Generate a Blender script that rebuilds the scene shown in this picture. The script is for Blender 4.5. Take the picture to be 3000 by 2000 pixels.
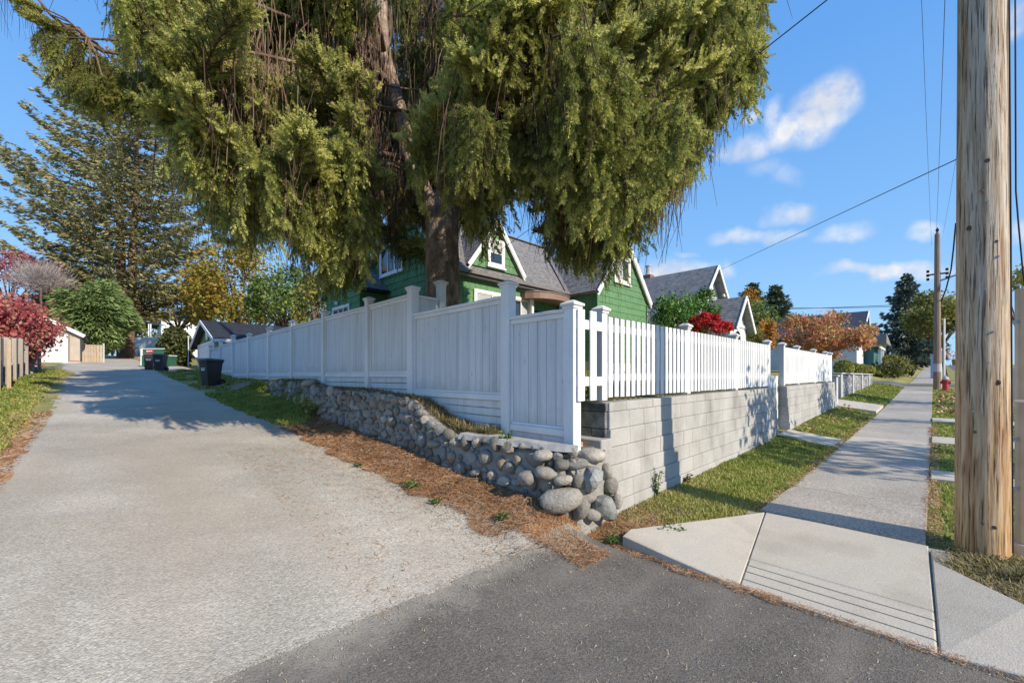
import bpy, bmesh, math, random
import numpy as np
from mathutils import Vector, Matrix, Euler

random.seed(7)
rng = np.random.default_rng(7)
PI = math.pi
scene = bpy.context.scene
for o in list(bpy.data.objects):
    bpy.data.objects.remove(o)
COL = scene.collection

# ------------------------------------------------------------------ camera
EYE = 1.6
FOC, CX0, HY0 = 1212.0, 1500.0, 1103.0
AZ = math.atan(1235 / 1212.0)
CA, SA = math.cos(AZ), math.sin(AZ)
cam_d = bpy.data.cameras.new('camera')
cam = bpy.data.objects.new('camera', cam_d)
COL.objects.link(cam)
scene.camera = cam
cam.location = (0, 0, EYE)
cam.rotation_euler = (PI / 2, 0, math.atan2(SA, CA) - PI / 2)
cam_d.sensor_width = 36
cam_d.lens = 36 * FOC / 3000
cam_d.shift_y = (HY0 - 1000) / 3000
cam_d.clip_start = 0.05
cam_d.clip_end = 3000

# ------------------------------------------------------------------ light
SUN_EL = math.radians(31)
SDIR = Vector((-0.055 * math.cos(SUN_EL), math.cos(SUN_EL), -math.sin(SUN_EL))).normalized()
sun_d = bpy.data.lights.new('sun', 'SUN')
sun = bpy.data.objects.new('sun', sun_d)
COL.objects.link(sun)
sun.rotation_euler = SDIR.to_track_quat('-Z', 'Y').to_euler()
sun.location = (0, -20, 20)
sun_d.energy = 4.9
sun_d.angle = math.radians(0.53)
sun_d.color = (1.0, 0.885, 0.715)

world = bpy.data.worlds.new('World')
scene.world = world
world.use_nodes = True
scene.view_settings.view_transform = 'Standard'
scene.view_settings.look = 'None'
scene.view_settings.exposure = 0.28
scene.view_settings.gamma = 1
scene.view_settings.use_curve_mapping = False
SKY_STRENGTH = 0.125


def ramp(N, cols, pos=None):
    r = N.new('ShaderNodeValToRGB'); e = r.color_ramp.elements
    n = len(cols)
    for i, c in enumerate(cols):
        p = pos[i] if pos else (i / (n - 1) if n > 1 else 0)
        if i < 2:
            el = e[i]; el.position = p
        else:
            el = e.new(p)
        el.color = (c[0], c[1], c[2], 1)
    return r


def build_world():
    nt = world.node_tree
    N, L = nt.nodes, nt.links
    N.clear()
    out = N.new('ShaderNodeOutputWorld')
    bg = N.new('ShaderNodeBackground')
    sky = N.new('ShaderNodeTexSky')
    sky.sky_type = 'NISHITA'
    sky.sun_disc = False
    sky.sun_elevation = SUN_EL
    sky.sun_rotation = PI          # sun stands towards -Y
    sky.altitude = 50
    sky.air_density = 1.0
    sky.dust_density = 0.6
    sky.ozone_density = 3.0
    bg.inputs['Strength'].default_value = SKY_STRENGTH
    tint = N.new('ShaderNodeMix'); tint.data_type = 'RGBA'; tint.blend_type = 'MULTIPLY'
    tint.inputs[0].default_value = 1.0
    tint.inputs[7].default_value = (1.0, 1.12, 1.28, 1)
    L.new(sky.outputs[0], tint.inputs[6])
    # clear autumn sky: even blue, paler towards the horizon
    tc = N.new('ShaderNodeTexCoord'); vn = N.new('ShaderNodeVectorMath'); vn.operation = 'NORMALIZE'
    L.new(tc.outputs['Generated'], vn.inputs[0])
    sz = N.new('ShaderNodeSeparateXYZ'); L.new(vn.outputs[0], sz.inputs[0])
    gr = ramp(N, [(.36, .60, .86), (.33, .585, .88), (.215, .47, .85), (.125, .355, .80), (.09, .29, .74)], [0, .06, .26, .55, 1])
    L.new(sz.outputs['Z'], gr.inputs[0])
    gs = N.new('ShaderNodeVectorMath'); gs.operation = 'SCALE'; gs.inputs['Scale'].default_value = .99 / SKY_STRENGTH
    L.new(gr.outputs[0], gs.inputs[0])
    smix = N.new('ShaderNodeMix'); smix.data_type = 'RGBA'; smix.inputs[0].default_value = .82
    L.new(tint.outputs[2], smix.inputs[6]); L.new(gs.outputs[0], smix.inputs[7])
    # clouds: soft puffs that stand in given directions, ragged by noise
    geo = N.new('ShaderNodeTexCoord')
    nrm = N.new('ShaderNodeVectorMath'); nrm.operation = 'NORMALIZE'
    L.new(geo.outputs['Generated'], nrm.inputs[0])
    warp = N.new('ShaderNodeTexNoise'); warp.inputs['Scale'].default_value = 9
    warp.inputs['Detail'].default_value = 6
    L.new(nrm.outputs[0], warp.inputs['Vector'])
    wsub = N.new('ShaderNodeVectorMath'); wsub.operation = 'SUBTRACT'; wsub.inputs[1].default_value = (.5, .5, .5)
    L.new(warp.outputs['Color'], wsub.inputs[0])
    wsc = N.new('ShaderNodeVectorMath'); wsc.operation = 'SCALE'; wsc.inputs['Scale'].default_value = 0.10
    L.new(wsub.outputs[0], wsc.inputs[0])
    wadd = N.new('ShaderNodeVectorMath'); wadd.operation = 'ADD'
    L.new(nrm.outputs[0], wadd.inputs[0]); L.new(wsc.outputs[0], wadd.inputs[1])
    puffs = [  # px, py, half width, half height, tilt, weight
        (2440, 305, 85, 62, -28, 1.15), (2345, 390, 110, 50, -18, 1.1), (2490, 275, 34, 40, -30, .95),
        (2285, 350, 40, 42, -10, .8), (2180, 450, 95, 34, -12, .72), (2195, 345, 36, 24, -8, .66),
        (2240, 505, 60, 26, 0, .32), (2310, 520, 40, 24, 0, .28),
        (2305, 625, 58, 26, -14, .62), (2180, 690, 80, 22, -3, .62), (2280, 692, 60, 18, -6, .5),
        (2485, 680, 85, 34, -14, .62), (2715, 672, 34, 26, 0, .66), (2600, 803, 150, 24, -2, .95),
        (2660, 790, 60, 22, 0, .8), (1960, 800, 110, 34, -2, 1.0), (2010, 795, 70, 30, 0, .8), (2110, 800, 30, 20, 0, .5),
        (1930, 610, 60, 16, 0, .34), (2000, 745, 40, 12, 0, .34), (2990, 60, 60, 50, 0, .9), (2995, 670, 45, 40, 0, .8),
        (430, 285, 60, 30, 0, .8), (560, 320, 60, 30, 0, .7), (-300, 500, 160, 40, 0, .8), (3500, 300, 180, 70, -10, .9),
        (3900, 700, 200, 50, 0, .8), (-900, 250, 200, 60, 0, .8), (1300, -700, 200, 80, 0, .8)]
    acc = None
    for (px, py, hw, hh, tilt, wgt) in puffs:
        r = (px - CX0) / FOC; u = (HY0 - py) / FOC
        c = Vector((CA + r * SA, SA - r * CA, u)); ln = c.length; c.normalize()
        right = Vector((SA, -CA, 0)); right = (right - right.dot(c) * c).normalized()
        up = c.cross(right) * -1
        if up.z < 0: up = -up
        t = math.radians(-tilt)
        e1 = right * math.cos(t) + up * math.sin(t)
        e2 = up * math.cos(t) - right * math.sin(t)
        kx = FOC * ln / hw / ln; ky = FOC * ln / hh
        kx = FOC / hw * (ln ** 1.6); ky = FOC / hh * ln
        d = N.new('ShaderNodeVectorMath'); d.operation = 'SUBTRACT'; d.inputs[1].default_value = c
        L.new(wadd.outputs[0], d.inputs[0])
        a = N.new('ShaderNodeVectorMath'); a.operation = 'DOT_PRODUCT'; a.inputs[1].default_value = e1 * kx
        b = N.new('ShaderNodeVectorMath'); b.operation = 'DOT_PRODUCT'; b.inputs[1].default_value = e2 * ky
        L.new(d.outputs[0], a.inputs[0]); L.new(d.outputs[0], b.inputs[0])
        comb = N.new('ShaderNodeCombineXYZ'); L.new(a.outputs['Value'], comb.inputs[0]); L.new(b.outputs['Value'], comb.inputs[1])
        dz = N.new('ShaderNodeVectorMath'); dz.operation = 'DOT_PRODUCT'; dz.inputs[1].default_value = c * 4
        L.new(d.outputs[0], dz.inputs[0]); L.new(dz.outputs['Value'], comb.inputs[2])
        le = N.new('ShaderNodeVectorMath'); le.operation = 'LENGTH'; L.new(comb.outputs[0], le.inputs[0])
        mr = N.new('ShaderNodeMapRange'); mr.interpolation_type = 'SMOOTHSTEP'
        mr.inputs[1].default_value = 0.25; mr.inputs[2].default_value = 1.45
        mr.inputs[3].default_value = wgt; mr.inputs[4].default_value = 0
        L.new(le.outputs['Value'], mr.inputs[0])
        if acc is None:
            acc = mr.outputs[0]
        else:
            m = N.new('ShaderNodeMath'); m.operation = 'MAXIMUM'
            L.new(acc, m.inputs[0]); L.new(mr.outputs[0], m.inputs[1]); acc = m.outputs[0]
    det = N.new('ShaderNodeTexNoise'); det.inputs['Scale'].default_value = 26; det.inputs['Detail'].default_value = 8
    det.inputs['Roughness'].default_value = .62
    L.new(nrm.outputs[0], det.inputs['Vector'])
    mm = N.new('ShaderNodeMapRange'); mm.inputs[1].default_value = .30; mm.inputs[2].default_value = .60
    mm.inputs[3].default_value = .35; mm.inputs[4].default_value = 1.1
    L.new(det.outputs['Fac'], mm.inputs[0])
    mul = N.new('ShaderNodeMath'); mul.operation = 'MULTIPLY'; mul.use_clamp = True
    L.new(acc, mul.inputs[0]); L.new(mm.outputs[0], mul.inputs[1])
    mix = N.new('ShaderNodeMix'); mix.data_type = 'RGBA'
    L.new(mul.outputs[0], mix.inputs[0]); L.new(smix.outputs[2], mix.inputs[6])
    cn = N.new('ShaderNodeTexNoise'); cn.inputs['Scale'].default_value = 9; cn.inputs['Detail'].default_value = 6
    off = N.new('ShaderNodeVectorMath'); off.operation = 'ADD'; off.inputs[1].default_value = (.3, .1, .016)
    L.new(nrm.outputs[0], off.inputs[0]); L.new(off.outputs[0], cn.inputs['Vector'])
    cr = ramp(N, [(4.6, 4.9, 5.6), (6.3, 6.35, 6.5)], [.38, .56]); L.new(cn.outputs['Fac'], cr.inputs[0])
    L.new(cr.outputs[0], mix.inputs[7])
    L.new(mix.outputs[2], bg.inputs['Color'])
    L.new(bg.outputs[0], out.inputs['Surface'])


build_world()


# ------------------------------------------------------------------ placing helpers
def ray(x, y):
    r = (x - CX0) / FOC; u = (HY0 - y) / FOC
    return CA + r * SA, SA - r * CA, u


def at(x, y, d):
    a = ray(x, y); return Vector((a[0] * d, a[1] * d, EYE + a[2] * d))


def onX(x, y, X):
    a = ray(x, y); return at(x, y, X / a[0])


def onY(x, y, Y):
    a = ray(x, y); return at(x, y, Y / a[1])


def onz(x, y, z):
    a = ray(x, y); return at(x, y, (z - EYE) / a[2])


def onground(x, y, lo=2.0, hi=80.0):
    d = lo
    while d < hi:
        p = at(x, y, d)
        if p.z < float(gz(p.x, p.y)): return Vector((p.x, p.y, float(gz(p.x, p.y))))
        d += .03
    return at(x, y, hi)


def proj(P):
    P = np.asarray(P, float)
    d = P[..., 0] * CA + P[..., 1] * SA
    d = np.where(d < .05, .05, d)
    return CX0 + FOC * (P[..., 0] * SA - P[..., 1] * CA) / d, HY0 - FOC * (P[..., 2] - EYE) / d, d


def inpoly(x, y, poly):
    x = np.asarray(x, float); y = np.asarray(y, float)
    inside = np.zeros(x.shape, bool)
    n = len(poly)
    for i in range(n):
        x0, y0 = poly[i]; x1, y1 = poly[(i + 1) % n]
        if y0 == y1: continue
        c = ((y0 > y) != (y1 > y)) & (x < (x1 - x0) * (y - y0) / (y1 - y0) + x0)
        inside ^= c
    return inside


# ------------------------------------------------------------------ terrain height
def zA(Y):
    return np.interp(Y, [0, 1.5, 2.5, 3.5, 5, 7, 9, 12, 15, 18, 22, 27, 34, 40, 60, 120, 400],
                     [0, .02, .11, .25, .41, .55, .68, .93, 1.26, 1.52, 1.75, 1.95, 2.35, 2.75, 3.8, 5.5, 8])


def zS(X):
    return np.interp(X, [3.4, 5, 8, 12.6, 20.9, 26, 39, 54, 100, 161, 400], [0, .03, .06, .15, .30, .45, .88, 1.15, 2.6, 4.7, 8])


def zStrip(Y):
    return np.interp(Y, [2.4, 4.2, 4.75, 5.2, 7, 9, 10, 12, 17, 18, 22], [.88, .88, 1.0, 1.24, 1.34, 1.36, 1.48, 1.48, 1.48, 1.54, 1.76])


def rock_face(Y):
    return np.interp(Y, [2.3, 2.6, 3.2, 4, 9], [3.36, 3.22, 3.08, 3.02, 3.02])


def sstep(a, b, x):
    t = np.clip((x - a) / (b - a), 0, 1); return t * t * (3 - 2 * t)


def gz(X, Y):
    X = np.asarray(X, float); Y = np.asarray(Y, float)
    a = zA(Y)
    # bank between alley and the field stone wall
    w0 = np.interp(Y, [0, 10, 12, 14, 17, 19], [2.45, 2.4, 2.2, 2.0, 1.8, 1.8])
    bank = a + (.13 + .06 * sstep(4, 2.6, Y)) * sstep(w0, 3.05, X) * sstep(2.25, 2.7, Y)
    top = np.maximum(zStrip(Y), a)
    rf = rock_face(Y)
    w_lo = np.where(Y < 12.6, rf + .08, np.interp(Y, [12.6, 14], [3.1, 2.3]))
    w_hi = np.where(Y < 12.6, rf + .2, 3.4)
    k = sstep(w_lo, w_hi, X) * sstep(2.52, 2.62, Y)
    z = bank * (1 - k) + top * k
    # yard behind the fences
    yard = 1.3 + .05 * np.clip(Y - 2.7, 0, 6.8) + .55 * zS(X) + np.maximum(zA(Y) - 1.6, 0)
    ky = np.where(Y < 2.97, sstep(3.97, 4.03, X), sstep(3.50, 3.57, X))
    z = z * (1 - ky) + yard * ky
    # street side
    verge = zS(X) + sstep(1.35, 2.5, Y) * (.05 + .012 * np.clip(X - 4, 0, 14))
    low = np.where(X < 3.45, 0.0, verge)
    low = np.where((X >= 3.3) & (X < 3.8), verge * sstep(3.3, 3.8, X), low)
    mouth = np.where(X < 3.3, a, verge)
    ks = sstep(2.62, 2.74, Y)
    ks = np.where((X > 10.9) & (X < 12.02), sstep(3.1, 3.3, Y), ks)
    ks = np.where(X > 18.97, sstep(3.0, 3.2, Y), ks)
    ks = np.where((X > 19.0) & (X < 23.1), sstep(3.4, 7.0, Y), ks)
    ks = np.where(X > 36.6, sstep(3.0, 6.0, Y), ks)
    zs = np.where(X > 3.25, low * (1 - ks) + z * ks, z)
    # corner where the stone wall turns to the block wall
    kc = sstep(3.1, 3.3, X)
    z = z * (1 - kc) + zs * kc
    # left lawn hollow
    z = z - .10 * sstep(-.7, -1.2, X) * sstep(2, 6, Y) * sstep(14, 9, Y)
    z = z + .012 * np.sin(X * 1.9 + 1) * np.sin(Y * 1.3) * sstep(2.2, 3, Y)
    return z


def gzs(x, y):
    return float(gz(x, y))


# ------------------------------------------------------------------ objects
ORI = {}


def tag(o, label=None, cat=None, group=None, kind=None):
    if label: o['label'] = label
    if cat: o['category'] = cat
    if group: o['group'] = group
    if kind: o['kind'] = kind
    return o


def thing(name, label, cat, loc=(0, 0, 0), group=None):
    o = bpy.data.objects.new(name, None); COL.objects.link(o)
    o.location = loc; o.empty_display_size = .2
    ORI[o.name] = Vector(loc)
    return tag(o, label, cat, group)


def org(p):
    return ORI.get(p.name, Vector((0, 0, 0))) if p else Vector((0, 0, 0))


def link(name, me, parent=None, loc=None):
    o = bpy.data.objects.new(name, me); COL.objects.link(o)
    if parent: o.parent = parent
    if loc is not None: o.location = loc
    ORI[o.name] = org(parent) + (Vector(loc) if loc is not None else Vector((0, 0, 0)))
    return o


class MB:
    """collects shapes in world coordinates"""
    def __init__(s):
        s.v = []; s.f = []; s.m = []

    def add(s, vs, fs, mi=0):
        b = len(s.v); s.v += [tuple(v) for v in vs]
        s.f += [tuple(i + b for i in f) for f in fs]; s.m += [mi] * len(fs)
        return s

    def box(s, a, b, mi=0):
        x0, y0, z0 = [min(p, q) for p, q in zip(a, b)]; x1, y1, z1 = [max(p, q) for p, q in zip(a, b)]
        return s.add([(x0, y0, z0), (x1, y0, z0), (x1, y1, z0), (x0, y1, z0), (x0, y0, z1), (x1, y0, z1), (x1, y1, z1), (x0, y1, z1)],
                     [(0, 3, 2, 1), (4, 5, 6, 7), (0, 1, 5, 4), (1, 2, 6, 5), (2, 3, 7, 6), (3, 0, 4, 7)], mi)

    def bbox(s, a, b, e=.006, mi=0):
        """box with chamfered edges"""
        x0, y0, z0 = [min(p, q) for p, q in zip(a, b)]; x1, y1, z1 = [max(p, q) for p, q in zip(a, b)]
        X = [x0, x1]; Y = [y0, y1]; Z = [z0, z1]; vs = []; idx = {}
        for i in (0, 1):
            for j in (0, 1):
                for k in (0, 1):
                    sx, sy, sz = (1 if i == 0 else -1), (1 if j == 0 else -1), (1 if k == 0 else -1)
                    idx[i, j, k, 0] = len(vs); vs.append((X[i], Y[j] + sy * e, Z[k] + sz * e))
                    idx[i, j, k, 1] = len(vs); vs.append((X[i] + sx * e, Y[j], Z[k] + sz * e))
                    idx[i, j, k, 2] = len(vs); vs.append((X[i] + sx * e, Y[j] + sy * e, Z[k]))
        fs = []
        for i in (0, 1):
            fs.append([idx[i, 0, 0, 0], idx[i, 1, 0, 0], idx[i, 1, 1, 0], idx[i, 0, 1, 0]])
            fs.append([idx[0, i, 0, 1], idx[1, i, 0, 1], idx[1, i, 1, 1], idx[0, i, 1, 1]])
            fs.append([idx[0, 0, i, 2], idx[1, 0, i, 2], idx[1, 1, i, 2], idx[0, 1, i, 2]])
        for j in (0, 1):
            for k in (0, 1):
                fs.append([idx[0, j, k, 1], idx[1, j, k, 1], idx[1, j, k, 2], idx[0, j, k, 2]])
                fs.append([idx[j, 0, k, 0], idx[j, 1, k, 0], idx[j, 1, k, 2], idx[j, 0, k, 2]])
                fs.append([idx[j, k, 0, 0], idx[j, k, 1, 0], idx[j, k, 1, 1], idx[j, k, 0, 1]])
        for i in (0, 1):
            for j in (0, 1):
                for k in (0, 1):
                    fs.append([idx[i, j, k, 0], idx[i, j, k, 1], idx[i, j, k, 2]])
        c = Vector(((x0 + x1) / 2, (y0 + y1) / 2, (z0 + z1) / 2)); out = []
        for f in fs:
            p = [Vector(vs[q]) for q in f]
            n = (p[1] - p[0]).cross(p[2] - p[0])
            m = sum(p, Vector()) / len(p)
            out.append(tuple(f) if n.dot(m - c) > 0 else tuple(reversed(f)))
        return s.add(vs, out, mi)

    def tube(s, pts, rad, n=8, cap=True, mi=0):
        pts = [Vector(p) for p in pts]
        if not isinstance(rad, (list, tuple)): rad = [rad] * len(pts)
        vs = []; fs = []
        up = Vector((0, 0, 1)); prev = None
        for i, p in enumerate(pts):
            t = (pts[min(i + 1, len(pts) - 1)] - pts[max(i - 1, 0)]).normalized()
            if prev is None:
                a = t.cross(up if abs(t.z) < .9 else Vector((1, 0, 0))).normalized()
            else:
                a = (prev - prev.dot(t) * t).normalized()
            prev = a; b = t.cross(a)
            for k in range(n):
                q = 2 * PI * k / n
                vs.append(p + (a * math.cos(q) + b * math.sin(q)) * rad[i])
        for i in range(len(pts) - 1):
            for k in range(n):
                fs.append((i * n + k, i * n + (k + 1) % n, (i + 1) * n + (k + 1) % n, (i + 1) * n + k))
        if cap:
            fs.append(tuple(reversed(range(n)))); fs.append(tuple(range((len(pts) - 1) * n, len(pts) * n)))
        return s.add(vs, fs, mi)

    def prism(s, poly, ext, mi=0):
        """poly: list of 3d points, ext: vector"""
        n = len(poly); P = [Vector(p) for p in poly]; e = Vector(ext)
        nrm = Vector()
        for i in range(n): nrm += P[i].cross(P[(i + 1) % n])
        if nrm.dot(e) > 0: P = list(reversed(P))
        vs = P + [p + e for p in P]
        fs = [tuple(range(n)), tuple(reversed(range(n, 2 * n)))]
        for i in range(n):
            j = (i + 1) % n; fs.append((j, i, i + n, j + n))
        return s.add(vs, fs, mi)

    def quad(s, a, b, c, d, mi=0):
        return s.add([a, b, c, d], [(0, 1, 2, 3)], mi)

    def lathe(s, c, prof, n=16, mi=0):
        """prof: (radius, z) pairs round a vertical axis at c"""
        vs = []; fs = []
        for r, z in prof:
            for k in range(n):
                q = 2 * PI * k / n; vs.append((c[0] + r * math.cos(q), c[1] + r * math.sin(q), c[2] + z))
        for i in range(len(prof) - 1):
            for k in range(n):
                fs.append((i * n + k, i * n + (k + 1) % n, (i + 1) * n + (k + 1) % n, (i + 1) * n + k))
        fs.append(tuple(reversed(range(n)))); fs.append(tuple(range((len(prof) - 1) * n, len(prof) * n)))
        return s.add(vs, fs, mi)

    def build(s, name, mats, parent=None, smooth=False, center=False):
        o0 = org(parent)
        me = bpy.data.meshes.new(name)
        me.from_pydata([(v[0] - o0.x, v[1] - o0.y, v[2] - o0.z) for v in s.v], [], s.f)
        if not isinstance(mats, (list, tuple)): mats = [mats]
        for m in mats: me.materials.append(m)
        if len(mats) > 1: me.polygons.foreach_set('material_index', s.m)
        if smooth: me.polygons.foreach_set('use_smooth', [True] * len(me.polygons))
        me.update()
        return link(name, me, parent)


def mesh_np(name, V, F, mat, parent=None, smooth=False, rnd=None, linkit=True, loc=None):
    """V (n,3), F (m,k) numpy; rnd optional per-vertex random"""
    V = np.asarray(V, np.float32); F = np.asarray(F, np.int32)
    if parent is not None and loc is None:
        o0 = org(parent); V = V - np.array([o0.x, o0.y, o0.z], np.float32)
    me = bpy.data.meshes.new(name)
    k = F.shape[1]
    me.vertices.add(len(V)); me.vertices.foreach_set('co', V.ravel())
    me.loops.add(F.size); me.loops.foreach_set('vertex_index', F.ravel())
    me.polygons.add(len(F)); me.polygons.foreach_set('loop_start', np.arange(0, F.size, k, dtype=np.int32))
    me.polygons.foreach_set('loop_total', np.full(len(F), k, np.int32))
    if smooth: me.polygons.foreach_set('use_smooth', np.ones(len(F), bool))
    if rnd is not None:
        a = me.attributes.new('rnd', 'FLOAT', 'POINT'); a.data.foreach_set('value', np.asarray(rnd, np.float32))
    me.materials.append(mat)
    me.update(calc_edges=True)
    if not linkit: return me
    return link(name, me, parent, loc)


# ------------------------------------------------------------------ materials
def lin(c):
    return tuple(((x / 255) / 12.92 if x / 255 <= .04045 else ((x / 255 + .055) / 1.055) ** 2.4) for x in c)


def pmat(name, cols, scale=4, stretch=(1, 1, 1), rough=.8, bump=None, rand=0, fine=None, spec=.3, detail=6, pos=None, metallic=0, obj_coords=False, hue=0):
    """cols spread over noise; bump=(scale,distance); fine=(scale,amount); rand: brightness change per object"""
    m = bpy.data.materials.new(name); m.use_nodes = True
    nt = m.node_tree; N, L = nt.nodes, nt.links
    b = N['Principled BSDF']
    b.inputs['Roughness'].default_value = rough
    b.inputs['Specular IOR Level'].default_value = spec
    b.inputs['Metallic'].default_value = metallic
    if obj_coords:
        g = N.new('ShaderNodeTexCoord'); src = g.outputs['Object']
    else:
        g = N.new('ShaderNodeNewGeometry'); src = g.outputs['Position']
    mp = N.new('ShaderNodeMapping'); mp.inputs['Scale'].default_value = stretch
    L.new(src, mp.inputs[0])
    if len(cols) == 1:
        cols = [tuple(c * .9 for c in cols[0]), tuple(min(1, c * 1.06) for c in cols[0])]
    n1 = N.new('ShaderNodeTexNoise'); n1.inputs['Scale'].default_value = scale; n1.inputs['Detail'].default_value = detail
    L.new(mp.outputs[0], n1.inputs['Vector'])
    r = ramp(N, cols, pos or [(.3 + .4 * i / (len(cols) - 1)) for i in range(len(cols))])
    L.new(n1.outputs['Fac'], r.inputs[0])
    col = r.outputs[0]
    if fine:
        n2 = N.new('ShaderNodeTexNoise'); n2.inputs['Scale'].default_value = fine[0]; n2.inputs['Detail'].default_value = 3
        L.new(mp.outputs[0], n2.inputs['Vector'])
        mr = N.new('ShaderNodeMapRange'); mr.inputs[1].default_value = .3; mr.inputs[2].default_value = .7
        mr.inputs[3].default_value = 1 - fine[1]; mr.inputs[4].default_value = 1 + fine[1]
        L.new(n2.outputs['Fac'], mr.inputs[0])
        h = N.new('ShaderNodeVectorMath'); h.operation = 'SCALE'
        L.new(col, h.inputs[0]); L.new(mr.outputs[0], h.inputs['Scale']); col = h.outputs[0]
    if rand:
        oi = N.new('ShaderNodeObjectInfo')
        mr = N.new('ShaderNodeMapRange'); mr.inputs[3].default_value = 1 - rand; mr.inputs[4].default_value = 1 + rand
        L.new(oi.outputs['Random'], mr.inputs[0])
        h = N.new('ShaderNodeVectorMath'); h.operation = 'SCALE'
        L.new(col, h.inputs[0]); L.new(mr.outputs[0], h.inputs['Scale']); col = h.outputs[0]
    L.new(col, b.inputs['Base Color'])
    if bump:
        nb = N.new('ShaderNodeTexNoise'); nb.inputs['Scale'].default_value = bump[0]; nb.inputs['Detail'].default_value = 6
        L.new(mp.outputs[0], nb.inputs['Vector'])
        bm = N.new('ShaderNodeBump'); bm.inputs['Distance'].default_value = bump[1]; bm.inputs['Strength'].default_value = 1
        L.new(nb.outputs['Fac'], bm.inputs['Height']); L.new(bm.outputs[0], b.inputs['Normal'])
    return m


def leafmat(name, cols, trans=.35, rough=.55, pos=None, rand=.12):
    """colour picked per leaf by the rnd attribute"""
    m = bpy.data.materials.new(name); m.use_nodes = True
    nt = m.node_tree; N, L = nt.nodes, nt.links
    b = N['Principled BSDF']; out = N['Material Output']
    b.inputs['Roughness'].default_value = rough; b.inputs['Specular IOR Level'].default_value = .25
    at_ = N.new('ShaderNodeAttribute'); at_.attribute_name = 'rnd'
    oi = N.new('ShaderNodeObjectInfo')
    r = ramp(N, cols, pos)
    L.new(at_.outputs['Fac'], r.inputs[0])
    mr = N.new('ShaderNodeMapRange'); mr.inputs[3].default_value = 1 - rand; mr.inputs[4].default_value = 1 + rand
    L.new(oi.outputs['Random'], mr.inputs[0])
    h = N.new('ShaderNodeVectorMath'); h.operation = 'SCALE'
    L.new(r.outputs[0], h.inputs[0]); L.new(mr.outputs[0], h.inputs['Scale'])
    L.new(h.outputs[0], b.inputs['Base Color'])
    t = N.new('ShaderNodeBsdfTranslucent'); L.new(h.outputs[0], t.inputs[0])
    mx = N.new('ShaderNodeMixShader'); mx.inputs[0].default_value = trans
    L.new(b.outputs[0], mx.inputs[1]); L.new(t.outputs[0], mx.inputs[2]); L.new(mx.outputs[0], out.inputs[0])
    return m


def glassmat(name, col=(.02, .03, .045)):
    m = pmat(name, [col], rough=.04, spec=.9)
    return m


M = {}
M['white'] = pmat('white_paint', [(.66, .66, .67), (.78, .78, .78)], scale=3, stretch=(1, 1, .5), rough=.5, fine=(40, .03), bump=(60, .0008), rand=.03)


def board_paint():
    """white painted boards: faint grain, small knots and tear stains"""
    m = pmat('painted_boards', [(.60, .60, .615), (.70, .70, .71)], scale=3, stretch=(4, 4, .35), rough=.55, fine=(30, .04), bump=(50, .0012), rand=.03)
    nt = m.node_tree; N, L = nt.nodes, nt.links; b = N['Principled BSDF']
    old = b.inputs['Base Color'].links[0].from_socket
    g = N.new('ShaderNodeNewGeometry'); mp = N.new('ShaderNodeMapping'); mp.inputs['Scale'].default_value = (6, 6, 1.3)
    L.new(g.outputs['Position'], mp.inputs[0])
    v = N.new('ShaderNodeTexVoronoi'); v.inputs['Scale'].default_value = 1.6; L.new(mp.outputs[0], v.inputs['Vector'])
    r = ramp(N, [(.42, .42, .46), (1, 1, 1)], [.03, .085]); L.new(v.outputs['Distance'], r.inputs[0])
    mx = N.new('ShaderNodeMix'); mx.data_type = 'RGBA'; mx.blend_type = 'MULTIPLY'; mx.inputs[0].default_value = .8
    L.new(old, mx.inputs[6]); L.new(r.outputs[0], mx.inputs[7])
    mp2 = N.new('ShaderNodeMapping'); mp2.inputs['Scale'].default_value = (16, 16, .55); L.new(g.outputs['Position'], mp2.inputs[0])
    n2 = N.new('ShaderNodeTexNoise'); n2.inputs['Scale'].default_value = 1; n2.inputs['Detail'].default_value = 5; L.new(mp2.outputs[0], n2.inputs['Vector'])
    r2 = ramp(N, [(.72, .73, .72), (1, 1, 1)], [.30, .47]); L.new(n2.outputs['Fac'], r2.inputs[0])
    m2 = N.new('ShaderNodeMix'); m2.data_type = 'RGBA'; m2.blend_type = 'MULTIPLY'; m2.inputs[0].default_value = .6
    L.new(mx.outputs[2], m2.inputs[6]); L.new(r2.outputs[0], m2.inputs[7])
    # splashed soil and algae on the lower ends of the boards
    tc = N.new('ShaderNodeTexCoord'); sz = N.new('ShaderNodeSeparateXYZ'); L.new(tc.outputs['Generated'], sz.inputs[0])
    n3 = N.new('ShaderNodeTexNoise'); n3.inputs['Scale'].default_value = 7; n3.inputs['Detail'].default_value = 6; L.new(g.outputs['Position'], n3.inputs['Vector'])
    ad = N.new('ShaderNodeMath'); ad.operation = 'MULTIPLY_ADD'; ad.inputs[1].default_value = -.35; L.new(n3.outputs['Fac'], ad.inputs[0]); L.new(sz.outputs['Z'], ad.inputs[2])
    mr = N.new('ShaderNodeMapRange'); mr.inputs[1].default_value = -.16; mr.inputs[2].default_value = .05; mr.inputs[3].default_value = .38; mr.inputs[4].default_value = 0; L.new(ad.outputs[0], mr.inputs[0])
    m3 = N.new('ShaderNodeMix'); m3.data_type = 'RGBA'; L.new(mr.outputs[0], m3.inputs[0]); L.new(m2.outputs[2], m3.inputs[6]); m3.inputs[7].default_value = (.36, .35, .27, 1)
    L.new(m3.outputs[2], b.inputs['Base Color'])
    return m


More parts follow.
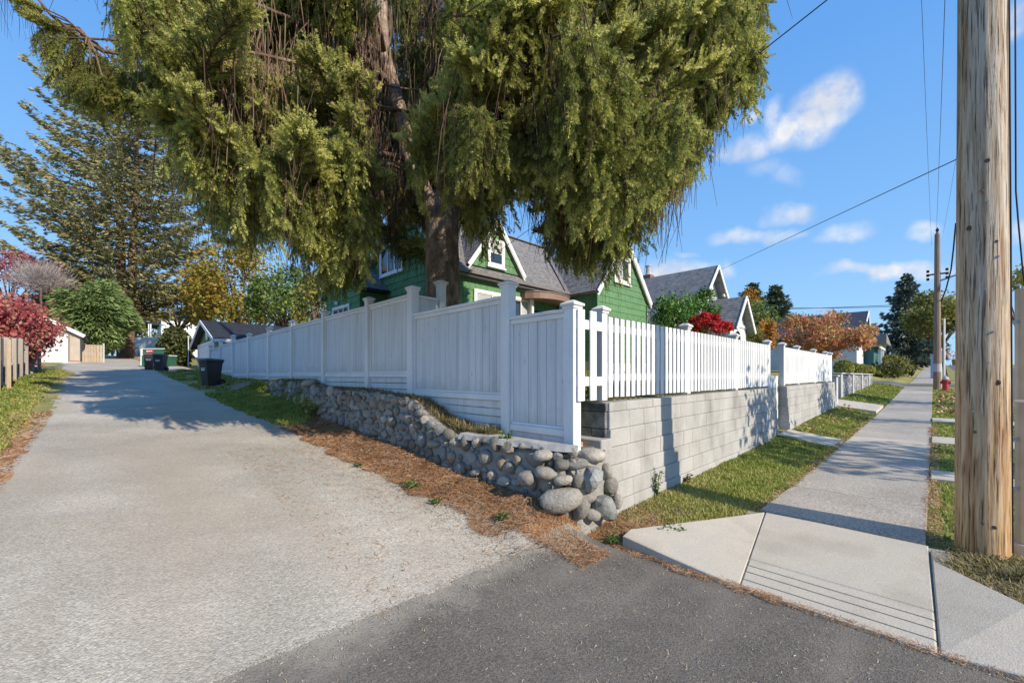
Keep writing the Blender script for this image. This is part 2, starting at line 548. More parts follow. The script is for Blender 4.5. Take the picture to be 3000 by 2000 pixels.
M['boards'] = board_paint()
M['trim'] = pmat('white_trim', [(.74, .74, .73), (.82, .82, .81)], scale=5, rough=.45)
M['green'] = pmat('green_shakes', [(.075, .165, .075), (.105, .22, .10), (.13, .255, .12)], scale=5, stretch=(3, 3, .6), rough=.75, fine=(26, .16), bump=(30, .003), rand=.05)
M['green_wall'] = pmat('green_wall', [(.035, .13, .04)], rough=.8)
M['roof'] = pmat('grey_shingle', [(.13, .13, .135), (.21, .205, .205), (.28, .275, .27)], scale=6, stretch=(1, 1, 1), rough=.9, fine=(90, .25), bump=(120, .003))
M['roof2'] = pmat('light_grey_shingle', [(.13, .135, .145), (.23, .235, .24)], scale=3, rough=.9, fine=(60, .25), bump=(100, .003))
M['roof_dark'] = pmat('dark_shingle', [(.02, .024, .035), (.04, .045, .06)], scale=5, rough=.85, fine=(60, .2), bump=(100, .003))
M['gutter'] = pmat('brown_grey_metal', [(.16, .14, .135), (.2, .18, .17)], rough=.5)
M['canopy'] = pmat('brown_canopy', [(.21, .13, .105), (.26, .165, .135)], rough=.5)
M['glass'] = glassmat('window_glass')
M['blind'] = pmat('grey_blind', [(.36, .37, .37), (.46, .47, .47)], rough=.8)
M['dark'] = pmat('dark_gap', [(.012, .012, .013)], rough=.9)
M['bark'] = pmat('spruce_bark', [(.12, .08, .055), (.26, .185, .135), (.42, .34, .27)], scale=5, stretch=(1.4, 1.4, .8), rough=.95, fine=(30, .3), bump=(18, .03))
M['limb'] = pmat('limb_bark', [(.10, .06, .042), (.22, .16, .12)], scale=7, rough=.95, fine=(40, .3), bump=(30, .01))
M['twig'] = pmat('dead_twig', [(.10, .055, .04), (.2, .13, .09), (.34, .27, .2)], scale=2.2, rough=.95)
M['needle'] = leafmat('spruce_needles', [(.12, .15, .055), (.31, .345, .095), (.52, .52, .15), (.66, .62, .24)], trans=.3, pos=[0, .35, .72, 1], rand=.16)
M['block'] = pmat('concrete_block', [(.28, .272, .255), (.385, .376, .355), (.44, .43, .41)], scale=2.4, stretch=(1, 1, .6), rough=.93, fine=(70, .09), bump=(90, .004), rand=.055)
M['block_dark'] = pmat('stained_block', [(.07, .075, .08), (.15, .155, .16), (.26, .26, .255)], scale=9, rough=.9, fine=(60, .2), bump=(80, .004), rand=.1)
M['mortar'] = pmat('mortar', [(.26, .245, .22), (.34, .325, .30)], scale=10, rough=.95, bump=(40, .02))
M['asphalt'] = None
# ------------------------------------------------------------------ ground materials
def stone_ground(name, cols, cell=70, gap=.35, big=None, bump=.006, rough=.95, speck=None):
    m = bpy.data.materials.new(name); m.use_nodes = True
    nt = m.node_tree; N, L = nt.nodes, nt.links; b = N['Principled BSDF']
    b.inputs['Roughness'].default_value = rough; b.inputs['Specular IOR Level'].default_value = .2
    g = N.new('ShaderNodeNewGeometry')
    v = N.new('ShaderNodeTexVoronoi'); v.inputs['Scale'].default_value = cell
    L.new(g.outputs['Position'], v.inputs['Vector'])
    sep = N.new('ShaderNodeSeparateColor'); L.new(v.outputs['Color'], sep.inputs[0])
    r = ramp(N, cols); L.new(sep.outputs[0], r.inputs[0])
    n = N.new('ShaderNodeTexNoise'); n.inputs['Scale'].default_value = .9; n.inputs['Detail'].default_value = 7
    n.inputs['Roughness'].default_value = .6
    L.new(g.outputs['Position'], n.inputs['Vector'])
    mr = N.new('ShaderNodeMapRange'); mr.inputs[1].default_value = .3; mr.inputs[2].default_value = .7
    mr.inputs[3].default_value = .78; mr.inputs[4].default_value = 1.14
    L.new(n.outputs['Fac'], mr.inputs[0])
    n3 = N.new('ShaderNodeTexNoise'); n3.inputs['Scale'].default_value = cell * .45; n3.inputs['Detail'].default_value = 5
    L.new(g.outputs['Position'], n3.inputs['Vector'])
    mr3 = N.new('ShaderNodeMapRange'); mr3.inputs[1].default_value = .3; mr3.inputs[2].default_value = .62
    mr3.inputs[3].default_value = 1 - gap; mr3.inputs[4].default_value = 1.12
    L.new(n3.outputs['Fac'], mr3.inputs[0])
    p = N.new('ShaderNodeMath'); p.operation = 'MULTIPLY'; L.new(mr.outputs[0], p.inputs[0]); L.new(mr3.outputs[0], p.inputs[1])
    h = N.new('ShaderNodeVectorMath'); h.operation = 'SCALE'; L.new(r.outputs[0], h.inputs[0]); L.new(p.outputs[0], h.inputs['Scale'])
    col = h.outputs[0]
    if big:   # worn patches of another colour
        nb = N.new('ShaderNodeTexNoise'); nb.inputs['Scale'].default_value = big[1]; nb.inputs['Detail'].default_value = 6
        mpb = N.new('ShaderNodeMapping'); mpb.inputs['Scale'].default_value = big[4] if len(big) > 4 else (1, 1, 1)
        L.new(g.outputs['Position'], mpb.inputs[0]); L.new(mpb.outputs[0], nb.inputs['Vector'])
        mb = N.new('ShaderNodeMapRange'); mb.inputs[1].default_value = big[2]; mb.inputs[2].default_value = big[2] + .22
        mb.inputs[4].default_value = big[3]
        L.new(nb.outputs['Fac'], mb.inputs[0])
        mx = N.new('ShaderNodeMix'); mx.data_type = 'RGBA'; L.new(mb.outputs[0], mx.inputs[0])
        L.new(col, mx.inputs[6]); mx.inputs[7].default_value = (*big[0], 1); col = mx.outputs[2]
    L.new(col, b.inputs['Base Color'])
    bm = N.new('ShaderNodeBump'); bm.inputs['Distance'].default_value = bump; bm.inputs['Strength'].default_value = 1
    ad = N.new('ShaderNodeMath'); ad.operation = 'MULTIPLY_ADD'; ad.inputs[1].default_value = 1.2
    L.new(n3.outputs['Fac'], ad.inputs[0]); 
    sb = N.new('ShaderNodeMath'); sb.operation = 'MULTIPLY'; sb.inputs[1].default_value = -.8; L.new(v.outputs['Distance'], sb.inputs[0])
    L.new(sb.outputs[0], ad.inputs[2])
    L.new(ad.outputs[0], bm.inputs['Height']); L.new(bm.outputs[0], b.inputs['Normal'])
    return m


G = {}
G['alley'] = stone_ground('chip_seal_gravel', [(.33, .30, .25), (.40, .365, .305), (.45, .41, .345), (.54, .495, .42)], cell=105, gap=.17,
                          big=((.40, .325, .245), .55, .47, .6, (1.5, .35, 1)), bump=.004)
G['road'] = stone_ground('dark_asphalt', [(.12, .106, .09), (.16, .143, .123), (.205, .185, .16)], cell=150, gap=.3,
                         big=((.26, .228, .19), .9, .47, .65, (.35, 2.4, 1)), bump=.003)
G['street'] = stone_ground('street_asphalt', [(.10, .10, .10), (.15, .15, .15), (.2, .2, .2)], cell=60, bump=.003)
G['needle_bed'] = pmat('needle_litter', [(.24, .125, .06), (.43, .235, .115), (.52, .32, .175), (.46, .36, .25)], scale=2.2, rough=.95, fine=(55, .4), bump=(60, .02))
G['lawn'] = pmat('lawn_soil', [(.15, .16, .04), (.22, .22, .06), (.31, .26, .10), (.36, .27, .14)], scale=1.1, rough=.95, fine=(45, .4), bump=(50, .02))
G['dirt'] = pmat('bare_dirt', [(.20, .15, .10), (.27, .22, .16)], scale=3, rough=.95, fine=(40, .3), bump=(40, .015))
G['walk'] = stone_ground('exposed_aggregate', [(.29, .26, .22), (.37, .335, .285), (.44, .40, .345), (.51, .465, .405)], cell=100, gap=.26, bump=.004)
G['concrete'] = pmat('pale_concrete', [(.41, .365, .295), (.50, .45, .37), (.46, .425, .365)], scale=1.6, rough=.93, fine=(75, .13), bump=(110, .003))


def wob(X, Y, s, seed):
    r = np.random.default_rng(seed); z = 0
    for k in range(7):
        a = r.uniform(0, 6.28); f = s * r.uniform(.6, 3.2)
        z = z + np.sin((X * np.cos(a) + Y * np.sin(a)) * f * 6.28 + r.uniform(0, 6.28))
    return z / 7


def alleyR(Y):
    return np.interp(Y, [2.4, 3, 4, 9, 12, 15, 18, 23, 24.2, 31, 32, 60], [2.75, 2.62, 2.5, 2.42, 2.15, 1.85, 1.6, 1.55, 3.3, 3.3, 1.7, 1.6])


def alleyL(Y):
    return np.interp(Y, [-10, 2, 6, 12, 22, 24, 30, 60], [-1.9, -1.25, -.78, -.78, -.82, -1.1, -1.6, -2.6])


def grid_lines(segs):
    out = []
    for a, b, s in segs:
        n = max(1, round((b - a) / s)); out += list(np.linspace(a, b, n, endpoint=False))
    out.append(segs[-1][1]); return np.array(out)


gx = np.concatenate([-np.geomspace(1500, 8, 26)[:-1], grid_lines([(-8, -2.4, .5), (-2.4, -.5, .07), (-.5, 1.4, .12), (1.4, 5.2, .035), (5.2, 14, .1), (14, 30, .3), (30, 60, 1)]), np.geomspace(61, 1500, 26)])
gy = np.concatenate([-np.geomspace(1500, 8, 24)[:-1], grid_lines([(-8, -1.6, .4), (-1.6, -.3, .1), (-.3, 6, .035), (6, 14, .07), (14, 32, .16), (32, 60, .8)]), np.geomspace(61, 1500, 24)])


def build_ground():
    XX, YY = np.meshgrid(gx, gy, indexing='ij')
    ZZ = gz(XX, YY)
    ZZ = ZZ + .006 * wob(XX, YY, 3.2, 3) * (np.abs(XX) < 40) * (np.abs(YY) < 60)
    nx, ny = XX.shape
    V = np.stack([XX, YY, ZZ], -1).reshape(-1, 3)
    ii, jj = np.meshgrid(np.arange(nx - 1), np.arange(ny - 1), indexing='ij')
    i0 = (ii * ny + jj).ravel()
    F = np.stack([i0, i0 + ny, i0 + ny + 1, i0 + 1], 1)
    cx = ((XX[:-1, :-1] + XX[1:, 1:]) / 2).ravel(); cy = ((YY[:-1, :-1] + YY[1:, 1:]) / 2).ravel()
    w = wob(cx, cy, .8, 11) * .12 + wob(cx, cy, 3.5, 12) * .06
    reg = np.full(cx.shape, 'lawn', dtype=object)
    onal = (cx > alleyL(cy) + w * 1.2) & (cx < alleyR(cy) + w) & (cy > 2.1)
    reg[(cx < 3.12) & (cx > alleyR(cy) + w) & (cy > 2.0) & (cy < 8.6 + w * 5)] = 'needle_bed'
    reg[(cx < alleyL(cy) + w * 1.2) & (cx > alleyL(cy) - .34 + w * 2) & (cy > 2) & (cy < 10)] = 'needle_bed'
    reg[onal] = 'alley'
    reg[(cx < 3.45) & (cy < 2.46 + w * .3) & (cy > -60)] = 'road'
    tip = (cx > 3.0) & (cx < 4.7 + w * 2) & (cy > 1.75) & (cy < 2.75) & (cy > 2.62 - (cx - 3.0) * 1.0 + w * .5)
    reg[tip & (cx < 3.9 + w * 3)] = 'needle_bed'
    reg[tip & (cx >= 3.9 + w * 3) & (cy > 2.0 + w)] = 'needle_bed'
    reg[(cx > 3.45) & (cx < 5.4) & (cy < 0.02) & (cy > -1.3)] = 'dirt'
    reg[(cx < 3.44) & (cx > 3.1) & (cy > 2.6) & (cy < 9.5)] = 'needle_bed'
    reg[(cx < 3.44) & (cx > 2.3) & (cy > 13.2) & (cy < 24)] = 'dirt'
    reg[(cx > 3.45) & (cy < -2.2) & (cy > -11)] = 'street'
    reg[(cx > 40) & (cx < 46) & (np.abs(cy) < 200)] = 'street'
    bc = at(365, 1040, 36)
    reg[(np.hypot(cx - bc.x, cy - bc.y) < 5.5 + 8 * w) & (cy > 33)] = 'needle_bed'
    info = dict(lawn=('ground', 'lawn'), alley=('alley_road', 'alley'), road=('road', 'road'), needle_bed=('needle_bed', 'needle_bed'), dirt=('dirt_patch', 'dirt'), street=('street', 'street'))
    for k, (nm, mk) in info.items():
        sel = F[reg == k]
        if not len(sel): continue
        u, inv = np.unique(sel, return_inverse=True)
        o = mesh_np(nm, V[u], inv.reshape(sel.shape), G[mk], smooth=True)
        o['kind'] = 'structure'


build_ground()


def dusty_edge():
    """pale grit tracked from the alley over the edge of the dark asphalt"""
    m = G['road']; nt = m.node_tree; N, L = nt.nodes, nt.links; b = N['Principled BSDF']
    old = b.inputs['Base Color'].links[0].from_socket
    g = N.new('ShaderNodeNewGeometry'); s = N.new('ShaderNodeSeparateXYZ'); L.new(g.outputs['Position'], s.inputs[0])
    n = N.new('ShaderNodeTexNoise'); n.inputs['Scale'].default_value = 3.2; n.inputs['Detail'].default_value = 8; n.inputs['Roughness'].default_value = .7
    L.new(g.outputs['Position'], n.inputs['Vector'])
    a = N.new('ShaderNodeMath'); a.operation = 'MULTIPLY_ADD'; a.inputs[1].default_value = .9; L.new(n.outputs['Fac'], a.inputs[0]); L.new(s.outputs['Y'], a.inputs[2])
    mr = N.new('ShaderNodeMapRange'); mr.interpolation_type = 'SMOOTHSTEP'; mr.inputs[1].default_value = 2.56; mr.inputs[2].default_value = 3.02; mr.inputs[4].default_value = .8
    L.new(a.outputs[0], mr.inputs[0])
    mx = N.new('ShaderNodeMix'); mx.data_type = 'RGBA'; L.new(mr.outputs[0], mx.inputs[0]); L.new(old, mx.inputs[6]); mx.inputs[7].default_value = (.36, .325, .27, 1)
    L.new(mx.outputs[2], b.inputs['Base Color'])


dusty_edge()


# ------------------------------------------------------------------ sidewalk: slabs and curb ramp
def slab(pts, mat, parent, h=.14, name='slab', groove=None):
    """pts: (x,y,z) corners of the top, anticlockwise"""
    mb = MB(); n = len(pts); P = [Vector(p) for p in pts]
    c = sum(P, Vector()) / n
    e = .007
    inner = [p + (c - p).normalized() * e * 1.4 for p in P]
    low = [p - Vector((0, 0, e)) for p in P]
    bot = [p - Vector((0, 0, h)) for p in P]
    vs = inner + low + bot; fs = [tuple(range(n))]
    for i in range(n):
        j = (i + 1) % n
        fs.append((i, i + n, j + n, j)); fs.append((i + n, i + 2 * n, j + 2 * n, j + n))
    mb.add(vs, fs)
    return mb.build(name, mat, parent)


def build_sidewalk():
    s = thing('sidewalk', None, None, (5.4, .7, .05)); s['kind'] = 'structure'
    cm = G['concrete']
    # curb ramp: strips between tooled grooves running along the road edge
    A, B = Vector((3.43, 1.035, .008)), Vector((3.43, -.02, .008))        # road edge, left and right joint
    C, D = Vector((5.33, 1.33, .075)), Vector((5.3, .03, .075))
    cuts = [0, .075, .15, .215, .285, 1.0]
    gap = .007
    for a, b in zip(cuts[:-1], cuts[1:]):
        q0 = a + (gap / 1.9 if a else 0); q1 = b - (gap / 1.9 if b < 1 else 0)
        p = [A.lerp(C, q0), B.lerp(D, q0), B.lerp(D, q1), A.lerp(C, q1)]
        p = [p[1], p[2], p[3], p[0]]
        for v in (p[0], p[1]): v.y += .004
        for v in (p[2], p[3]): v.y -= .004
        slab(p, cm, s)
    # flares
    slab([(3.43, 1.037, .008), (5.3, 1.335, .075), (4.6, 1.62, .10), (3.62, 2.06, .125), (3.44, 2.03, .12), (3.43, 1.6, .07)], cm, s)
    slab([(3.43, -.026, .008), (3.46, -.9, .08), (3.55, -2.0, .12), (4.0, -2.0, .13), (4.28, -.42, .11), (4.9, .008, .075), (5.2, .018, .08)][::1], cm, s)
    # filler below the joints
    MB().add([(3.44, -.2, -.006), (5.3, -.1, .058), (5.3, 1.5, .058), (3.44, 1.3, -.006)], [(0, 1, 2, 3)]).build('joint_filler', M['mortar'], s)
    # the long walk: exposed aggregate panels with a few plain concrete ones
    x = 5.36; k = 0
    panel = [1.5] * 200
    while x < 150:
        ln = 1.5 if x < 40 else 3.0
        x1 = x + ln - .012
        if 39.6 < x < 45.6: x += ln; continue
        yl, yr = (1.39, .05)
        m = cm if (11.0 < x < 12.3 or 31 < x < 33) else G['walk']
        dz = .03 if x < 8 else .02
        z0, z1 = float(zS(x)) + dz + (.02 if x < 6 else 0), float(zS(x1)) + dz
        slab([(x, yr, z0), (x1, yr, z1), (x1, yl, z1), (x, yl, z0)], m, s, .1)
        x += ln
    # path to the gate and driveway strips
    for (xa, xb, ya, yb, m) in [(10.9, 12.0, 1.41, 2.5, cm), (19.3, 22.2, 1.41, 3.1, cm), (27.0, 28.0, 1.41, 2.9, cm),
                                (12.6, 13.7, -1.9, .03, cm), (17.5, 18.6, -1.9, .03, cm), (8.6, 9.3, -1.9, .03, cm)]:
        ym = (ya + yb) / 2
        dz = .12 if xa == 19.3 else (.05 if ya < 0 else .025)
        q = [(xa, ya), (xb, ya), (xb, yb), (xa, yb)]
        slab([(a, b, gzs(a, b) + dz) for a, b in q], m, s, .1, 'path_slab')


build_sidewalk()


# ------------------------------------------------------------------ concrete block wall
def block_mesh(L, H, Dp, e=.006):
    mb = MB(); mb.bbox((0, 0, 0), (L, Dp, H), e)
    me = bpy.data.meshes.new('block'); me.from_pydata(mb.v, [], mb.f); me.update(); return me


def block_wall(name, label, X0, X1, ztop0, ztop1, nrows, steps=None, seed=1):
    w = thing(name, label, 'retaining wall', (X0, 2.6, gzs((X0 + X1) / 2, 2.5)))
    r = random.Random(seed)
    CH = .196; CAPH = .105; cache = {}
    count = [0]
    core = MB(); core2 = []
    slope = (ztop1 - ztop0) / (X1 - X0)
    ang = math.atan(slope)
    rest = MB()
    o0 = org(w)
    rows = []
    z = -CAPH; rows.append((z, CAPH, True))
    for k in range(nrows):
        z -= CH; rows.append((z, CH, False))
    Yf = 2.545
    for ri, (dz, h, cap) in enumerate(rows):
        x = X0 - (steps[ri] if steps else 0)
        xs = []
        while x < X1 - .05:
            ln = r.choice([.42, .42, .30, .36, .46]) if not cap else r.choice([.42, .3, .36])
            if X1 - (x + ln) < .2: ln = X1 - x
            xs.append((x, ln)); x += ln
        for (x, ln) in xs:
            zz = ztop0 + slope * (x - X0) + dz
            if zz + h < gzs(x + ln / 2, 2.4) - .06: continue
            y = Yf + dz * .075 * 1.0 + r.uniform(-.003, .003) - (.012 if cap else 0)   # battered: lower courses stand further out
            dp = .34 - dz * .05
            key = (round(ln, 3), h, round(dp, 2))
            if key not in cache:
                cache[key] = block_mesh(ln - .003, h - .0028, dp); cache[key].materials.append(M['block'])
            if count[0] < 300:
                o = bpy.data.objects.new('cap_block' if cap else 'block', cache[key]); COL.objects.link(o); o.parent = w
                o.location = (x + .0015 - o0.x, y - o0.y, zz + .0014 - o0.z); o.rotation_euler = (r.uniform(-.003, .003), -ang, r.uniform(-.003, .003))
                count[0] += 1
            else:
                rest.box((x + .004, y, zz + .003), (x + ln - .004, y + dp, zz + h - .003))
    if rest.v:
        o = rest.build('blocks', M['block'], w); o['kind'] = 'stuff'
    c = MB()
    zb = gzs(X0, 2.4) - .3
    n = 12
    for i in range(n):
        a = X0 + (X1 - X0) * i / n; b = X0 + (X1 - X0) * (i + 1) / n
        za = ztop0 + slope * (a - X0) - .02; zb_ = ztop0 + slope * (b - X0) - .02
        Pq = [(a, 2.549, za), (a, 2.86, za), (a, 2.86, -.3), (a, 2.47, -.3)]
        c.prism([(p[0] + (.02 if i == 0 else 0), p[1], p[2]) for p in Pq], (b - a - (.02 if i in (0, n - 1) else 0), 0, slope * (b - a)))
    c.build('core', M['mortar'], w)
    return w


bw = block_wall('block_wall', 'long pale grey concrete block retaining wall carrying the picket fence from the corner to the gate', 4.0, 10.92, 1.31, 1.35, 7,
                steps=[0, 0, 0, .14, .10, -.05, 0, 0], seed=5)
block_wall('block_wall', 'pale grey concrete block retaining wall beyond the gate, under the farther picket fence', 11.98, 18.95, 1.36, 1.40, 6, seed=9)
# stained old blocks showing at the stepped end of the wall
eb = MB()
for (y0, y1, z0, z1, xx) in [(2.55, 2.99, 1.212, 1.305, 3.985), (2.56, 2.99, 1.02, 1.205, 3.985), (2.56, 2.74, .925, 1.012, 3.985), (2.75, 2.99, .925, 1.012, 3.985)]:
    MB().bbox((xx - .02, y0, z0), (xx + .1, y1, z1), .006).build('stained_block', M['block_dark'], bw)
for (x0, y0, x1, y1, z0, z1, m) in [(3.80, 2.50, 4.02, 3.0, .80, .915, 'block'), (3.85, 2.52, 4.04, 3.0, .45, .796, 'block'), (3.86, 2.50, 4.06, 2.8, .05, .446, 'block')]:
    MB().bbox((x0, y0, z0), (x1, y1, z1), .01).build('step_block', M[m], bw)


# ------------------------------------------------------------------ field stone wall
def stone_variants(n=10, seed=3, angular=False):
    out = []; r = random.Random(seed)
    for k in range(n):
        bm = bmesh.new(); bmesh.ops.create_icosphere(bm, subdivisions=2, radius=1)
        ph = [r.uniform(0, 6) for _ in range(9)]
        ax = (r.uniform(.85, 1.15), r.uniform(.8, 1.1), r.uniform(.8, 1.05))
        cuts = [(Vector((r.gauss(0, 1), r.gauss(0, 1), r.gauss(0, 1))).normalized(), r.uniform(.62, .85)) for _ in range(9 if angular else 5)]
        for v in bm.verts:
            p = v.co.copy()
            d = 1 + .10 * math.sin(p.x * 2.3 + ph[0]) + .09 * math.sin(p.y * 2.9 + ph[1]) + .08 * math.sin(p.z * 3.1 + ph[2])
            p = p * d
            for nn, dd in cuts:
                q = p.dot(nn) - dd
                if q > 0: p -= nn * q * (.95 if angular else .7)
            v.co = Vector((p.x * ax[0], p.y * ax[1], p.z * ax[2]))
        me = bpy.data.meshes.new('stone'); bm.to_mesh(me); bm.free()
        if not angular: me.polygons.foreach_set('use_smooth', [True] * len(me.polygons))
        out.append(me)
    return out


def stone_mat(name, cols, rand=.28):
    m = pmat(name, cols, scale=6, rough=.85, fine=(45, .16), bump=(35, .012), rand=rand, obj_coords=False)
    return m


SM = [stone_mat('river_stone_grey', [(.165, .155, .135), (.285, .265, .23)]),
      stone_mat('river_stone_pale', [(.24, .22, .185), (.36, .33, .285)]),
      stone_mat('river_stone_brown', [(.17, .14, .105), (.28, .235, .18)]),
      stone_mat('river_stone_blue', [(.15, .155, .155), (.25, .255, .25)])]
BM_ = stone_mat('split_boulder', [(.12, .125, .122), (.24, .25, .24), (.38, .385, .37)])
round_v = [[me.copy() for me in stone_variants(9, 3) + stone_variants(6, 31, True)] for _ in SM]
for vs, m in zip(round_v, SM):
    for me in vs: me.materials.append(m)


def rock_top(Y):
    return np.interp(Y, [2.2, 2.5, 4.1, 4.5, 4.85, 5.15, 6.5, 8.4, 8.9], [.93, .9, .9, 1.0, 1.13, 1.27, 1.34, 1.36, 1.33])


def rock_wall():
    w = thing('field_stone_wall', 'mortared round field stone wall below the white board fence, beside the alley', 'stone wall', (3.15, 5.5, .6))
    o0 = org(w); r = random.Random(21)
    # mortar core
    ys = np.linspace(2.62, 8.95, 40)
    vs = []; fs = []
    for i, y in enumerate(ys):
        f = float(rock_face(y)) + .05; t = float(rock_top(y)) - .05; b = min(gzs(2.9, y), gzs(f, y)) - .3
        vs += [(f - .03, y, b), (f, y, t - .06), (f + .05, y, t), (3.30, y, t), (3.30, y, b)]
    for i in range(len(ys) - 1):
        for k in range(4):
            a = i * 5 + k; fs.append((a, a + 5, a + 6, a + 1))
    fs.append((0, 1, 2, 3, 4)); fs.append(tuple(reversed(range((len(ys) - 1) * 5, len(ys) * 5))))
    MB().add(vs, fs).build('mortar_core', M['mortar'], w)
    # end wrap behind the corner boulders
    MB().bbox((3.30, 2.42, -.1), (3.79, 2.62, .78), .03).build('mortar_core', M['mortar'], w)
    pts = []

    def put(y, z, ry, rz, f=None, tries=None):
        pts.append((y, z, ry, rz))
    # dart throwing with ellipses, big ones first
    sizes = [(.12, .09)] * 22 + [(.095, .072)] * 150 + [(.085, .07)] * 320 + [(.058, .048)] * 900 + [(.042, .036)] * 900
    for (a, b) in sizes:
        for _ in range(14):
            y = r.uniform(2.5, 8.9); t = float(rock_top(y)); bt = gzs(2.95, y) - .04
            z = r.uniform(bt, t - b * .55)
            aa = a * r.uniform(.85, 1.2); bb = b * r.uniform(.85, 1.15)
            if r.random() < .4: aa, bb = bb * 1.05, aa
            ok = True
            for (y2, z2, a2, b2) in pts:
                dy, dz = y - y2, z - z2
                if abs(dy) < aa + a2 and abs(dz) < bb + b2 and (dy / (aa + a2)) ** 2 + (dz / (bb + b2)) ** 2 < .86:
                    ok = False; break
            if ok:
                pts.append((y, z, aa, bb)); break
    pts.sort(key=lambda p: -p[2] * p[3] / (p[0] + 3) ** 2)
    small = MB(); n = 0
    for i, (y, z, a, b) in enumerate(pts):
        mi = r.choice([0, 0, 1, 1, 2, 3]); me = r.choice(round_v[mi])
        f = float(rock_face(y)) + .03
        dp = min(a, b) * r.uniform(.68, .95)
        if i < 296:
            o = bpy.data.objects.new('stone', me); COL.objects.link(o); o.parent = w
            o.location = (f - o0.x + r.uniform(-.01, .012), y - o0.y, z - o0.z); o.scale = (dp, a * 1.04, b * 1.04)
            o.rotation_euler = (r.uniform(-.25, .25), r.uniform(-.2, .2), r.uniform(-.15, .15))
        else:
            R = Euler((r.uniform(-.3, .3), 0, 0)).to_matrix()
            small.add([R @ Vector((v.co.x * dp, v.co.y * a, v.co.z * b)) + Vector((f, y, z)) for v in me.vertices], [tuple(p.vertices) for p in me.polygons])
    if small.v:
        o = small.build('stones', SM[0], w, smooth=True); o['kind'] = 'stuff'
    # top edge stones and cap mortar
    k = 0
    for y in np.arange(4.9, 8.9, .13):
        me = r.choice(round_v[r.choice([0, 1, 1, 2])])
        o = bpy.data.objects.new('stone', me); COL.objects.link(o); o.parent = w
        o.location = (3.1 + r.uniform(-.03, .05) - o0.x, y - o0.y, float(rock_top(y)) - .035 + r.uniform(-.015, .015) - o0.z); o.scale = (.075, .07, .05)
        o.rotation_euler = (0, r.uniform(-.3, .3), r.uniform(-.4, .4))
    # corner boulders
    ang = stone_variants(3, 8, True)
    for me in ang: me.materials.append(BM_)
    def boulder(px, py, d, sx, sy, sz, me, rot=(0, 0, 0), mat=None, up=0):
        P = at(px, py, d)
        o = bpy.data.objects.new('boulder', me); COL.objects.link(o); o.parent = w
        o.location = P - o0; o.scale = (sx, sy, sz); o.rotation_euler = rot
        return o
    big_r = [me.copy() for me in stone_variants(3, 17)]
    for me in big_r: me.materials.clear(); me.materials.append(SM[1])
    big_g = [me.copy() for me in big_r]
    for me in big_g: me.materials.clear(); me.materials.append(SM[0])
    boulder(1728, 1402, 4.12, .20, .15, .155, ang[0], (0, .1, .75))         # squared green-grey boulder
    boulder(1772, 1488, 4.2, .165, .145, .165, ang[1], (.2, -.1, .9))       # dark split boulder on the ground
    boulder(1645, 1463, 4.0, .14, .20, .15, big_g[0], (-.2, 0, .78))        # large smooth base stone
    boulder(1738, 1335, 4.22, .15, .15, .085, big_r[1], (0, .05, .75))      # rounded cap stone
    boulder(1672, 1300, 4.35, .06, .085, .075, big_r[2], (.1, .2, .8))      # loose stone by the post
    for (px, py, d, sx, sz, me) in [(1690, 1358, 4.12, .10, .07, big_g[0]), (1650, 1362, 4.1, .085, .06, big_g[1]), (1600, 1388, 4.1, .12, .075, big_g[1]), (1592, 1335, 4.15, .10, .065, big_r[1]),
                                    (1540, 1400, 4.15, .115, .08, big_g[2]), (1650, 1405, 4.0, .08, .065, big_r[0]), (1700, 1490, 4.05, .10, .12, big_g[2]), (1718, 1455, 4.15, .09, .08, big_g[0]),
                                    (1790, 1425, 4.35, .08, .11, big_g[1]), (1775, 1380, 4.35, .09, .09, big_g[2]), (1668, 1330, 4.2, .08, .05, big_g[0]), (1735, 1510, 4.1, .09, .07, big_g[1]), (1805, 1470, 4.4, .08, .09, big_r[2]), (1700, 1410, 4.1, .1, .1, big_g[1]), (1712, 1322, 4.45, .11, .07, big_g[0])]:
        boulder(px, py, d, sx, sx * 1.1, sz, me, (r.uniform(-.2, .2), r.uniform(-.2, .2), .75))
    # mortar cap slab over the low part
    cp = MB(); vs = []; fs = []
    ys = np.linspace(2.45, 4.0, 16)
    for y in ys:
        f = float(rock_face(y)); t = float(rock_top(y))
        vs += [(f + .0 + .012 * math.sin(y * 9), y, t - .045), (f + .03, y, t + .015 + .01 * math.sin(y * 13)), (3.32, y, t + .02), (3.32, y, t - .06)]
    for i in range(len(ys) - 1):
        for q in range(3):
            a = i * 4 + q; fs.append((a, a + 4, a + 5, a + 1))
    fs.append((0, 1, 2, 3)); fs.append(tuple(reversed(range(len(vs) - 4, len(vs)))))
    cp.add(vs, fs).build('mortar_cap', M['block'], w, smooth=False)
    # farther, lower piece of the wall, set back
    w2 = thing('field_stone_wall', 'low crumbling farther end of the field stone wall, overgrown, near the brown bin', 'stone wall', (3.3, 10.5, 1.2))
    o2 = org(w2)
    MB().bbox((3.24, 8.95, .5), (3.36, 12.4, 1.42), .03).build('mortar_core', M['mortar'], w2)
    for i in range(120):
        y = r.uniform(9.0, 12.4); f = float(np.interp(y, [9, 12.4], [3.22, 3.16]))
        z = r.uniform(gzs(3.0, y) - .02, float(zStrip(y)) - .02)
        mi = r.choice([0, 1, 2, 3]); me = r.choice(round_v[mi])
        o = bpy.data.objects.new('stone', me); COL.objects.link(o); o.parent = w2
        s = r.uniform(.05, .13); o.location = (f - o2.x, y - o2.y, z - o2.z); o.scale = (s * .8, s * 1.05, s * .9)
        o.rotation_euler = (r.uniform(-.3, .3), 0, r.uniform(-.3, .3))
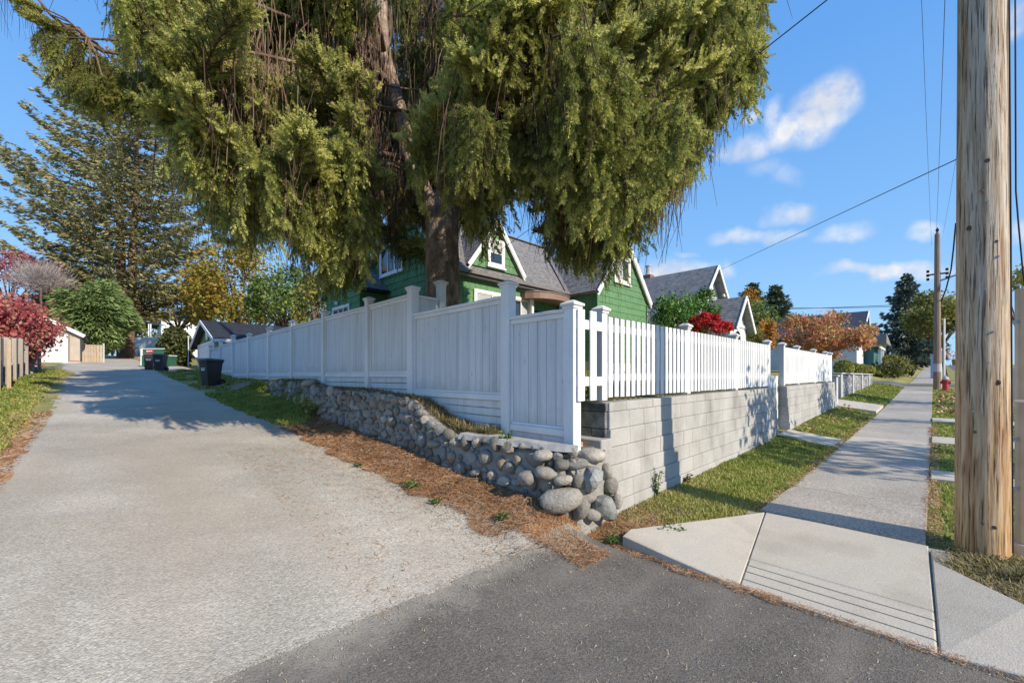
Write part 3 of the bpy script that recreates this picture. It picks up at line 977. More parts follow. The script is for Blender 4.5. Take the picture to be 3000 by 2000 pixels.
    for (y, z, s) in [(8.98, 1.3, .13), (9.05, 1.05, .14), (9.0, .85, .12), (9.5, 1.45, .14), (9.15, 1.2, .1)]:
        o = bpy.data.objects.new('stone', r.choice(round_v[1])); COL.objects.link(o); o.parent = w2
        o.location = (3.12 - o2.x, y - o2.y, z - o2.z); o.scale = (s, s * 1.1, s * .85); o.rotation_euler = (.3, .2, y)


rock_wall()


# ------------------------------------------------------------------ white board fence along the alley
FX = 3.45


def post(mb_parent, x, y, zb, zt, w=.115, name='post', capw=.165, mat='white'):
    h = w / 2
    p = MB().bbox((x - h, y - h, zb), (x + h, y + h, zt), .006).build(name, M[mat], mb_parent)
    c = MB(); k = capw / 2
    c.bbox((x - k, y - k, zt), (x + k, y + k, zt + .028), .006)
    q = k - .006
    c.add([(x - q, y - q, zt + .028), (x + q, y - q, zt + .028), (x + q, y + q, zt + .028), (x - q, y + q, zt + .028), (x - .025, y - .025, zt + .062), (x + .025, y - .025, zt + .062), (x + .025, y + .025, zt + .062), (x - .025, y + .025, zt + .062)],
          [(0, 1, 5, 4), (1, 2, 6, 5), (2, 3, 7, 6), (3, 0, 4, 7), (4, 5, 6, 7)])
    c.bbox((x - h - .012, y - h - .012, zt - .03), (x + h + .012, y + h + .012, zt), .004)
    c.build('post_cap', M[mat], p)
    return p


def board_panel(par, y0, y1, zb, zt, skirts, r, side_trim=True, x=FX):
    """vertical boards between y0 and y1, rails and skirt boards"""
    bwid = .138; n = max(1, round((y1 - y0) / bwid)); bwid = (y1 - y0) / n
    for i in range(n):
        a = y0 + i * bwid
        dx = r.uniform(-.002, .002)
        MB().bbox((x + .012 + dx, a + .0025, zb), (x + .032 + dx, a + bwid - .0025, zt - .02), .0035).build('board', M['boards'], par)
    MB().box((x + .034, y0, zb), (x + .036, y1, zt - .03)).build('backing', M['blind'], par)
    MB().bbox((x - .035, y0, zt - .02), (x + .08, y1, zt + .016), .005).build('top_rail', M['white'], par)
    MB().bbox((x - .012, y0, zt - .075), (x + .011, y1, zt - .021), .004).build('rail_trim', M['white'], par)
    MB().bbox((x - .02, y0, zb - .03), (x + .045, y1, zb + .045), .005).build('bottom_rail', M['white'], par)
    MB().bbox((x - .004, y0, zb + .046), (x + .011, y1, zb + .075), .004).build('rail_trim', M['white'], par)
    if side_trim:
        for a in (y0, y1 - .03):
            MB().bbox((x - .006, a, zb + .076), (x + .011, a + .03, zt - .076), .004).build('side_trim', M['white'], par)
    z = zb - .034
    for (h, ya, yb) in skirts:
        MB().bbox((x + .004 + r.uniform(0, .006), ya, z - h + .008), (x + .03, yb, z), .004).build('skirt_board', M['boards'], par)
        z -= h


def alley_fence():
    f = thing('board_fence', 'tall white board privacy fence stepping up beside the alley', 'fence', (FX, 8, 1.4))
    r = random.Random(4)
    post(f, FX + .03, 2.645, .78, 2.335, .13, capw=.19)
    board_panel(f, 2.715, 3.53, .995, 2.295, [(.085, 2.715, 3.53), (.09, 2.715, 3.53), (.09, 2.715, 3.5)], r)
    post(f, FX + .02, 3.60, .84, 2.70, .135, capw=.19)
    board_panel(f, 3.67, 5.70, 1.335, 2.565, [(.10, 3.67, 5.70), (.10, 3.67, 5.6), (.10, 3.67, 5.05), (.10, 3.67, 4.75)], r)
    post(f, FX + .02, 5.775, 1.15, 2.985, .14, capw=.19)
    ps = [5.775, 7.33, 9.5, 11.7, 13.85, 16.3, 18.75, 21.2, 23.6]
    for i, (a, b) in enumerate(zip(ps[:-1], ps[1:])):
        zt = 2.90 if b < 17 else (2.93 if b < 22 else 2.86)
        zb = 1.62 if b < 10 else (1.63 if b < 15 else (1.64 if b < 19 else 1.78))
        board_panel(f, a + .065, b - .065, zb, zt, [(.10, a + .065, b - .065)] * (3 if b < 8 else 2 if b < 15 else 1), r, x=FX + .02)
        post(f, FX + .03, b, 1.3, 3.02 if b < 17 else 3.14 if b < 22 else 3.02, .125, capw=.18)
    # short return panel and its post beside the trunk
    post(f, 4.02, 5.80, 1.3, 3.16, .125, capw=.19)
    MB().bbox((3.56, 5.785, 1.6), (3.95, 5.815, 2.86), .004).build('return_panel', M['boards'], f)
    MB().bbox((3.56, 5.76, 2.44), (3.95, 5.784, 2.52), .004).build('return_rail', M['white'], f)
    MB().bbox((3.56, 5.76, 2.861), (3.95, 5.84, 2.9), .004).build('return_rail', M['white'], f)
    return f


alley_fence()
# board stub beyond the garage
f2 = thing('board_fence', 'short white board fence end between the garage door and the dark bush', 'fence', (3.5, 31.5, 1.9))
r_ = random.Random(2)
board_panel(f2, 31.2, 33.2, 2.0, 4.0, [(.1, 31.2, 33.2)], r_, x=3.5)
post(f2, 3.5, 33.3, 1.9, 4.55, .13)


# ------------------------------------------------------------------ picket fences and gate
def picket(par, x, y, zb, zt, w=.088, t=.02, name='picket'):
    return MB().bbox((x, y, zb), (x + w, y + t, zt), .004).build(name, M['white'], par)


def picket_fence(name, label, posts, sl, z0, x_ref, first_wide=None):
    f = thing(name, label, 'picket fence', (posts[0], 2.62, z0 + 1.3))
    top = lambda x: z0 + 1.02 + sl * (x - x_ref)
    bot = lambda x: z0 + .035 + sl * (x - x_ref)
    for i, px in enumerate(posts):
        post(f, px, 2.655, bot(px) - .03, top(px) - .0, .105, capw=.165)
    r = random.Random(6)
    for a, b in zip(posts[:-1], posts[1:]):
        n = round((b - a - .1) / .127); st = (b - a - .105) / n
        for k in range(n):
            x = a + .0525 + st * (k + .5) - .042
            picket(f, x, 2.60, bot(x) + r.uniform(-.004, .004), top(x) - .06, .084)
        for zz in (.235, .80):
            zb_ = bot(a); ze = bot(b)
            m = MB()
            P = [(a + .05, 2.622, zb_ + zz - .045), (a + .05, 2.622, zb_ + zz + .045), (a + .05, 2.66, zb_ + zz + .045), (a + .05, 2.66, zb_ + zz - .045)]
            m.prism(P, (b - a - .1, 0, ze - zb_)); m.build('rail', M['white'], f)
    return f


pf = picket_fence('picket_fence', 'near white picket fence on the block wall, from corner post to gate',
                  [4.03, 6.33, 8.52, 10.75], .004, 1.325, 4.0)
# two wide pickets at the corner
for x in (3.455, 3.67):
    picket(pf, x, 2.548, 1.345, 2.30, .115, .022, 'wide_picket')
for zz in (1.5, 2.1):
    MB().bbox((3.46, 2.5705, zz), (3.975, 2.579, zz + .1), .003).build('rail', M['white'], pf)
picket_fence('picket_fence', 'farther white picket fence on the block wall beyond the gate', [12.08, 13.65, 15.91, 17.94, 18.88], .005, 1.375, 12.0)
gt = thing('picket_gate', 'narrow white slatted gate in the gap between the two block walls', 'gate', (11.45, 2.75, .3))
for k in range(9):
    x = 10.96 + k * .108
    MB().bbox((x, 2.70, .32), (x + .07, 2.72, 1.62), .004).build('slat', M['white'], gt)
for zz in (.42, 1.45):
    MB().bbox((10.95, 2.722, zz), (11.95, 2.755, zz + .09), .004).build('rail', M['white'], gt)
MB().bbox((10.94, 2.70, .2), (11.95, 2.725, .31), .004).build('kick_board', M['block'], gt)
# ------------------------------------------------------------------ shakes and shingles
def poly_span(poly, v):
    xs = []
    n = len(poly)
    for i in range(n):
        (u0, v0), (u1, v1) = poly[i], poly[(i + 1) % n]
        if (v0 > v) != (v1 > v): xs.append(u0 + (u1 - u0) * (v - v0) / (v1 - v0))
    return (min(xs), max(xs)) if len(xs) >= 2 else None


def shake_wall(par, O, U, N, poly, mat, row=.27, seed=1, wmin=.14, wmax=.3, base=True, name='shake_course'):
    """O origin, U unit horizontal, N outward normal; poly in (u, z) over O. One object per course."""
    O, U, N = Vector(O), Vector(U), Vector(N); Z = Vector((0, 0, 1)); r = random.Random(seed)
    if base:
        MB().prism([O + U * u + Z * v - N * .004 for u, v in poly], -N * .12).build('wall', M['green_wall'], par)
    v0 = min(p[1] for p in poly); v1 = max(p[1] for p in poly)
    v = v0
    while v < v1 - .03:
        h = min(row, v1 - v)
        sp_b = poly_span(poly, v + .012); sp_t = poly_span(poly, v + h - .004)
        if sp_b:
            mb = MB(); u = sp_b[0]
            while u < sp_b[1] - .01:
                w = min(r.uniform(wmin, wmax), sp_b[1] - u)
                if sp_b[1] - (u + w) < .06: w = sp_b[1] - u
                ua, ub = u + .002, u + w - .002
                ta, tb = ua, ub
                if sp_t: ta = min(max(ua, sp_t[0]), sp_t[1]); tb = min(max(ub, sp_t[0]), sp_t[1])
                pr = .026 + r.uniform(-.003, .003); dz = r.uniform(-.004, .004)
                a = O + U * ua + Z * (v + dz); b = O + U * ub + Z * (v + dz); c = O + U * tb + Z * (v + h); d = O + U * ta + Z * (v + h)
                p = [a + N * pr, b + N * pr, c + N * .006, d + N * .006, a, b, c, d]
                mb.add(p, [(0, 1, 2, 3), (4, 5, 1, 0), (5, 6, 2, 1), (7, 4, 0, 3)])
                u += w
            fix_out(mb, N)
            mb.build(name, mat, par)
        v += row


def fix_out(mb, N):
    """front quads must face N"""
    for i in range(0, len(mb.f)):
        f = mb.f[i]
        if i % 4 == 0:
            p = [Vector(mb.v[q]) for q in f]
            if (p[1] - p[0]).cross(p[2] - p[0]).dot(N) < 0:
                for j in range(i, i + 4): mb.f[j] = tuple(reversed(mb.f[j]))


def shingle_roof(par, O, U, V, poly, mat, row=.145, tab=.24, seed=1, thick=.12, name='roof'):
    """O origin at eave, U along eave, V up the slope; poly in (u, v). Deck plus raised tabs (stuff)."""
    O, U, V = Vector(O), Vector(U), Vector(V); Nn = U.cross(V).normalized()
    if Nn.z < 0: Nn = -Nn
    r = random.Random(seed)
    deck = MB().prism([O + U * u + V * v for u, v in poly], -Nn * thick).build(name, mat, par)
    mb = MB(); v0 = min(p[1] for p in poly); v1 = max(p[1] for p in poly)
    v = v0; k = 0
    flip = U.cross(V).dot(Nn) < 0
    while v < v1 - .02:
        h = min(row, v1 - v)
        sb, st = poly_span(poly, v + .01), poly_span(poly, v + h - .01)
        if sb:
            if not st: st = sb
            u = sb[0] - (tab * .5 if k % 2 else 0)
            while u < sb[1]:
                w = tab * r.uniform(.8, 1.2)
                a, b = max(u + .004, sb[0]), min(u + w - .004, sb[1])
                if b - a > .02:
                    ta, tb = min(max(a, st[0]), st[1]), min(max(b, st[0]), st[1])
                    e = .014 + r.uniform(-.004, .008)
                    p = [O + U * a + V * v + Nn * e, O + U * b + V * v + Nn * e, O + U * tb + V * (v + h) + Nn * .003, O + U * ta + V * (v + h) + Nn * .003,
                         O + U * a + V * v, O + U * b + V * v]
                    fs = [(0, 1, 2, 3), (4, 5, 1, 0)]
                    if flip: fs = [tuple(reversed(f)) for f in fs]
                    mb.add(p, fs)
                u += w
        v += row; k += 1
    o = mb.build('shingles', mat, deck); o['kind'] = 'stuff'
    return deck


def window(par, O, U, N, w, h, frame=.09, kind='slider', blind=None, name='window', sill=True, fm='trim'):
    """O lower left corner of the outer casing on the wall surface"""
    O, U, N = Vector(O), Vector(U), Vector(N); Z = Vector((0, 0, 1))

    def bx(u0, u1, z0, z1, d0, d1):
        m = MB(); P = [O + U * u0 + Z * z0 + N * d0, O + U * u1 + Z * z0 + N * d0, O + U * u1 + Z * z1 + N * d0, O + U * u0 + Z * z1 + N * d0]
        return m.prism(P, N * (d1 - d0))

    fr = MB()
    for a in [(0, frame, 0, h), (w - frame, w, 0, h), (frame, w - frame, h - frame, h), (frame, w - frame, 0, frame)]:
        b = bx(*a, .0, .06); fr.add(b.v, b.f)
    wo = fr.build(name, M[fm], par)
    sash = MB(); s = .035
    if kind == 'slider': parts = [(frame, w / 2 + s / 2, frame, h - frame, .02), (w / 2 - s / 2, w - frame, frame, h - frame, .03)]
    elif kind == 'hung': parts = [(frame, w - frame, frame, h / 2 + s / 2, .03), (frame, w - frame, h / 2 - s / 2, h - frame, .02)]
    elif kind == 'triple': parts = [(frame + (w - 2 * frame) * i / 3, frame + (w - 2 * frame) * (i + 1) / 3, frame, h - frame, .025) for i in range(3)]
    else: parts = [(frame, w - frame, frame, h - frame, .025)]
    for (a, b, c, d, z) in parts:
        for q in [(a, a + s, c, d), (b - s, b, c, d), (a + s, b - s, d - s, d), (a + s, b - s, c, c + s)]:
            m = bx(*q, .008, z + .012); sash.add(m.v, m.f)
    sash.build('sash', M[fm], wo)
    for i, (a, b, c, d, z) in enumerate(parts):
        mt = M['blind'] if (blind and i in blind) else M['glass']
        bx(a + s, b - s, c + s, d - s, .004, .012 + (z - .02)).build('pane', mt, wo)
    if sill:
        bx(-.04, w + .04, -.05, -.002, 0, .1).build('sill', M[fm], wo)
    return wo


def beam(mb, a, b, w, h, up=Vector((0, 0, 1)), side=0, mi=0):
    """rectangular bar from a to b; w sideways, h along up"""
    a, b = Vector(a), Vector(b); t = (b - a).normalized(); s = t.cross(up).normalized(); n = s.cross(t)
    P = [a - s * w / 2 - n * h / 2, a + s * w / 2 - n * h / 2, a + s * w / 2 + n * h / 2, a - s * w / 2 + n * h / 2]
    mb.prism(P, b - a, mi); return mb


def gutter(par, a, b, mat='gutter'):
    m = MB(); a, b = Vector(a), Vector(b)
    beam(m, a, b, .11, .10); m.build('gutter', M[mat], par)


# ------------------------------------------------------------------ green house
def green_house():
    h = thing('green_house', 'green shake-sided house with grey roof, dormer and steep front gable behind the picket fence', 'house', (13, 13, 1.7))
    Z0 = 1.6
    YG, YM = 9.7, 11.45        # front gable wall, main wall
    XL = 8.6                    # alley side wall
    EA = 5.2
    # concrete footing
    MB().box((14.44, YG + .03, 1.2), (18.5, 12.6, 2.26)).build('foundation', M['block'], h)
    MB().box((XL + .03, YM + .03, 1.2), (14.4, 19, 2.2)).build('foundation', M['block'], h)
    # front gable
    ax, az = 16.5, 7.72
    sl = (az - 5.22) / (ax - 14.4)
    poly = [(0, 2.24), (4.1, 2.24), (4.1, 5.12), (2.05, 7.55), (0, 5.12)]
    shake_wall(h, (14.46, YG, 0), (1, 0, 0), (0, -1, 0), poly, M['green'], row=.275, seed=2)
    shake_wall(h, (14.46, YM + .1, 0), (0, -1, 0), (-1, 0, 0), [(0, 2.24), (1.85, 2.24), (1.85, 5.1), (0, 5.1)], M['green'], row=.275, seed=3)
    for x in (14.42, 18.56):
        MB().box((x - .03, YG - .04, 2.24), (x + .04, YG + .03, 5.12)).build('corner_board', M['green'], h)
    window(h, (15.66, YG - .02, 5.72), (1, 0, 0), (0, -1, 0), 1.32, 1.2, .12, 'slider', blind=[0])
    # gable roof: ridge runs back
    ov = .16
    half = 2.22; rise = 2.62
    V1 = Vector((half, 0, rise)); L1 = V1.length; V1n = V1.normalized()
    back = 15.2
    nz = 1 / math.hypot(1, rise / half)
    # left slope from eave at x=14.28
    for sgn, x0 in ((1, 14.30), (-1, 18.74)):
        Vv = Vector((half * sgn, 0, rise)).normalized()
        shingle_roof(h, (x0, YG - ov, 5.13), (0, 1, 0), Vv, [(0, 0), (2.0, 0), (back - YG + ov, L1), (0, L1)] if sgn > 0 else [(0, 0), (back - YG + ov, 0), (back - YG + ov, L1), (0, L1)], M['roof'], seed=4 + sgn, tab=.26, row=.15)
    for sgn, x0 in ((1, 14.30), (-1, 18.74)):
        m = MB()
        a = Vector((x0 - .04 * sgn, YG - ov - .02, 5.06)); b = Vector((ax + .02, YG - ov - .02, 5.06 + rise + .05))
        beam(m, a, b, .045, .17, up=Vector((0, -1, 0)).cross(b - a).normalized() * (1 if sgn > 0 else -1))
        m.build('barge_board', M['trim'], h)
        m = MB(); a2 = a + Vector((0, .03, -.14)); b2 = b + Vector((0, .03, -.15))
        beam(m, a2, b2, .06, .07, up=Vector((0, -1, 0)).cross(b - a).normalized() * (1 if sgn > 0 else -1)); m.build('barge_moulding', M['trim'], h)
    # main block
    shake_wall(h, (XL, YM, 0), (1, 0, 0), (0, -1, 0), [(0, 2.2), (5.85, 2.2), (5.85, 5.12), (0, 5.12)], M['green'], row=.275, seed=8)
    window(h, (9.3, YM - .02, 3.0), (1, 0, 0), (0, -1, 0), 1.75, 1.72, .11, 'slider', blind=[0, 1])
    window(h, (11.15, YM - .02, 3.0), (1, 0, 0), (0, -1, 0), 1.05, 1.72, .11, 'slider', blind=[1])
    msl = .875
    Vm = Vector((0, 1, msl)).normalized(); Lm = 4.0 * math.hypot(1, msl)
    # main front slope, cut by the valley against the front gable
    # valley runs from (14.4, 11.2) up to the gable ridge
    shingle_roof(h, (XL - .22, 11.2, EA), (1, 0, 0), Vm, [(0, 0), (5.98, 0), (8.3, 2.5 * math.hypot(1, msl)), (9.6, Lm), (0, Lm)], M['roof'], seed=11, tab=.27)
    shingle_roof(h, (XL - .22, 19.2, EA), (1, 0, 0), Vector((0, -1, msl)).normalized(), [(0, 0), (9.6, 0), (9.6, Lm), (0, Lm)], M['roof'], seed=12, row=.4, tab=.6)
    m = MB()
    beam(m, (14.36, 11.16, EA + .06), (16.5, 14.1, 7.9), .16, .03); m.build('valley_flashing', M['gutter'], h)
    m = MB()
    for i in range(40):
        x = XL - .2 + i * .24
        beam(m, (x, 15.2, 8.72 + .03), (x + .23, 15.2, 8.72 + .02), .26, .03)
    m.build('ridge_cap', M['roof'], h)
    gutter(h, (XL - .24, 11.12, EA + .0), (14.44, 11.12, EA + .02))
    MB().box((XL - .1, 11.18, EA - .13), (14.4, 11.44, EA - .07)).build('soffit', M['gutter'], h)
    m = MB(); m.tube([(14.4, 11.2, EA - .05), (14.4, 11.36, EA - .3), (14.4, 11.4, 2.2)], .035, 8); m.build('downpipe', M['green'], h)
    # dormer
    YD = 11.6
    dpoly = [(0, 5.62), (2.5, 5.62), (1.25, 7.32)]
    shake_wall(h, (9.28, YD, 0), (1, 0, 0), (0, -1, 0), dpoly, M['green'], row=.275, seed=14)
    window(h, (10.07, YD - .02, 5.72), (1, 0, 0), (0, -1, 0), .86, 1.05, .11, 'hung', blind=[1])
    for sgn, x0 in ((1, 9.12), (-1, 11.94)):
        Vv = Vector((1.41 * sgn, 0, 1.86)).normalized(); L = math.hypot(1.41, 1.86)
        shingle_roof(h, (x0, YD - .15, 5.60), (0, 1, 0), Vv, [(0, 0), (.3, 0), (2.6, L), (0, L)], M['roof'], seed=15 + sgn, tab=.22)
        m = MB(); a = Vector((x0 - .02 * sgn, YD - .17, 5.55)); b = Vector((10.53, YD - .17, 7.44))
        u = Vector((0, -1, 0)).cross(b - a).normalized() * (1 if sgn > 0 else -1)
        beam(m, a, b, .04, .13, up=u); m.build('barge_board', M['trim'], h)
        m = MB(); beam(m, a + Vector((0, .03, -.12)), b + Vector((0, .03, -.13)), .05, .05, up=u); m.build('barge_moulding', M['trim'], h)
    # alley side gable wall
    shake_wall(h, (XL, 19.0, 0), (0, -1, 0), (-1, 0, 0), [(0, 2.2), (7.55, 2.2), (7.55, 5.1), (3.8, 8.45), (0, 5.1)], M['green'], row=.275, seed=18)
    window(h, (XL - .02, 16.95, 5.9), (0, -1, 0), (-1, 0, 0), 1.95, 1.35, .1, 'triple')
    for sgn, y0 in ((1, 11.12), (-1, 19.28)):
        m = MB(); a = Vector((XL - .26, y0, EA - .06)); b = Vector((XL - .26, 15.2, 8.66))
        u = Vector((1, 0, 0)).cross(b - a).normalized()
        if u.z < 0: u = -u
        beam(m, a, b, .04, .16, up=u); m.build('barge_board', M['trim'], h)
    # low wing towards the alley, with a clipped gable
    XW = 7.4
    shake_wall(h, (XW, 20.0, 0), (0, -1, 0), (-1, 0, 0), [(0, 2.2), (3.6, 2.2), (3.6, 5.2), (2.9, 5.86), (.75, 5.86), (0, 5.2)], M['green'], row=.275, seed=20)
    shake_wall(h, (XW, 16.4, 0), (1, 0, 0), (0, -1, 0), [(0, 2.2), (1.2, 2.2), (1.2, 5.1), (0, 5.1)], M['green'], row=.275, seed=21)
    window(h, (XW - .02, 19.15, 3.3), (0, -1, 0), (-1, 0, 0), 1.85, 1.4, .1, 'triple')
    wsl = .88; Lw = 1.95 * math.hypot(1, wsl)
    for sgn, y0 in ((1, 16.2), (-1, 20.2)):
        Vv = Vector((0, sgn, wsl)).normalized()
        shingle_roof(h, (XW - .22, y0, 5.22), (1, 0, 0), Vv, [(0, 0), (1.42, 0), (1.42, Lw), (1.0, Lw), (0, .95)], M['roof'], seed=22 + sgn)
        m = MB(); a = Vector((XW - .25, y0 + .02 * sgn, 5.16)); b = Vector((XW - .25, y0 + .72 * sgn, 5.80))
        u = Vector((1, 0, 0)).cross(b - a).normalized()
        if u.z < 0: u = -u
        beam(m, a, b, .04, .15, up=u); m.build('barge_board', M['trim'], h)
    m = MB(); beam(m, (XW - .25, 16.9, 5.84), (XW - .25, 19.5, 5.84), .04, .12); m.build('fascia', M['trim'], h)
    shingle_roof(h, (XW - .24, 19.5, 5.88), (0, -1, 0), Vector((.62, 0, .62)).normalized(), [(0, 0), (2.6, 0), (1.5, 1.5), (1.1, 1.5)], M['roof'], seed=30)
    gutter(h, (XW - .2, 16.12, 5.17), (XL - .05, 16.12, 5.17), 'roof_dark')
    # rounded entry canopy, porch posts and door
    cx, cz = 13.0, 4.66
    n = 14; pts = [(cx - 1.32 + 2.64 * i / n, YM - .02 - .95 * math.sqrt(max(0, 1 - (2 * i / n - 1) ** 2 * .93))) for i in range(n + 1)]
    m = MB(); m.prism([(x, y, cz) for x, y in pts] + [(pts[-1][0], YM, cz), (pts[0][0], YM, cz)], (0, 0, .24)); m.build('entry_canopy', M['canopy'], h)
    m = MB(); m.prism([(x * 1.0, y - .03, cz + .241) for x, y in pts] + [(pts[-1][0], YM, cz + .241), (pts[0][0], YM, cz + .241)], (0, 0, .04)); m.build('canopy_edge', M['gutter'], h)
    for x in (12.05, 13.9):
        MB().bbox((x, YM - .3, 2.0), (x + .12, YM - .18, cz), .006).build('porch_post', M['trim'], h)
    MB().box((12.3, YM - .05, 2.2), (13.3, YM - .015, 4.3)).build('door', M['dark'], h)
    MB().box((11.9, YM - 1.0, 1.6), (14.3, YM, 2.05)).build('porch_step', M['block'], h)
    # meter and cables at the right corner
    MB().bbox((18.64, YG - .02, 4.2), (18.86, YG + .14, 4.6), .02).build('meter_box', M['gutter'], h)
    MB().tube([(18.6, YG - .04, 5.0), (18.85, YG - .1, 4.9), (19.0, YG - .1, 4.5), (18.9, YG - .1, 4.2), (18.75, YG - .05, 4.3)], .02, 6).build('service_cable', M['blind'], h)
    MB().tube([(18.55, YG - .05, 5.0), (18.55, YG - .05, 2.2)], .03, 6).build('downpipe', M['green'], h)
    # lamps under the eaves
    MB().tube([(10.8, 11.35, 4.95), (10.8, 11.2, 4.92)], [.03, .07], 8).build('flood_lamp', M['trim'], h)
    MB().tube([(7.38, 18.6, 4.9), (7.25, 18.5, 4.85)], [.03, .08], 8).build('flood_lamp', M['trim'], h)
    return h


green_house()


# ------------------------------------------------------------------ green garage with a white door
def green_garage():
    g = thing('green_garage', 'small green garage with dark roof and white door facing the alley', 'garage', (5.5, 27.5, 1.9))
    X = 3.92; Y0, Y1 = 23.7, 30.6; ym = 27.15; E, A = 3.45, 4.52
    shake_wall(g, (X, Y1, 0), (0, -1, 0), (-1, 0, 0), [(0, 1.7), (6.9, 1.7), (6.9, E), (3.45, A - .05), (0, E)], M['green'], row=.25, seed=40)
    MB().box((X + .14, Y0 + .02, 1.7), (9.5, Y1, E - .02)).build('wall', M['green_wall'], g)
    for sgn, y0 in ((1, Y0 - .4), (-1, Y1 + .4)):
        hw = 3.85; rise = A - E + .18
        Vv = Vector((0, hw * sgn, rise)).normalized(); L = math.hypot(hw, rise)
        shingle_roof(g, (X - .35, y0, E - .12), (1, 0, 0), Vv, [(0, 0), (6.4, 0), (6.4, L), (0, L)], M['roof_dark'], seed=41 + sgn, row=.16, tab=.3)
        m = MB(); a = Vector((X - .38, y0, E - .2)); b = Vector((X - .38, ym, A - .02)); u = Vector((1, 0, 0)).cross(b - a).normalized()
        if u.z < 0: u = -u
        beam(m, a, b, .04, .16, up=u); m.build('barge_board', M['trim'], g)
    m = MB(); beam(m, (X - .35, Y0 - .42, E - .16), (X + 6.0, Y0 - .42, E - .16), .04, .14); m.build('fascia', M['trim'], g)
    d = MB().bbox((X - .06, 25.3, 1.85), (X - .02, 30.2, 3.3), .01).build('garage_door', M['white'], g)
    for k in range(4):
        MB().bbox((X - .075, 25.4, 1.9 + k * .35), (X - .061, 30.1, 2.2 + k * .35), .006).build('door_panel', M['white'], d)
    for (a, b) in ((25.12, 25.28), (30.22, 30.38)):
        MB().box((X - .08, a, 1.8), (X - .01, b, 3.44)).build('door_frame', M['trim'], g)
    MB().box((X - .08, 25.28, 3.31), (X - .01, 30.22, 3.44)).build('door_frame', M['trim'], g)
    m = MB(); m.tube([(X - .10, ym, 3.88), (X - .05, ym, 3.88)], .33, 20); v = m.build('gable_medallion', M['trim'], g)
    MB().tube([(X - .115, ym, 3.88), (X - .101, ym, 3.88)], .2, 16).build('medallion_boss', M['white'], v)
    window(g, (X + .6, Y0, 2.4), (1, 0, 0), (0, -1, 0), .8, .7, .08, 'single')


green_garage()

M['beige'] = pmat('beige_stucco', [(.40, .345, .285), (.46, .40, .34)], scale=3, rough=.9, bump=(60, .003))
M['redline'] = pmat('red_paint', [(.42, .10, .08)], rough=.7)
M['fence_grey'] = pmat('weathered_boards', [(.25, .22, .20), (.36, .32, .29), (.42, .385, .36)], scale=2.5, stretch=(5, 5, .4), rough=.9, fine=(30, .15), bump=(40, .003), rand=.1)
M['fence_tan'] = pmat('tan_boards', [(.36, .28, .20), (.46, .37, .28)], scale=2.5, stretch=(5, 5, .4), rough=.9, fine=(30, .15), bump=(40, .003), rand=.08)


def beige_garage():
    g = thing('beige_garage', 'beige garage with plain white door at the end of the left fence', 'garage', (-2.4, 36, 2.5))
    Y = 35.0; x0, x1 = -3.9, -1.09; zb = 2.35
    xm, E, A = -2.5, 4.05, 4.85
    MB().prism([(x0, Y, zb - .4), (x1, Y, zb - .4), (x1, Y, E), (xm, Y, A), (x0, Y, E)], (0, 5.5, 0)).build('wall', M['beige'], g)
    MB().bbox((-3.2, Y - .05, zb + .03), (-1.57, Y - .005, 4.04), .01).build('garage_door', M['white'], g)
    for a, b, c, d in [(-1.555, -1.50, zb, 4.12), (-3.2, -1.56, 4.05, 4.12)]:
        MB().box((a, Y - .06, c), (b, Y - .004, d)).build('door_frame', M['gutter'], g)
    MB().box((-1.5, Y - .04, zb + .12), (x1 - .02, Y - .005, zb + .18)).build('red_band', M['redline'], g)
    MB().box((-1.56, Y - .12, zb - .3), (x1 + .03, Y - .003, zb + .115)).build('plinth', M['concrete'] if 'concrete' in M else M['block'], g)
    for sgn, xe in ((1, x0 - .2), (-1, x1 + .2)):
        a = Vector((xe, Y - .25, E - .1)); b = Vector((xm, Y - .25, A + .06)); t = (b - a)
        n = Vector((0, 1, 0)).cross(t).normalized()
        if n.z < 0: n = -n
        MB().prism([a, b, b + n * .1, a + n * .1], (0, 6, 0)).build('roof', M['roof2'], g)
        m = MB(); beam(m, a + Vector((0, -.02, 0)), b + Vector((0, -.02, 0)), .04, .18, up=n); m.build('barge_board', M['trim'], g)
    # drive slab
    s = thing('wooden_yard_gate', 'tan wooden yard gate between the beige garage and the big conifer', 'gate', (-.7, 36, 2.5))
    zb2 = 2.36
    for k in range(7):
        xx = -1.03 + k * .125
        MB().bbox((xx, 36.0, zb2 + .02), (xx + .115, 36.03, 3.55), .005).build('board', M['fence_tan'], s)
    MB().bbox((-.15, 35.9, zb2 - .2), (-.06, 36.0, 3.65), .006).build('post', M['blind'], s)
    for zz in (2.6, 3.3):
        MB().box((-1.03, 36.032, zz), (-.16, 36.06, zz + .1)).build('rail', M['fence_tan'], s)


beige_garage()


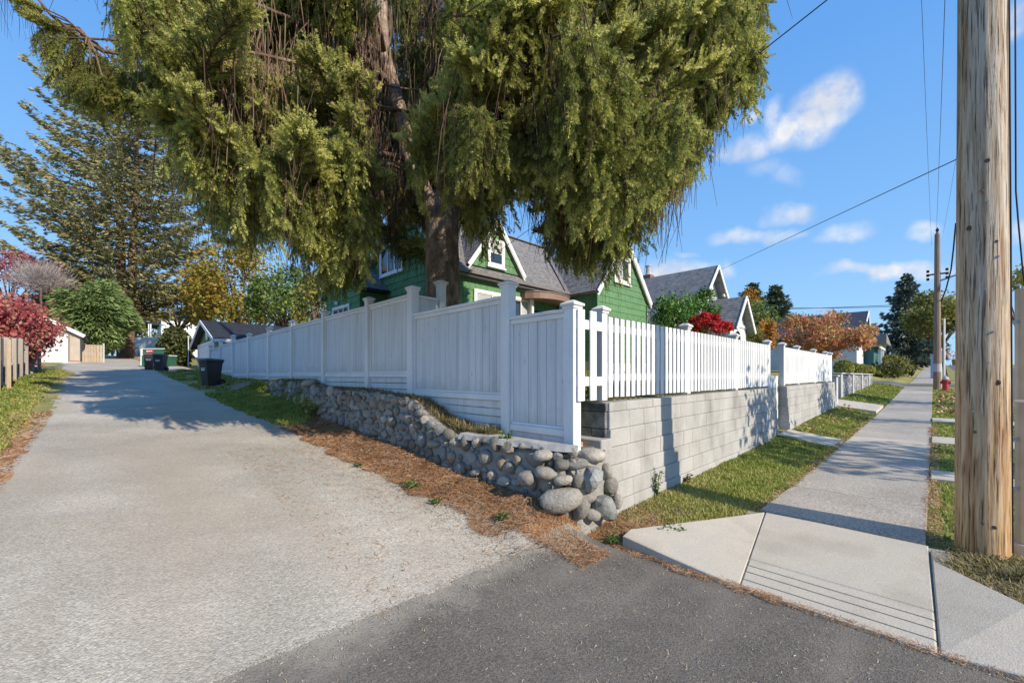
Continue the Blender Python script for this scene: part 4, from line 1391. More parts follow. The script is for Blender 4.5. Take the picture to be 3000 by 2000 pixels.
# ------------------------------------------------------------------ grey board fence on the left lawn
def left_fence():
    f = thing('weathered_fence', 'weathered grey board fence under the red vine on the left lawn', 'fence', (-1.85, 19, 1.5))
    r = random.Random(12)
    y = 15.2
    while y < 24.4:
        zb = gzs(-1.8, y); zt = 2.52 + (y - 15) * .05
        w = .145
        lean = r.uniform(-.02, .02)
        MB().bbox((-1.86 + r.uniform(-.012, .012), y, zb + .05), (-1.835, y + w - .006, zt + r.uniform(-.03, .03)), .004).build('board', M['fence_grey'], f)
        y += w
    for y in np.arange(15.1, 24.6, 1.2):
        zb = gzs(-1.8, y); zt = 2.5 + (y - 15) * .05
        MB().bbox((-1.83, y, zb - .1), (-1.74, y + .09, zt + .02), .006).build('post', M['fence_tan'] if y < 16 else M['fence_grey'], f)
        MB().box((-1.834, y + .09, zb + .12), (-1.80, y + 1.11, zb + .21)).build('rail', M['fence_grey'], f)
    MB().bbox((-1.70, 15.55, gzs(-1.7, 15.6) - .1), (-1.63, 15.62, 2.5), .005).build('post', M['fence_tan'], f)
    MB().tube([(-1.665, 15.585, 1.9), (-1.62, 15.585, 1.9)], .03, 8).build('bracket', M['blind'], f)


left_fence()


# ------------------------------------------------------------------ neighbour's house
M['pale'] = pmat('pale_grey_siding', [(.52, .54, .55), (.60, .62, .63)], scale=3, rough=.7)
M['brick'] = pmat('chimney_brick', [(.22, .09, .06), (.32, .15, .11)], scale=14, rough=.9, fine=(40, .25))
M['metal'] = pmat('galvanised_metal', [(.32, .34, .36), (.42, .44, .46)], scale=4, rough=.45, metallic=.4)


def gable_front(par, Y, x0, x1, zb, E, A, wall, over=.35, roofm='roof2', depth=5, seed=1, over_y=.5, barge=.2, row=.22, tab=.35):
    xm = (x0 + x1) / 2
    MB().prism([(x0, Y, zb), (x1, Y, zb), (x1, Y, E), (xm, Y, A - .12), (x0, Y, E)], (0, depth, 0)).build('wall', M[wall], par)
    sl = (A - E) / ((x1 - x0) / 2)
    for sgn, xe in ((1, x0 - over), (-1, x1 + over)):
        hw = (x1 - x0) / 2 + over; rise = hw * sl
        Vv = Vector((hw * sgn, 0, rise)).normalized(); L = math.hypot(hw, rise)
        shingle_roof(par, (xe, Y - over_y, A - rise), (0, 1, 0), Vv, [(0, 0), (depth + over_y, 0), (depth + over_y, L), (0, L)], M[roofm], seed=seed + sgn, row=row, tab=tab)
        m = MB(); a = Vector((xe - .02 * sgn, Y - over_y - .03, A - rise - .08)); b = Vector((xm, Y - over_y - .03, A - .06))
        u = Vector((0, -1, 0)).cross(b - a).normalized()
        if u.z < 0: u = -u
        beam(m, a, b, .05, barge, up=u); m.build('barge_board', M['trim'], par)


def neighbour_house():
    h = thing('pale_house', 'pale grey house with steep shingled gable and small gabled porch beyond the green house', 'house', (28, 10, 2))
    gable_front(h, 10.2, 26.35, 29.75, 1.6, 6.9, 8.75, 'pale', .35, depth=5.2, seed=50, over_y=.55)
    for k in range(9):
        x = 26.6 + k * .37
        MB().box((x, 10.17, 4.2), (x + .05, 10.197, 6.9 + .4 * (1 - abs(k - 4) / 4))).build('batten', M['trim'], h)
    window(h, (27.5, 10.17, 6.3), (1, 0, 0), (0, -1, 0), .8, 1.2, .1, 'single')
    for x in (26.6, 29.2):
        m = MB(); beam(m, (x, 9.75, 7.0), (x + .35, 9.75, 7.0), .08, .16); m.build('gable_bracket', M['trim'], h)
    # wing with its own roof on the left, seen over the green house eave
    shingle_roof(h, (22.6, 13.2, 6.0), (1, 0, 0), Vector((0, 1, .8)).normalized(), [(0, 0), (3.6, 0), (3.6, 2.4), (0, 2.4)], M['roof2'], seed=54, row=.22, tab=.35)
    MB().box((22.8, 13.4, 1.6), (26.3, 15, 6.0)).build('wall', M['pale'], h)
    # porch
    gable_front(h, 8.35, 26.1, 29.0, 1.7, 4.75, 6.45, 'pale', .3, depth=2.2, seed=56, over_y=.45)
    MB().box((26.1, 8.3, 4.62), (29.0, 8.34, 4.8)).build('porch_beam', M['trim'], h)
    m = MB(); pts = [(27.35 + .42 * math.cos(q), 8.32, 3.95 + .42 * math.sin(q)) for q in np.linspace(0, PI, 9)]
    m.prism([(27.77, 8.32, 2.2)] + pts + [(26.93, 8.32, 2.2)], (0, -.03, 0)); m.build('arched_doorway', M['dark'], h)
    MB().box((28.3, 8.30, 3.4), (28.55, 8.34, 3.65)).build('plaque', M['trim'], h)
    # chimney
    c = MB().bbox((28.0, 14.3, 7.9), (28.6, 14.9, 9.0), .02).build('chimney', M['brick'], h)
    MB().lathe((28.3, 14.6, 9.0), [(.26, 0), (.2, .15), (.17, .6), (.22, .62), (.22, .7)], 12).build('chimney_pot', M['blind'], c)


neighbour_house()


# ------------------------------------------------------------------ houses farther down the street
M['navy'] = pmat('navy_roof', [(.03, .035, .055), (.05, .058, .085)], scale=3, rough=.8)
M['teal'] = pmat('teal_siding', [(.05, .15, .17), (.075, .20, .215)], scale=3, rough=.75)
M['tanroof'] = pmat('tan_shingle', [(.22, .185, .16), (.30, .26, .22)], scale=4, rough=.9, fine=(40, .2))
M['cream'] = pmat('cream_siding', [(.55, .52, .42), (.62, .59, .5)], scale=3, rough=.8)


def far_houses():
    # dark low roof behind the maple
    t = thing('dark_roofed_house', 'low house with dark blue-black roof half hidden behind the orange maple', 'house', (38, 11, 2.2))
    a = at(2240, 975, 30); 
    MB().prism([(33, 12, 2), (44, 12, 2), (44, 12, 5.6), (33, 12, 5.6)], (0, 6, 0)).build('wall', M['pale'], t)
    MB().prism([(32.4, 11.4, 5.6), (32.4, 18.4, 5.6), (32.4, 15, 8.0)], (12, 0, 0)).build('roof', M['navy'], t)
    MB().box((32.3, 11.3, 5.48), (44.5, 11.42, 5.64)).build('fascia', M['trim'], t)
    # tall house with navy gable
    t = thing('tall_navy_roof_house', 'tall house with navy gable roof and white trim above the orange maple', 'house', (52, 9, 2))
    P = at(2525, 912, 42); E = at(2533, 960, 42)
    x, y, z = P
    MB().prism([(x - 4, y, 1.5), (x + 1.2, y, 1.5), (x + 1.2, y, z - 2.6), (x - 4, y, z - 2.6)], (0, 9, 0)).build('wall', M['pale'], t)
    MB().prism([(x, y - .5, z), (x + 1.9, y - .5, z - 2.7), (x + 1.9, y - .5, z - 3.0), (x, y - .5, z - .3), (x - 4.6, y - .5, z - 3.0), (x - 4.6, y - .5, z - 2.7)], (0, 10, 0)).build('roof', M['navy'], t)
    MB().prism([(x - 4.2, y - .05, z - 2.8), (x + 1.3, y - .05, z - 2.8), (x, y - .05, z - .3)], (0, .04, 0)).build('gable_wall', M['pale'], t)
    for s in ((x, z, x + 1.9, z - 2.7), (x, z, x - 4.6, z - 2.7)):
        m = MB(); a, b = Vector((s[0], y - .55, s[1] - .1)), Vector((s[2], y - .55, s[3] - .1))
        u = Vector((0, 1, 0)).cross(b - a).normalized()
        if u.z < 0: u = -u
        beam(m, a, b, .06, .25, up=u); m.build('barge_board', M['trim'], t)
    # teal house with tan roof
    t = thing('teal_house', 'teal house with tan shingle roof and white-framed porch behind the boxwood balls', 'house', (58, 5.5, 2))
    d = 46
    A = at(2518, 968, d); B = at(2572, 973, d); C = at(2572, 1022, d)
    zr, ze = A.z, C.z
    x0, x1 = A.x - 3, B.x; y0 = C.y
    MB().prism([(x0, y0, 1.2), (x1, y0, 1.2), (x1, y0, ze), (x0, y0, ze)], (0, 7, 0)).build('wall', M['teal'], t)
    shingle_roof(t, (x0 - 1, y0 - .5, ze), (1, 0, 0), Vector((0, 2.6, zr - ze)).normalized(), [(0, 0), (x1 - x0 + 1.3, 0), (x1 - x0 + 1.3, math.hypot(2.6, zr - ze)), (0, math.hypot(2.6, zr - ze))], M['tanroof'], seed=66, row=.3, tab=.5)
    MB().prism([(x1 + .3, y0 - .5, ze - .15), (x1 + .3, y0 + 4.7, ze - .15), (x1 + .3, y0 + 2.1, zr - .1)], (.06, 0, 0)).build('gable_board', M['cream'], t)
    MB().box((x0 - 1, y0 - .6, ze - .2), (x1 + .3, y0 - .48, ze)).build('fascia', M['trim'], t)
    for px in (x0 + 1.0, x0 + 2.4, x1 - .9, x1 - .2):
        MB().box((px, y0 - .5, 1.2), (px + .28, y0 - .25, ze - .2)).build('porch_post', M['trim'], t)
    window(t, (x0 + 3.3, y0 - .02, 2.4), (1, 0, 0), (0, -1, 0), 1.4, 1.6, .12, 'hung')
    # cream house end
    t = thing('cream_house', 'cream house end with dark eaves beside the tan-roofed teal house', 'house', (75, 6, 2.5))
    d = 62; A = at(2580, 1000, d)
    MB().prism([(A.x, A.y, 2), (A.x + 5, A.y, 2), (A.x + 5, A.y, A.z - .3), (A.x, A.y, A.z - .3)], (0, 8, 0)).build('wall', M['cream'], t)
    MB().prism([(A.x - 2.5, A.y - .8, A.z - .4), (A.x + 5.6, A.y - .8, A.z - .4), (A.x + 5.6, A.y - .8, A.z - .1), (A.x - 2.5, A.y - .8, A.z + 1.0)], (0, 9, 0)).build('roof', M['roof'], t)
    window(t, (A.x + 1.2, A.y - .02, 4), (1, 0, 0), (0, -1, 0), 1.2, 1.4, .12, 'hung')
    # last house
    t = thing('distant_house', 'distant pale house with light roof left of the tall spruce', 'house', (95, 7, 3))
    d = 80; A = at(2600, 1012, d)
    MB().prism([(A.x - 3, A.y, 3), (A.x + 5, A.y, 3), (A.x + 5, A.y, A.z), (A.x - 3, A.y, A.z)], (0, 8, 0)).build('wall', M['cream'], t)
    MB().prism([(A.x - 3.6, A.y - .6, A.z), (A.x + 5.6, A.y - .6, A.z), (A.x + 3, A.y + 3, A.z + 1.6), (A.x - 1, A.y + 3, A.z + 1.6)], (0, 3, 0)).build('roof', M['roof2'], t)


far_houses()


# ------------------------------------------------------------------ stone garden wall with pillars and clipped boxwoods
M['ledge'] = pmat('grey_ledgestone', [(.16, .165, .175), (.27, .275, .285), (.36, .36, .36)], scale=3, rough=.85, fine=(30, .2), rand=.25)
M['ashlar'] = pmat('pale_coping', [(.42, .42, .42), (.5, .5, .5)], scale=4, rough=.85)


def garden_wall():
    w = thing('stone_garden_wall', 'grey ledgestone garden wall with pale pillars under the clipped boxwood balls', 'garden wall', (28, 3, .8))
    r = random.Random(3); Y = 2.9
    segs = [(23.2, 36.5)]
    MB().box((23.2, Y + .06, 0), (36.5, Y + .5, 1.70)).build('core', M['mortar'], w)
    for xa in np.arange(23.2, 36.4, .62):
        z = float(zS(xa)) - .1
        while z < 1.6:
            hh = r.uniform(.12, .22)
            ln = .6
            MB().bbox((xa + .01, Y + r.uniform(-.015, .02), z + .006), (xa + ln, Y + .1, z + hh), .012).build('ledgestone', M['ledge'], w)
            z += hh
    for xa in np.arange(23.15, 36.6, 3.8):
        MB().bbox((xa, Y - .06, 0), (xa + .34, Y + .3, 1.72), .02).build('pillar', M['ashlar'], w)
    for xa in np.arange(23.1, 36.4, 1.9):
        MB().bbox((xa, Y - .09, 1.72), (xa + 1.89, Y + .5, 1.78), .015).build('coping', M['ashlar'], w)
    # near end pier by the driveway
    p = thing('wall_pier', 'slim pale pier with flat cap at the end of the farther block wall', 'pier', (20.2, 2.8, .6))
    MB().bbox((20.0, 2.6, .3), (20.35, 2.95, 1.60), .015).build('shaft', M['ashlar'], p)
    MB().bbox((19.95, 2.55, 1.60), (20.4, 3.0, 1.66), .012).build('cap', M['ashlar'], p)


garden_wall()
# ------------------------------------------------------------------ vegetation tools
def frame_from(dirs):
    d = dirs / np.linalg.norm(dirs, axis=1, keepdims=True)
    ref = np.where(np.abs(d[:, 2:3]) < .95, np.array([[0, 0, 1.]]), np.array([[1., 0, 0]]))
    a = np.cross(ref, d); a /= np.linalg.norm(a, axis=1, keepdims=True)
    b = np.cross(d, a)
    return np.stack([a, b, d], 2)        # columns


NEED = 58


def fingers(locs, dirs, lens, rads, rnd):
    """needle-clad shoots: every needle a thin rhombus standing off the shoot, a tuft at the tip"""
    n = len(locs); R = frame_from(dirs)
    t = np.concatenate([rng.uniform(.02, .93, (n, NEED - 9)), np.full((n, 9), .95)], 1)
    a = rng.uniform(0, 2 * PI, (n, NEED))
    sp = np.concatenate([rng.uniform(.75, 1.0, (n, NEED - 9)), rng.uniform(.1, .75, (n, 9))], 1)
    nl = rads[:, None] * rng.uniform(.9, 1.25, (n, NEED))
    ca, sa_ = np.cos(a), np.sin(a)
    base = np.stack([0 * t, 0 * t, t * lens[:, None]], -1)
    d = np.stack([ca * sp, sa_ * sp, np.sqrt(np.clip(1.15 - sp ** 2, .1, 2))], -1)
    d /= np.linalg.norm(d, axis=-1, keepdims=True)
    side = np.stack([-sa_, ca, 0 * a], -1)
    w = (rads * .19)[:, None, None]
    tip = base + d * (nl * 1.35)[..., None]; mid = base + d * (nl * .55)[..., None]
    Q = np.stack([base, mid + side * w, tip, mid - side * w], 2).reshape(n, NEED * 4, 3)
    V = np.einsum('nij,nkj->nki', R, Q) + locs[:, None]
    F = np.arange(n * NEED * 4).reshape(-1, 4)
    rn = rnd[:, None, None] + rng.normal(size=(n, NEED, 1)) * .12 + np.array([-.12, 0, .10, 0])[None, None]
    return V.reshape(-1, 3), F, np.clip(rn.ravel(), 0, 1)


def leaves(C, size, aspect=.55, flat=None, seed=0, droop=0.0, dirs=None):
    """bent rhombus leaves; C centres"""
    r = np.random.default_rng(seed); n = len(C)
    if dirs is None:
        d = r.normal(size=(n, 3)); d[:, 2] = d[:, 2] * (1 if flat is None else flat) - droop
    else: d = dirs + r.normal(size=(n, 3)) * .25
    R = frame_from(d)
    tw = r.uniform(0, 2 * PI, n)
    ln = (size * r.uniform(.6, 1.35, n))[:, None, None]
    T = np.array([(0, 0, -.5), (aspect / 2, .08, 0), (0, 0, .5), (-aspect / 2, .08, 0)])
    S = np.repeat(T[None], n, 0) * ln
    c, s_ = np.cos(tw)[:, None], np.sin(tw)[:, None]
    x, y = S[:, :, 0].copy(), S[:, :, 1].copy()
    S[:, :, 0] = x * c - y * s_; S[:, :, 1] = x * s_ + y * c
    V = np.einsum('nij,nkj->nki', R, S) + C[:, None]
    F = (np.arange(n) * 4)[:, None] + np.arange(4)[None]
    return V.reshape(-1, 3), F


def leaf_object(name, C, size, mat, parent, aspect=.55, seed=0, rn=None, stuff=True, droop=0, flat=None, dirs=None):
    V, F = leaves(C, size, aspect, flat, seed, droop, dirs)
    if rn is None: rn = np.random.default_rng(seed + 1).uniform(0, 1, len(C))
    o = mesh_np(name, V, F, mat, parent, rnd=np.repeat(rn, 4))
    if stuff: o['kind'] = 'stuff'
    return o


def lumps(center, radii, k, n, seed, spread=.32, shell=.6, zmin=-1):
    """points gathered in k clumps on an ellipsoid, gaps between"""
    r = np.random.default_rng(seed)
    u = r.normal(size=(k * 3, 3)); u /= np.linalg.norm(u, axis=1, keepdims=True)
    u = u[u[:, 2] > zmin][:k]
    u *= r.uniform(shell, 1, (len(u), 1))
    w = r.dirichlet(np.ones(len(u)) * 4)
    idx = r.choice(len(u), n, p=w)
    P = u[idx] + r.normal(size=(n, 3)) * spread * r.uniform(.5, 1.1, (n, 1))
    q = np.linalg.norm(P, axis=1)
    P = P[q < 1.12]; idx = idx[q < 1.12]
    return P * np.array(radii) + np.array(center), u * np.array(radii) + np.array(center), idx


def broadleaf(name, label, cat, base, center, radii, n, size, mat, seed, k=26, trunk=.15, aspect=.6, spread=.32, bark='limb', group=None, zmin=-.7, shell=.55, flat=None, crown='crown'):
    t = thing(name, label, cat, base, group)
    P, cl, idx = lumps(center, radii, k, n, seed, spread, shell, zmin)
    r = np.random.default_rng(seed + 5)
    cr = r.uniform(-.25, .25, len(cl))
    rn = np.clip(r.uniform(.15, .85, len(P)) + cr[idx], 0, 1)
    leaf_object(crown, P, size, mat, t, aspect, seed, rn, flat=flat)
    if trunk:
        b = Vector(base); c = Vector(center)
        m = MB(); mid = b.lerp(c, .55) + Vector((r.uniform(-.1, .1), r.uniform(-.1, .1), 0))
        m.tube([b - Vector((0, 0, .2)), b.lerp(mid, .5), mid], [trunk * 1.15, trunk, trunk * .75], 8); m.build('trunk', M[bark], t)
        m = MB()
        for q in cl[: 14]:
            q = Vector(q); m.tube([mid, mid.lerp(q, .5) + Vector((0, 0, .1)), q], [trunk * .5, trunk * .3, trunk * .1], 5)
        m.build('limbs', M[bark], t)
    return t


def conifer(name, label, cat, base, H, prof, mat, seed, whorl=.7, k=6, size=.3, per=26, up=.25, trunk=.25, stems=((0, 0),), group=None, aspect=.35, flatw=.5, hang=0.0, start=.12, bark='limb', gap=.0):
    """prof: list of (fraction of height, radius)"""
    t = thing(name, label, cat, base, group)
    r = np.random.default_rng(seed); b = np.array(base, float)
    fr, rd = zip(*prof)
    C = []; D = []; limbs = MB()
    for si, (sx, sy) in enumerate(stems):
        m = MB(); hs = H * (1 - .06 * si)
        m.tube([b + (sx * .2, sy * .2, -.3), b + (sx * .6, sy * .6, hs * .25), b + (sx, sy, hs * .6), b + (sx, sy, hs * .98)], [trunk * 1.35, trunk, trunk * .6, .02], 9)
        m.build('trunk', M[bark], t)
        z = H * start
        while z < hs * .985:
            f = z / hs; R = float(np.interp(f, fr, rd))
            nn = max(3, int(k * (.6 + .4 * R / max(rd))))
            a0 = r.uniform(0, 6.28)
            for q in range(nn):
                if r.random() < gap: continue
                a = a0 + q * 2 * PI / nn + r.normal() * .25
                L = R * r.uniform(.62, 1.12)
                zz = z + r.uniform(-.3, .3) * whorl
                p0 = b + (sx * min(1, f * 1.6), sy * min(1, f * 1.6), zz)
                u = np.array([math.cos(a), math.sin(a), 0])
                upq = up * r.uniform(.4, 1.4) + .5 * max(0, f - .55)
                S = np.linspace(0, 1, 8)
                path = p0 + u * (L * S)[:, None] + np.array([0, 0, 1]) * ((upq * S ** 1.6 - hang * S * (1 - S) * 1.4) * L)[:, None]
                limbs.tube([tuple(p) for p in path[::2]] + [tuple(path[-1])], [.028 * L ** .5 + .01, .02 * L ** .5 + .006, .012, .007, .004], 4, cap=False)
                m_ = int(per * L / max(rd) * (1.0) + 5)
                s = r.uniform(.12, 1, m_) ** .8
                side = r.normal(size=m_) * flatw * .34 * L * (1.08 - s)
                w = np.array([-u[1], u[0], 0])
                base_p = p0 + u * (L * s)[:, None] + np.array([0, 0, 1]) * ((upq * s ** 1.6 - hang * s * (1 - s) * 1.4) * L)[:, None]
                pts = base_p + w * side[:, None] + r.normal(size=(m_, 3)) * size * .28
                pts[:, 2] -= np.abs(side) * .25 + hang * r.uniform(0, .3, m_)
                C.append(pts)
                dd = u * .8 + w * (side / (np.abs(side) + .3))[:, None] * .9 + np.array([0, 0, upq * .6 - .15 - hang * .8])
                D.append(dd)
            z += whorl * r.uniform(.8, 1.2)
    limbs.build('limbs', M[bark], t)
    C = np.concatenate(C); D = np.concatenate(D)
    # every tuft is three crossed blades
    C3 = np.repeat(C, 3, 0) + r.normal(size=(len(C) * 3, 3)) * size * .16; D3 = np.repeat(D, 3, 0)
    rn = np.repeat(np.clip(r.normal(.5, .22, len(C)), 0, 1), 3)
    leaf_object('crown', C3, size, mat, t, aspect, seed, rn, dirs=D3)
    return t


# ------------------------------------------------------------------ the great spruce behind the fence
def spray_mesh(seed, kind):
    r = np.random.default_rng(seed)
    locs = []; dirs = []; lens = []; rads = []; rn = []
    tw = MB()
    L = r.uniform(.55, .8)
    n = 12
    S = np.linspace(0, 1, n)
    if kind == 'tip':
        axis = np.stack([S * L, .06 * np.sin(S * 3 + r.uniform(0, 6)), .22 * S ** 1.3 * L], 1)
    else:
        axis = np.stack([S * L, .07 * np.sin(S * 3 + r.uniform(0, 6)), .10 * S - .42 * S ** 2.2], 1)
    tw.tube([tuple(p) for p in axis[::2]] + [tuple(axis[-1])], [.011, .009, .008, .007, .006, .005, .004], 4, cap=False)

    def shoot(p, d, l, rad, c):
        locs.append(p); dirs.append(d); lens.append(l); rads.append(rad); rn.append(c)
    up = np.array([0, 0, 1.])
    for i in range(1, n):
        p = axis[i]; t = axis[min(i + 1, n - 1)] - axis[i - 1]; t = t / np.linalg.norm(t)
        for sgn in (-1, 1):
            if kind == 'tip':
                sl = .34 * (1 - S[i] * .75) * r.uniform(.7, 1.2); drop = r.uniform(.0, .35)
            else:
                sl = (.30 + .62 * (1 - abs(S[i] - .45))) * r.uniform(.55, 1.15); drop = 1.0
            side = np.array([.35, sgn * .8, .1]) + r.normal(size=3) * .12
            m = max(3, int(sl / .062))
            q = np.linspace(0, 1, m)
            if kind == 'tip':
                path = p + (t * .55 + side * .75)[None] * (sl * q)[:, None] + up[None] * (.05 * q - drop * sl * q ** 2)[:, None]
            else:
                out = .17 * r.uniform(.5, 1.4)
                path = p + side[None] * (out * np.sqrt(q))[:, None] - up[None] * (sl * q ** 1.25 - .03 * q)[:, None] + np.array([r.normal() * .04, r.normal() * .04, 0])[None] * q[:, None]
            tw.tube([tuple(path[0]), tuple(path[m // 2]), tuple(path[-1])], [.005, .004, .003], 3, cap=False)
            for j in range(m):
                tt = path[min(j + 1, m - 1)] - path[max(j - 1, 0)]; tt = tt / (np.linalg.norm(tt) + 1e-6)
                k = 2 if j < m - 1 else 3
                for _ in range(k):
                    o = r.normal(size=3); o -= o.dot(tt) * tt; o /= np.linalg.norm(o) + 1e-6
                    if kind == 'tip': d = tt * .8 + o * .6 + up * .28
                    else: d = tt * .9 + o * r.uniform(.3, .85) - up * .1
                    l = r.uniform(.08, .15) * (1.15 if j == m - 1 else 1)
                    c = r.uniform(.1, .62) + (.25 if j > m - 2 else 0) + (.16 if kind == 'tip' else 0)
                    shoot(path[j], d, l, r.uniform(.019, .025), c)
    # bare dead twiglets hanging among the green ones
    for _ in range(16 if kind != 'tip' else 8):
        q = axis[r.integers(1, n)] + r.normal(size=3) * np.array([.08, .14, .02]); Ld = r.uniform(.25, .95)
        e = q + np.array([r.normal() * .08, r.normal() * .08, -Ld])
        tw.tube([tuple(q), tuple((q + e) / 2 + r.normal(size=3) * .03), tuple(e)], [.0045, .004, .002], 3, cap=False)
    for _ in range(7):
        o = r.normal(size=3) * .6
        d = (axis[-1] - axis[-2]); d = d / np.linalg.norm(d) + o * .7 + up * (.45 if kind == 'tip' else -.1)
        shoot(axis[-1], d, r.uniform(.11, .17), .022, .75)
    V, F, R = fingers(np.array(locs), np.array(dirs), np.array(lens), np.array(rads), np.array(rn))
    # twigs as quads
    tv = np.array(tw.v); tf = np.array([f for f in tw.f if len(f) == 4])
    V = np.concatenate([V, tv]); F = np.concatenate([F, tf + len(V) - len(tv)]); R = np.concatenate([R, np.full(len(tv), -1.0)])
    return V, F, R


def needle_with_twig():
    """needles; twigs carry rnd below zero and turn brown"""
    m = M['needle']; nt = m.node_tree; N, L = nt.nodes, nt.links
    at_ = [x for x in N if x.type == 'ATTRIBUTE'][0]
    rm = [x for x in N if x.type == 'VALTORGB'][0]
    tgt = [l.to_socket for l in rm.outputs[0].links]
    cmp = N.new('ShaderNodeMath'); cmp.operation = 'LESS_THAN'; cmp.inputs[1].default_value = -.5
    L.new(at_.outputs['Fac'], cmp.inputs[0])
    mx = N.new('ShaderNodeMix'); mx.data_type = 'RGBA'; L.new(cmp.outputs[0], mx.inputs[0])
    L.new(rm.outputs[0], mx.inputs[6]); mx.inputs[7].default_value = (.13, .08, .055, 1)
    for t in tgt: L.new(mx.outputs[2], t)


needle_with_twig()

OUTER = [(-100, -900), (-100, -130), (300, -110), (365, 10), (405, 80), (450, 150), (440, 250), (455, 340), (520, 380), (545, 470), (560, 600), (600, 690), (640, 735), (760, 700), (885, 660), (915, 760), (960, 835), (1065, 835),
         (1095, 740), (1115, 650), (1150, 770), (1235, 795), (1250, 640), (1345, 590), (1345, 670), (1395, 700), (1440, 665), (1455, 570), (1535, 570), (1560, 700), (1610, 795), (1700, 820), (1765, 780),
         (1850, 735), (1880, 650), (1935, 610), (2012, 595), (2020, 480), (2085, 370), (2160, 330), (2235, 235), (2255, 120), (2215, 10), (2215, -900)]
HOLE = [(1100, 20), (1320, 20), (1330, 170), (1240, 220), (1215, 330), (1215, 470), (1250, 560), (1290, 600), (1200, 640), (1130, 640), (1140, 480), (1120, 420), (1105, 260)]
HOLE2 = [(1115, 590), (1362, 560), (1362, 900), (1115, 900)]


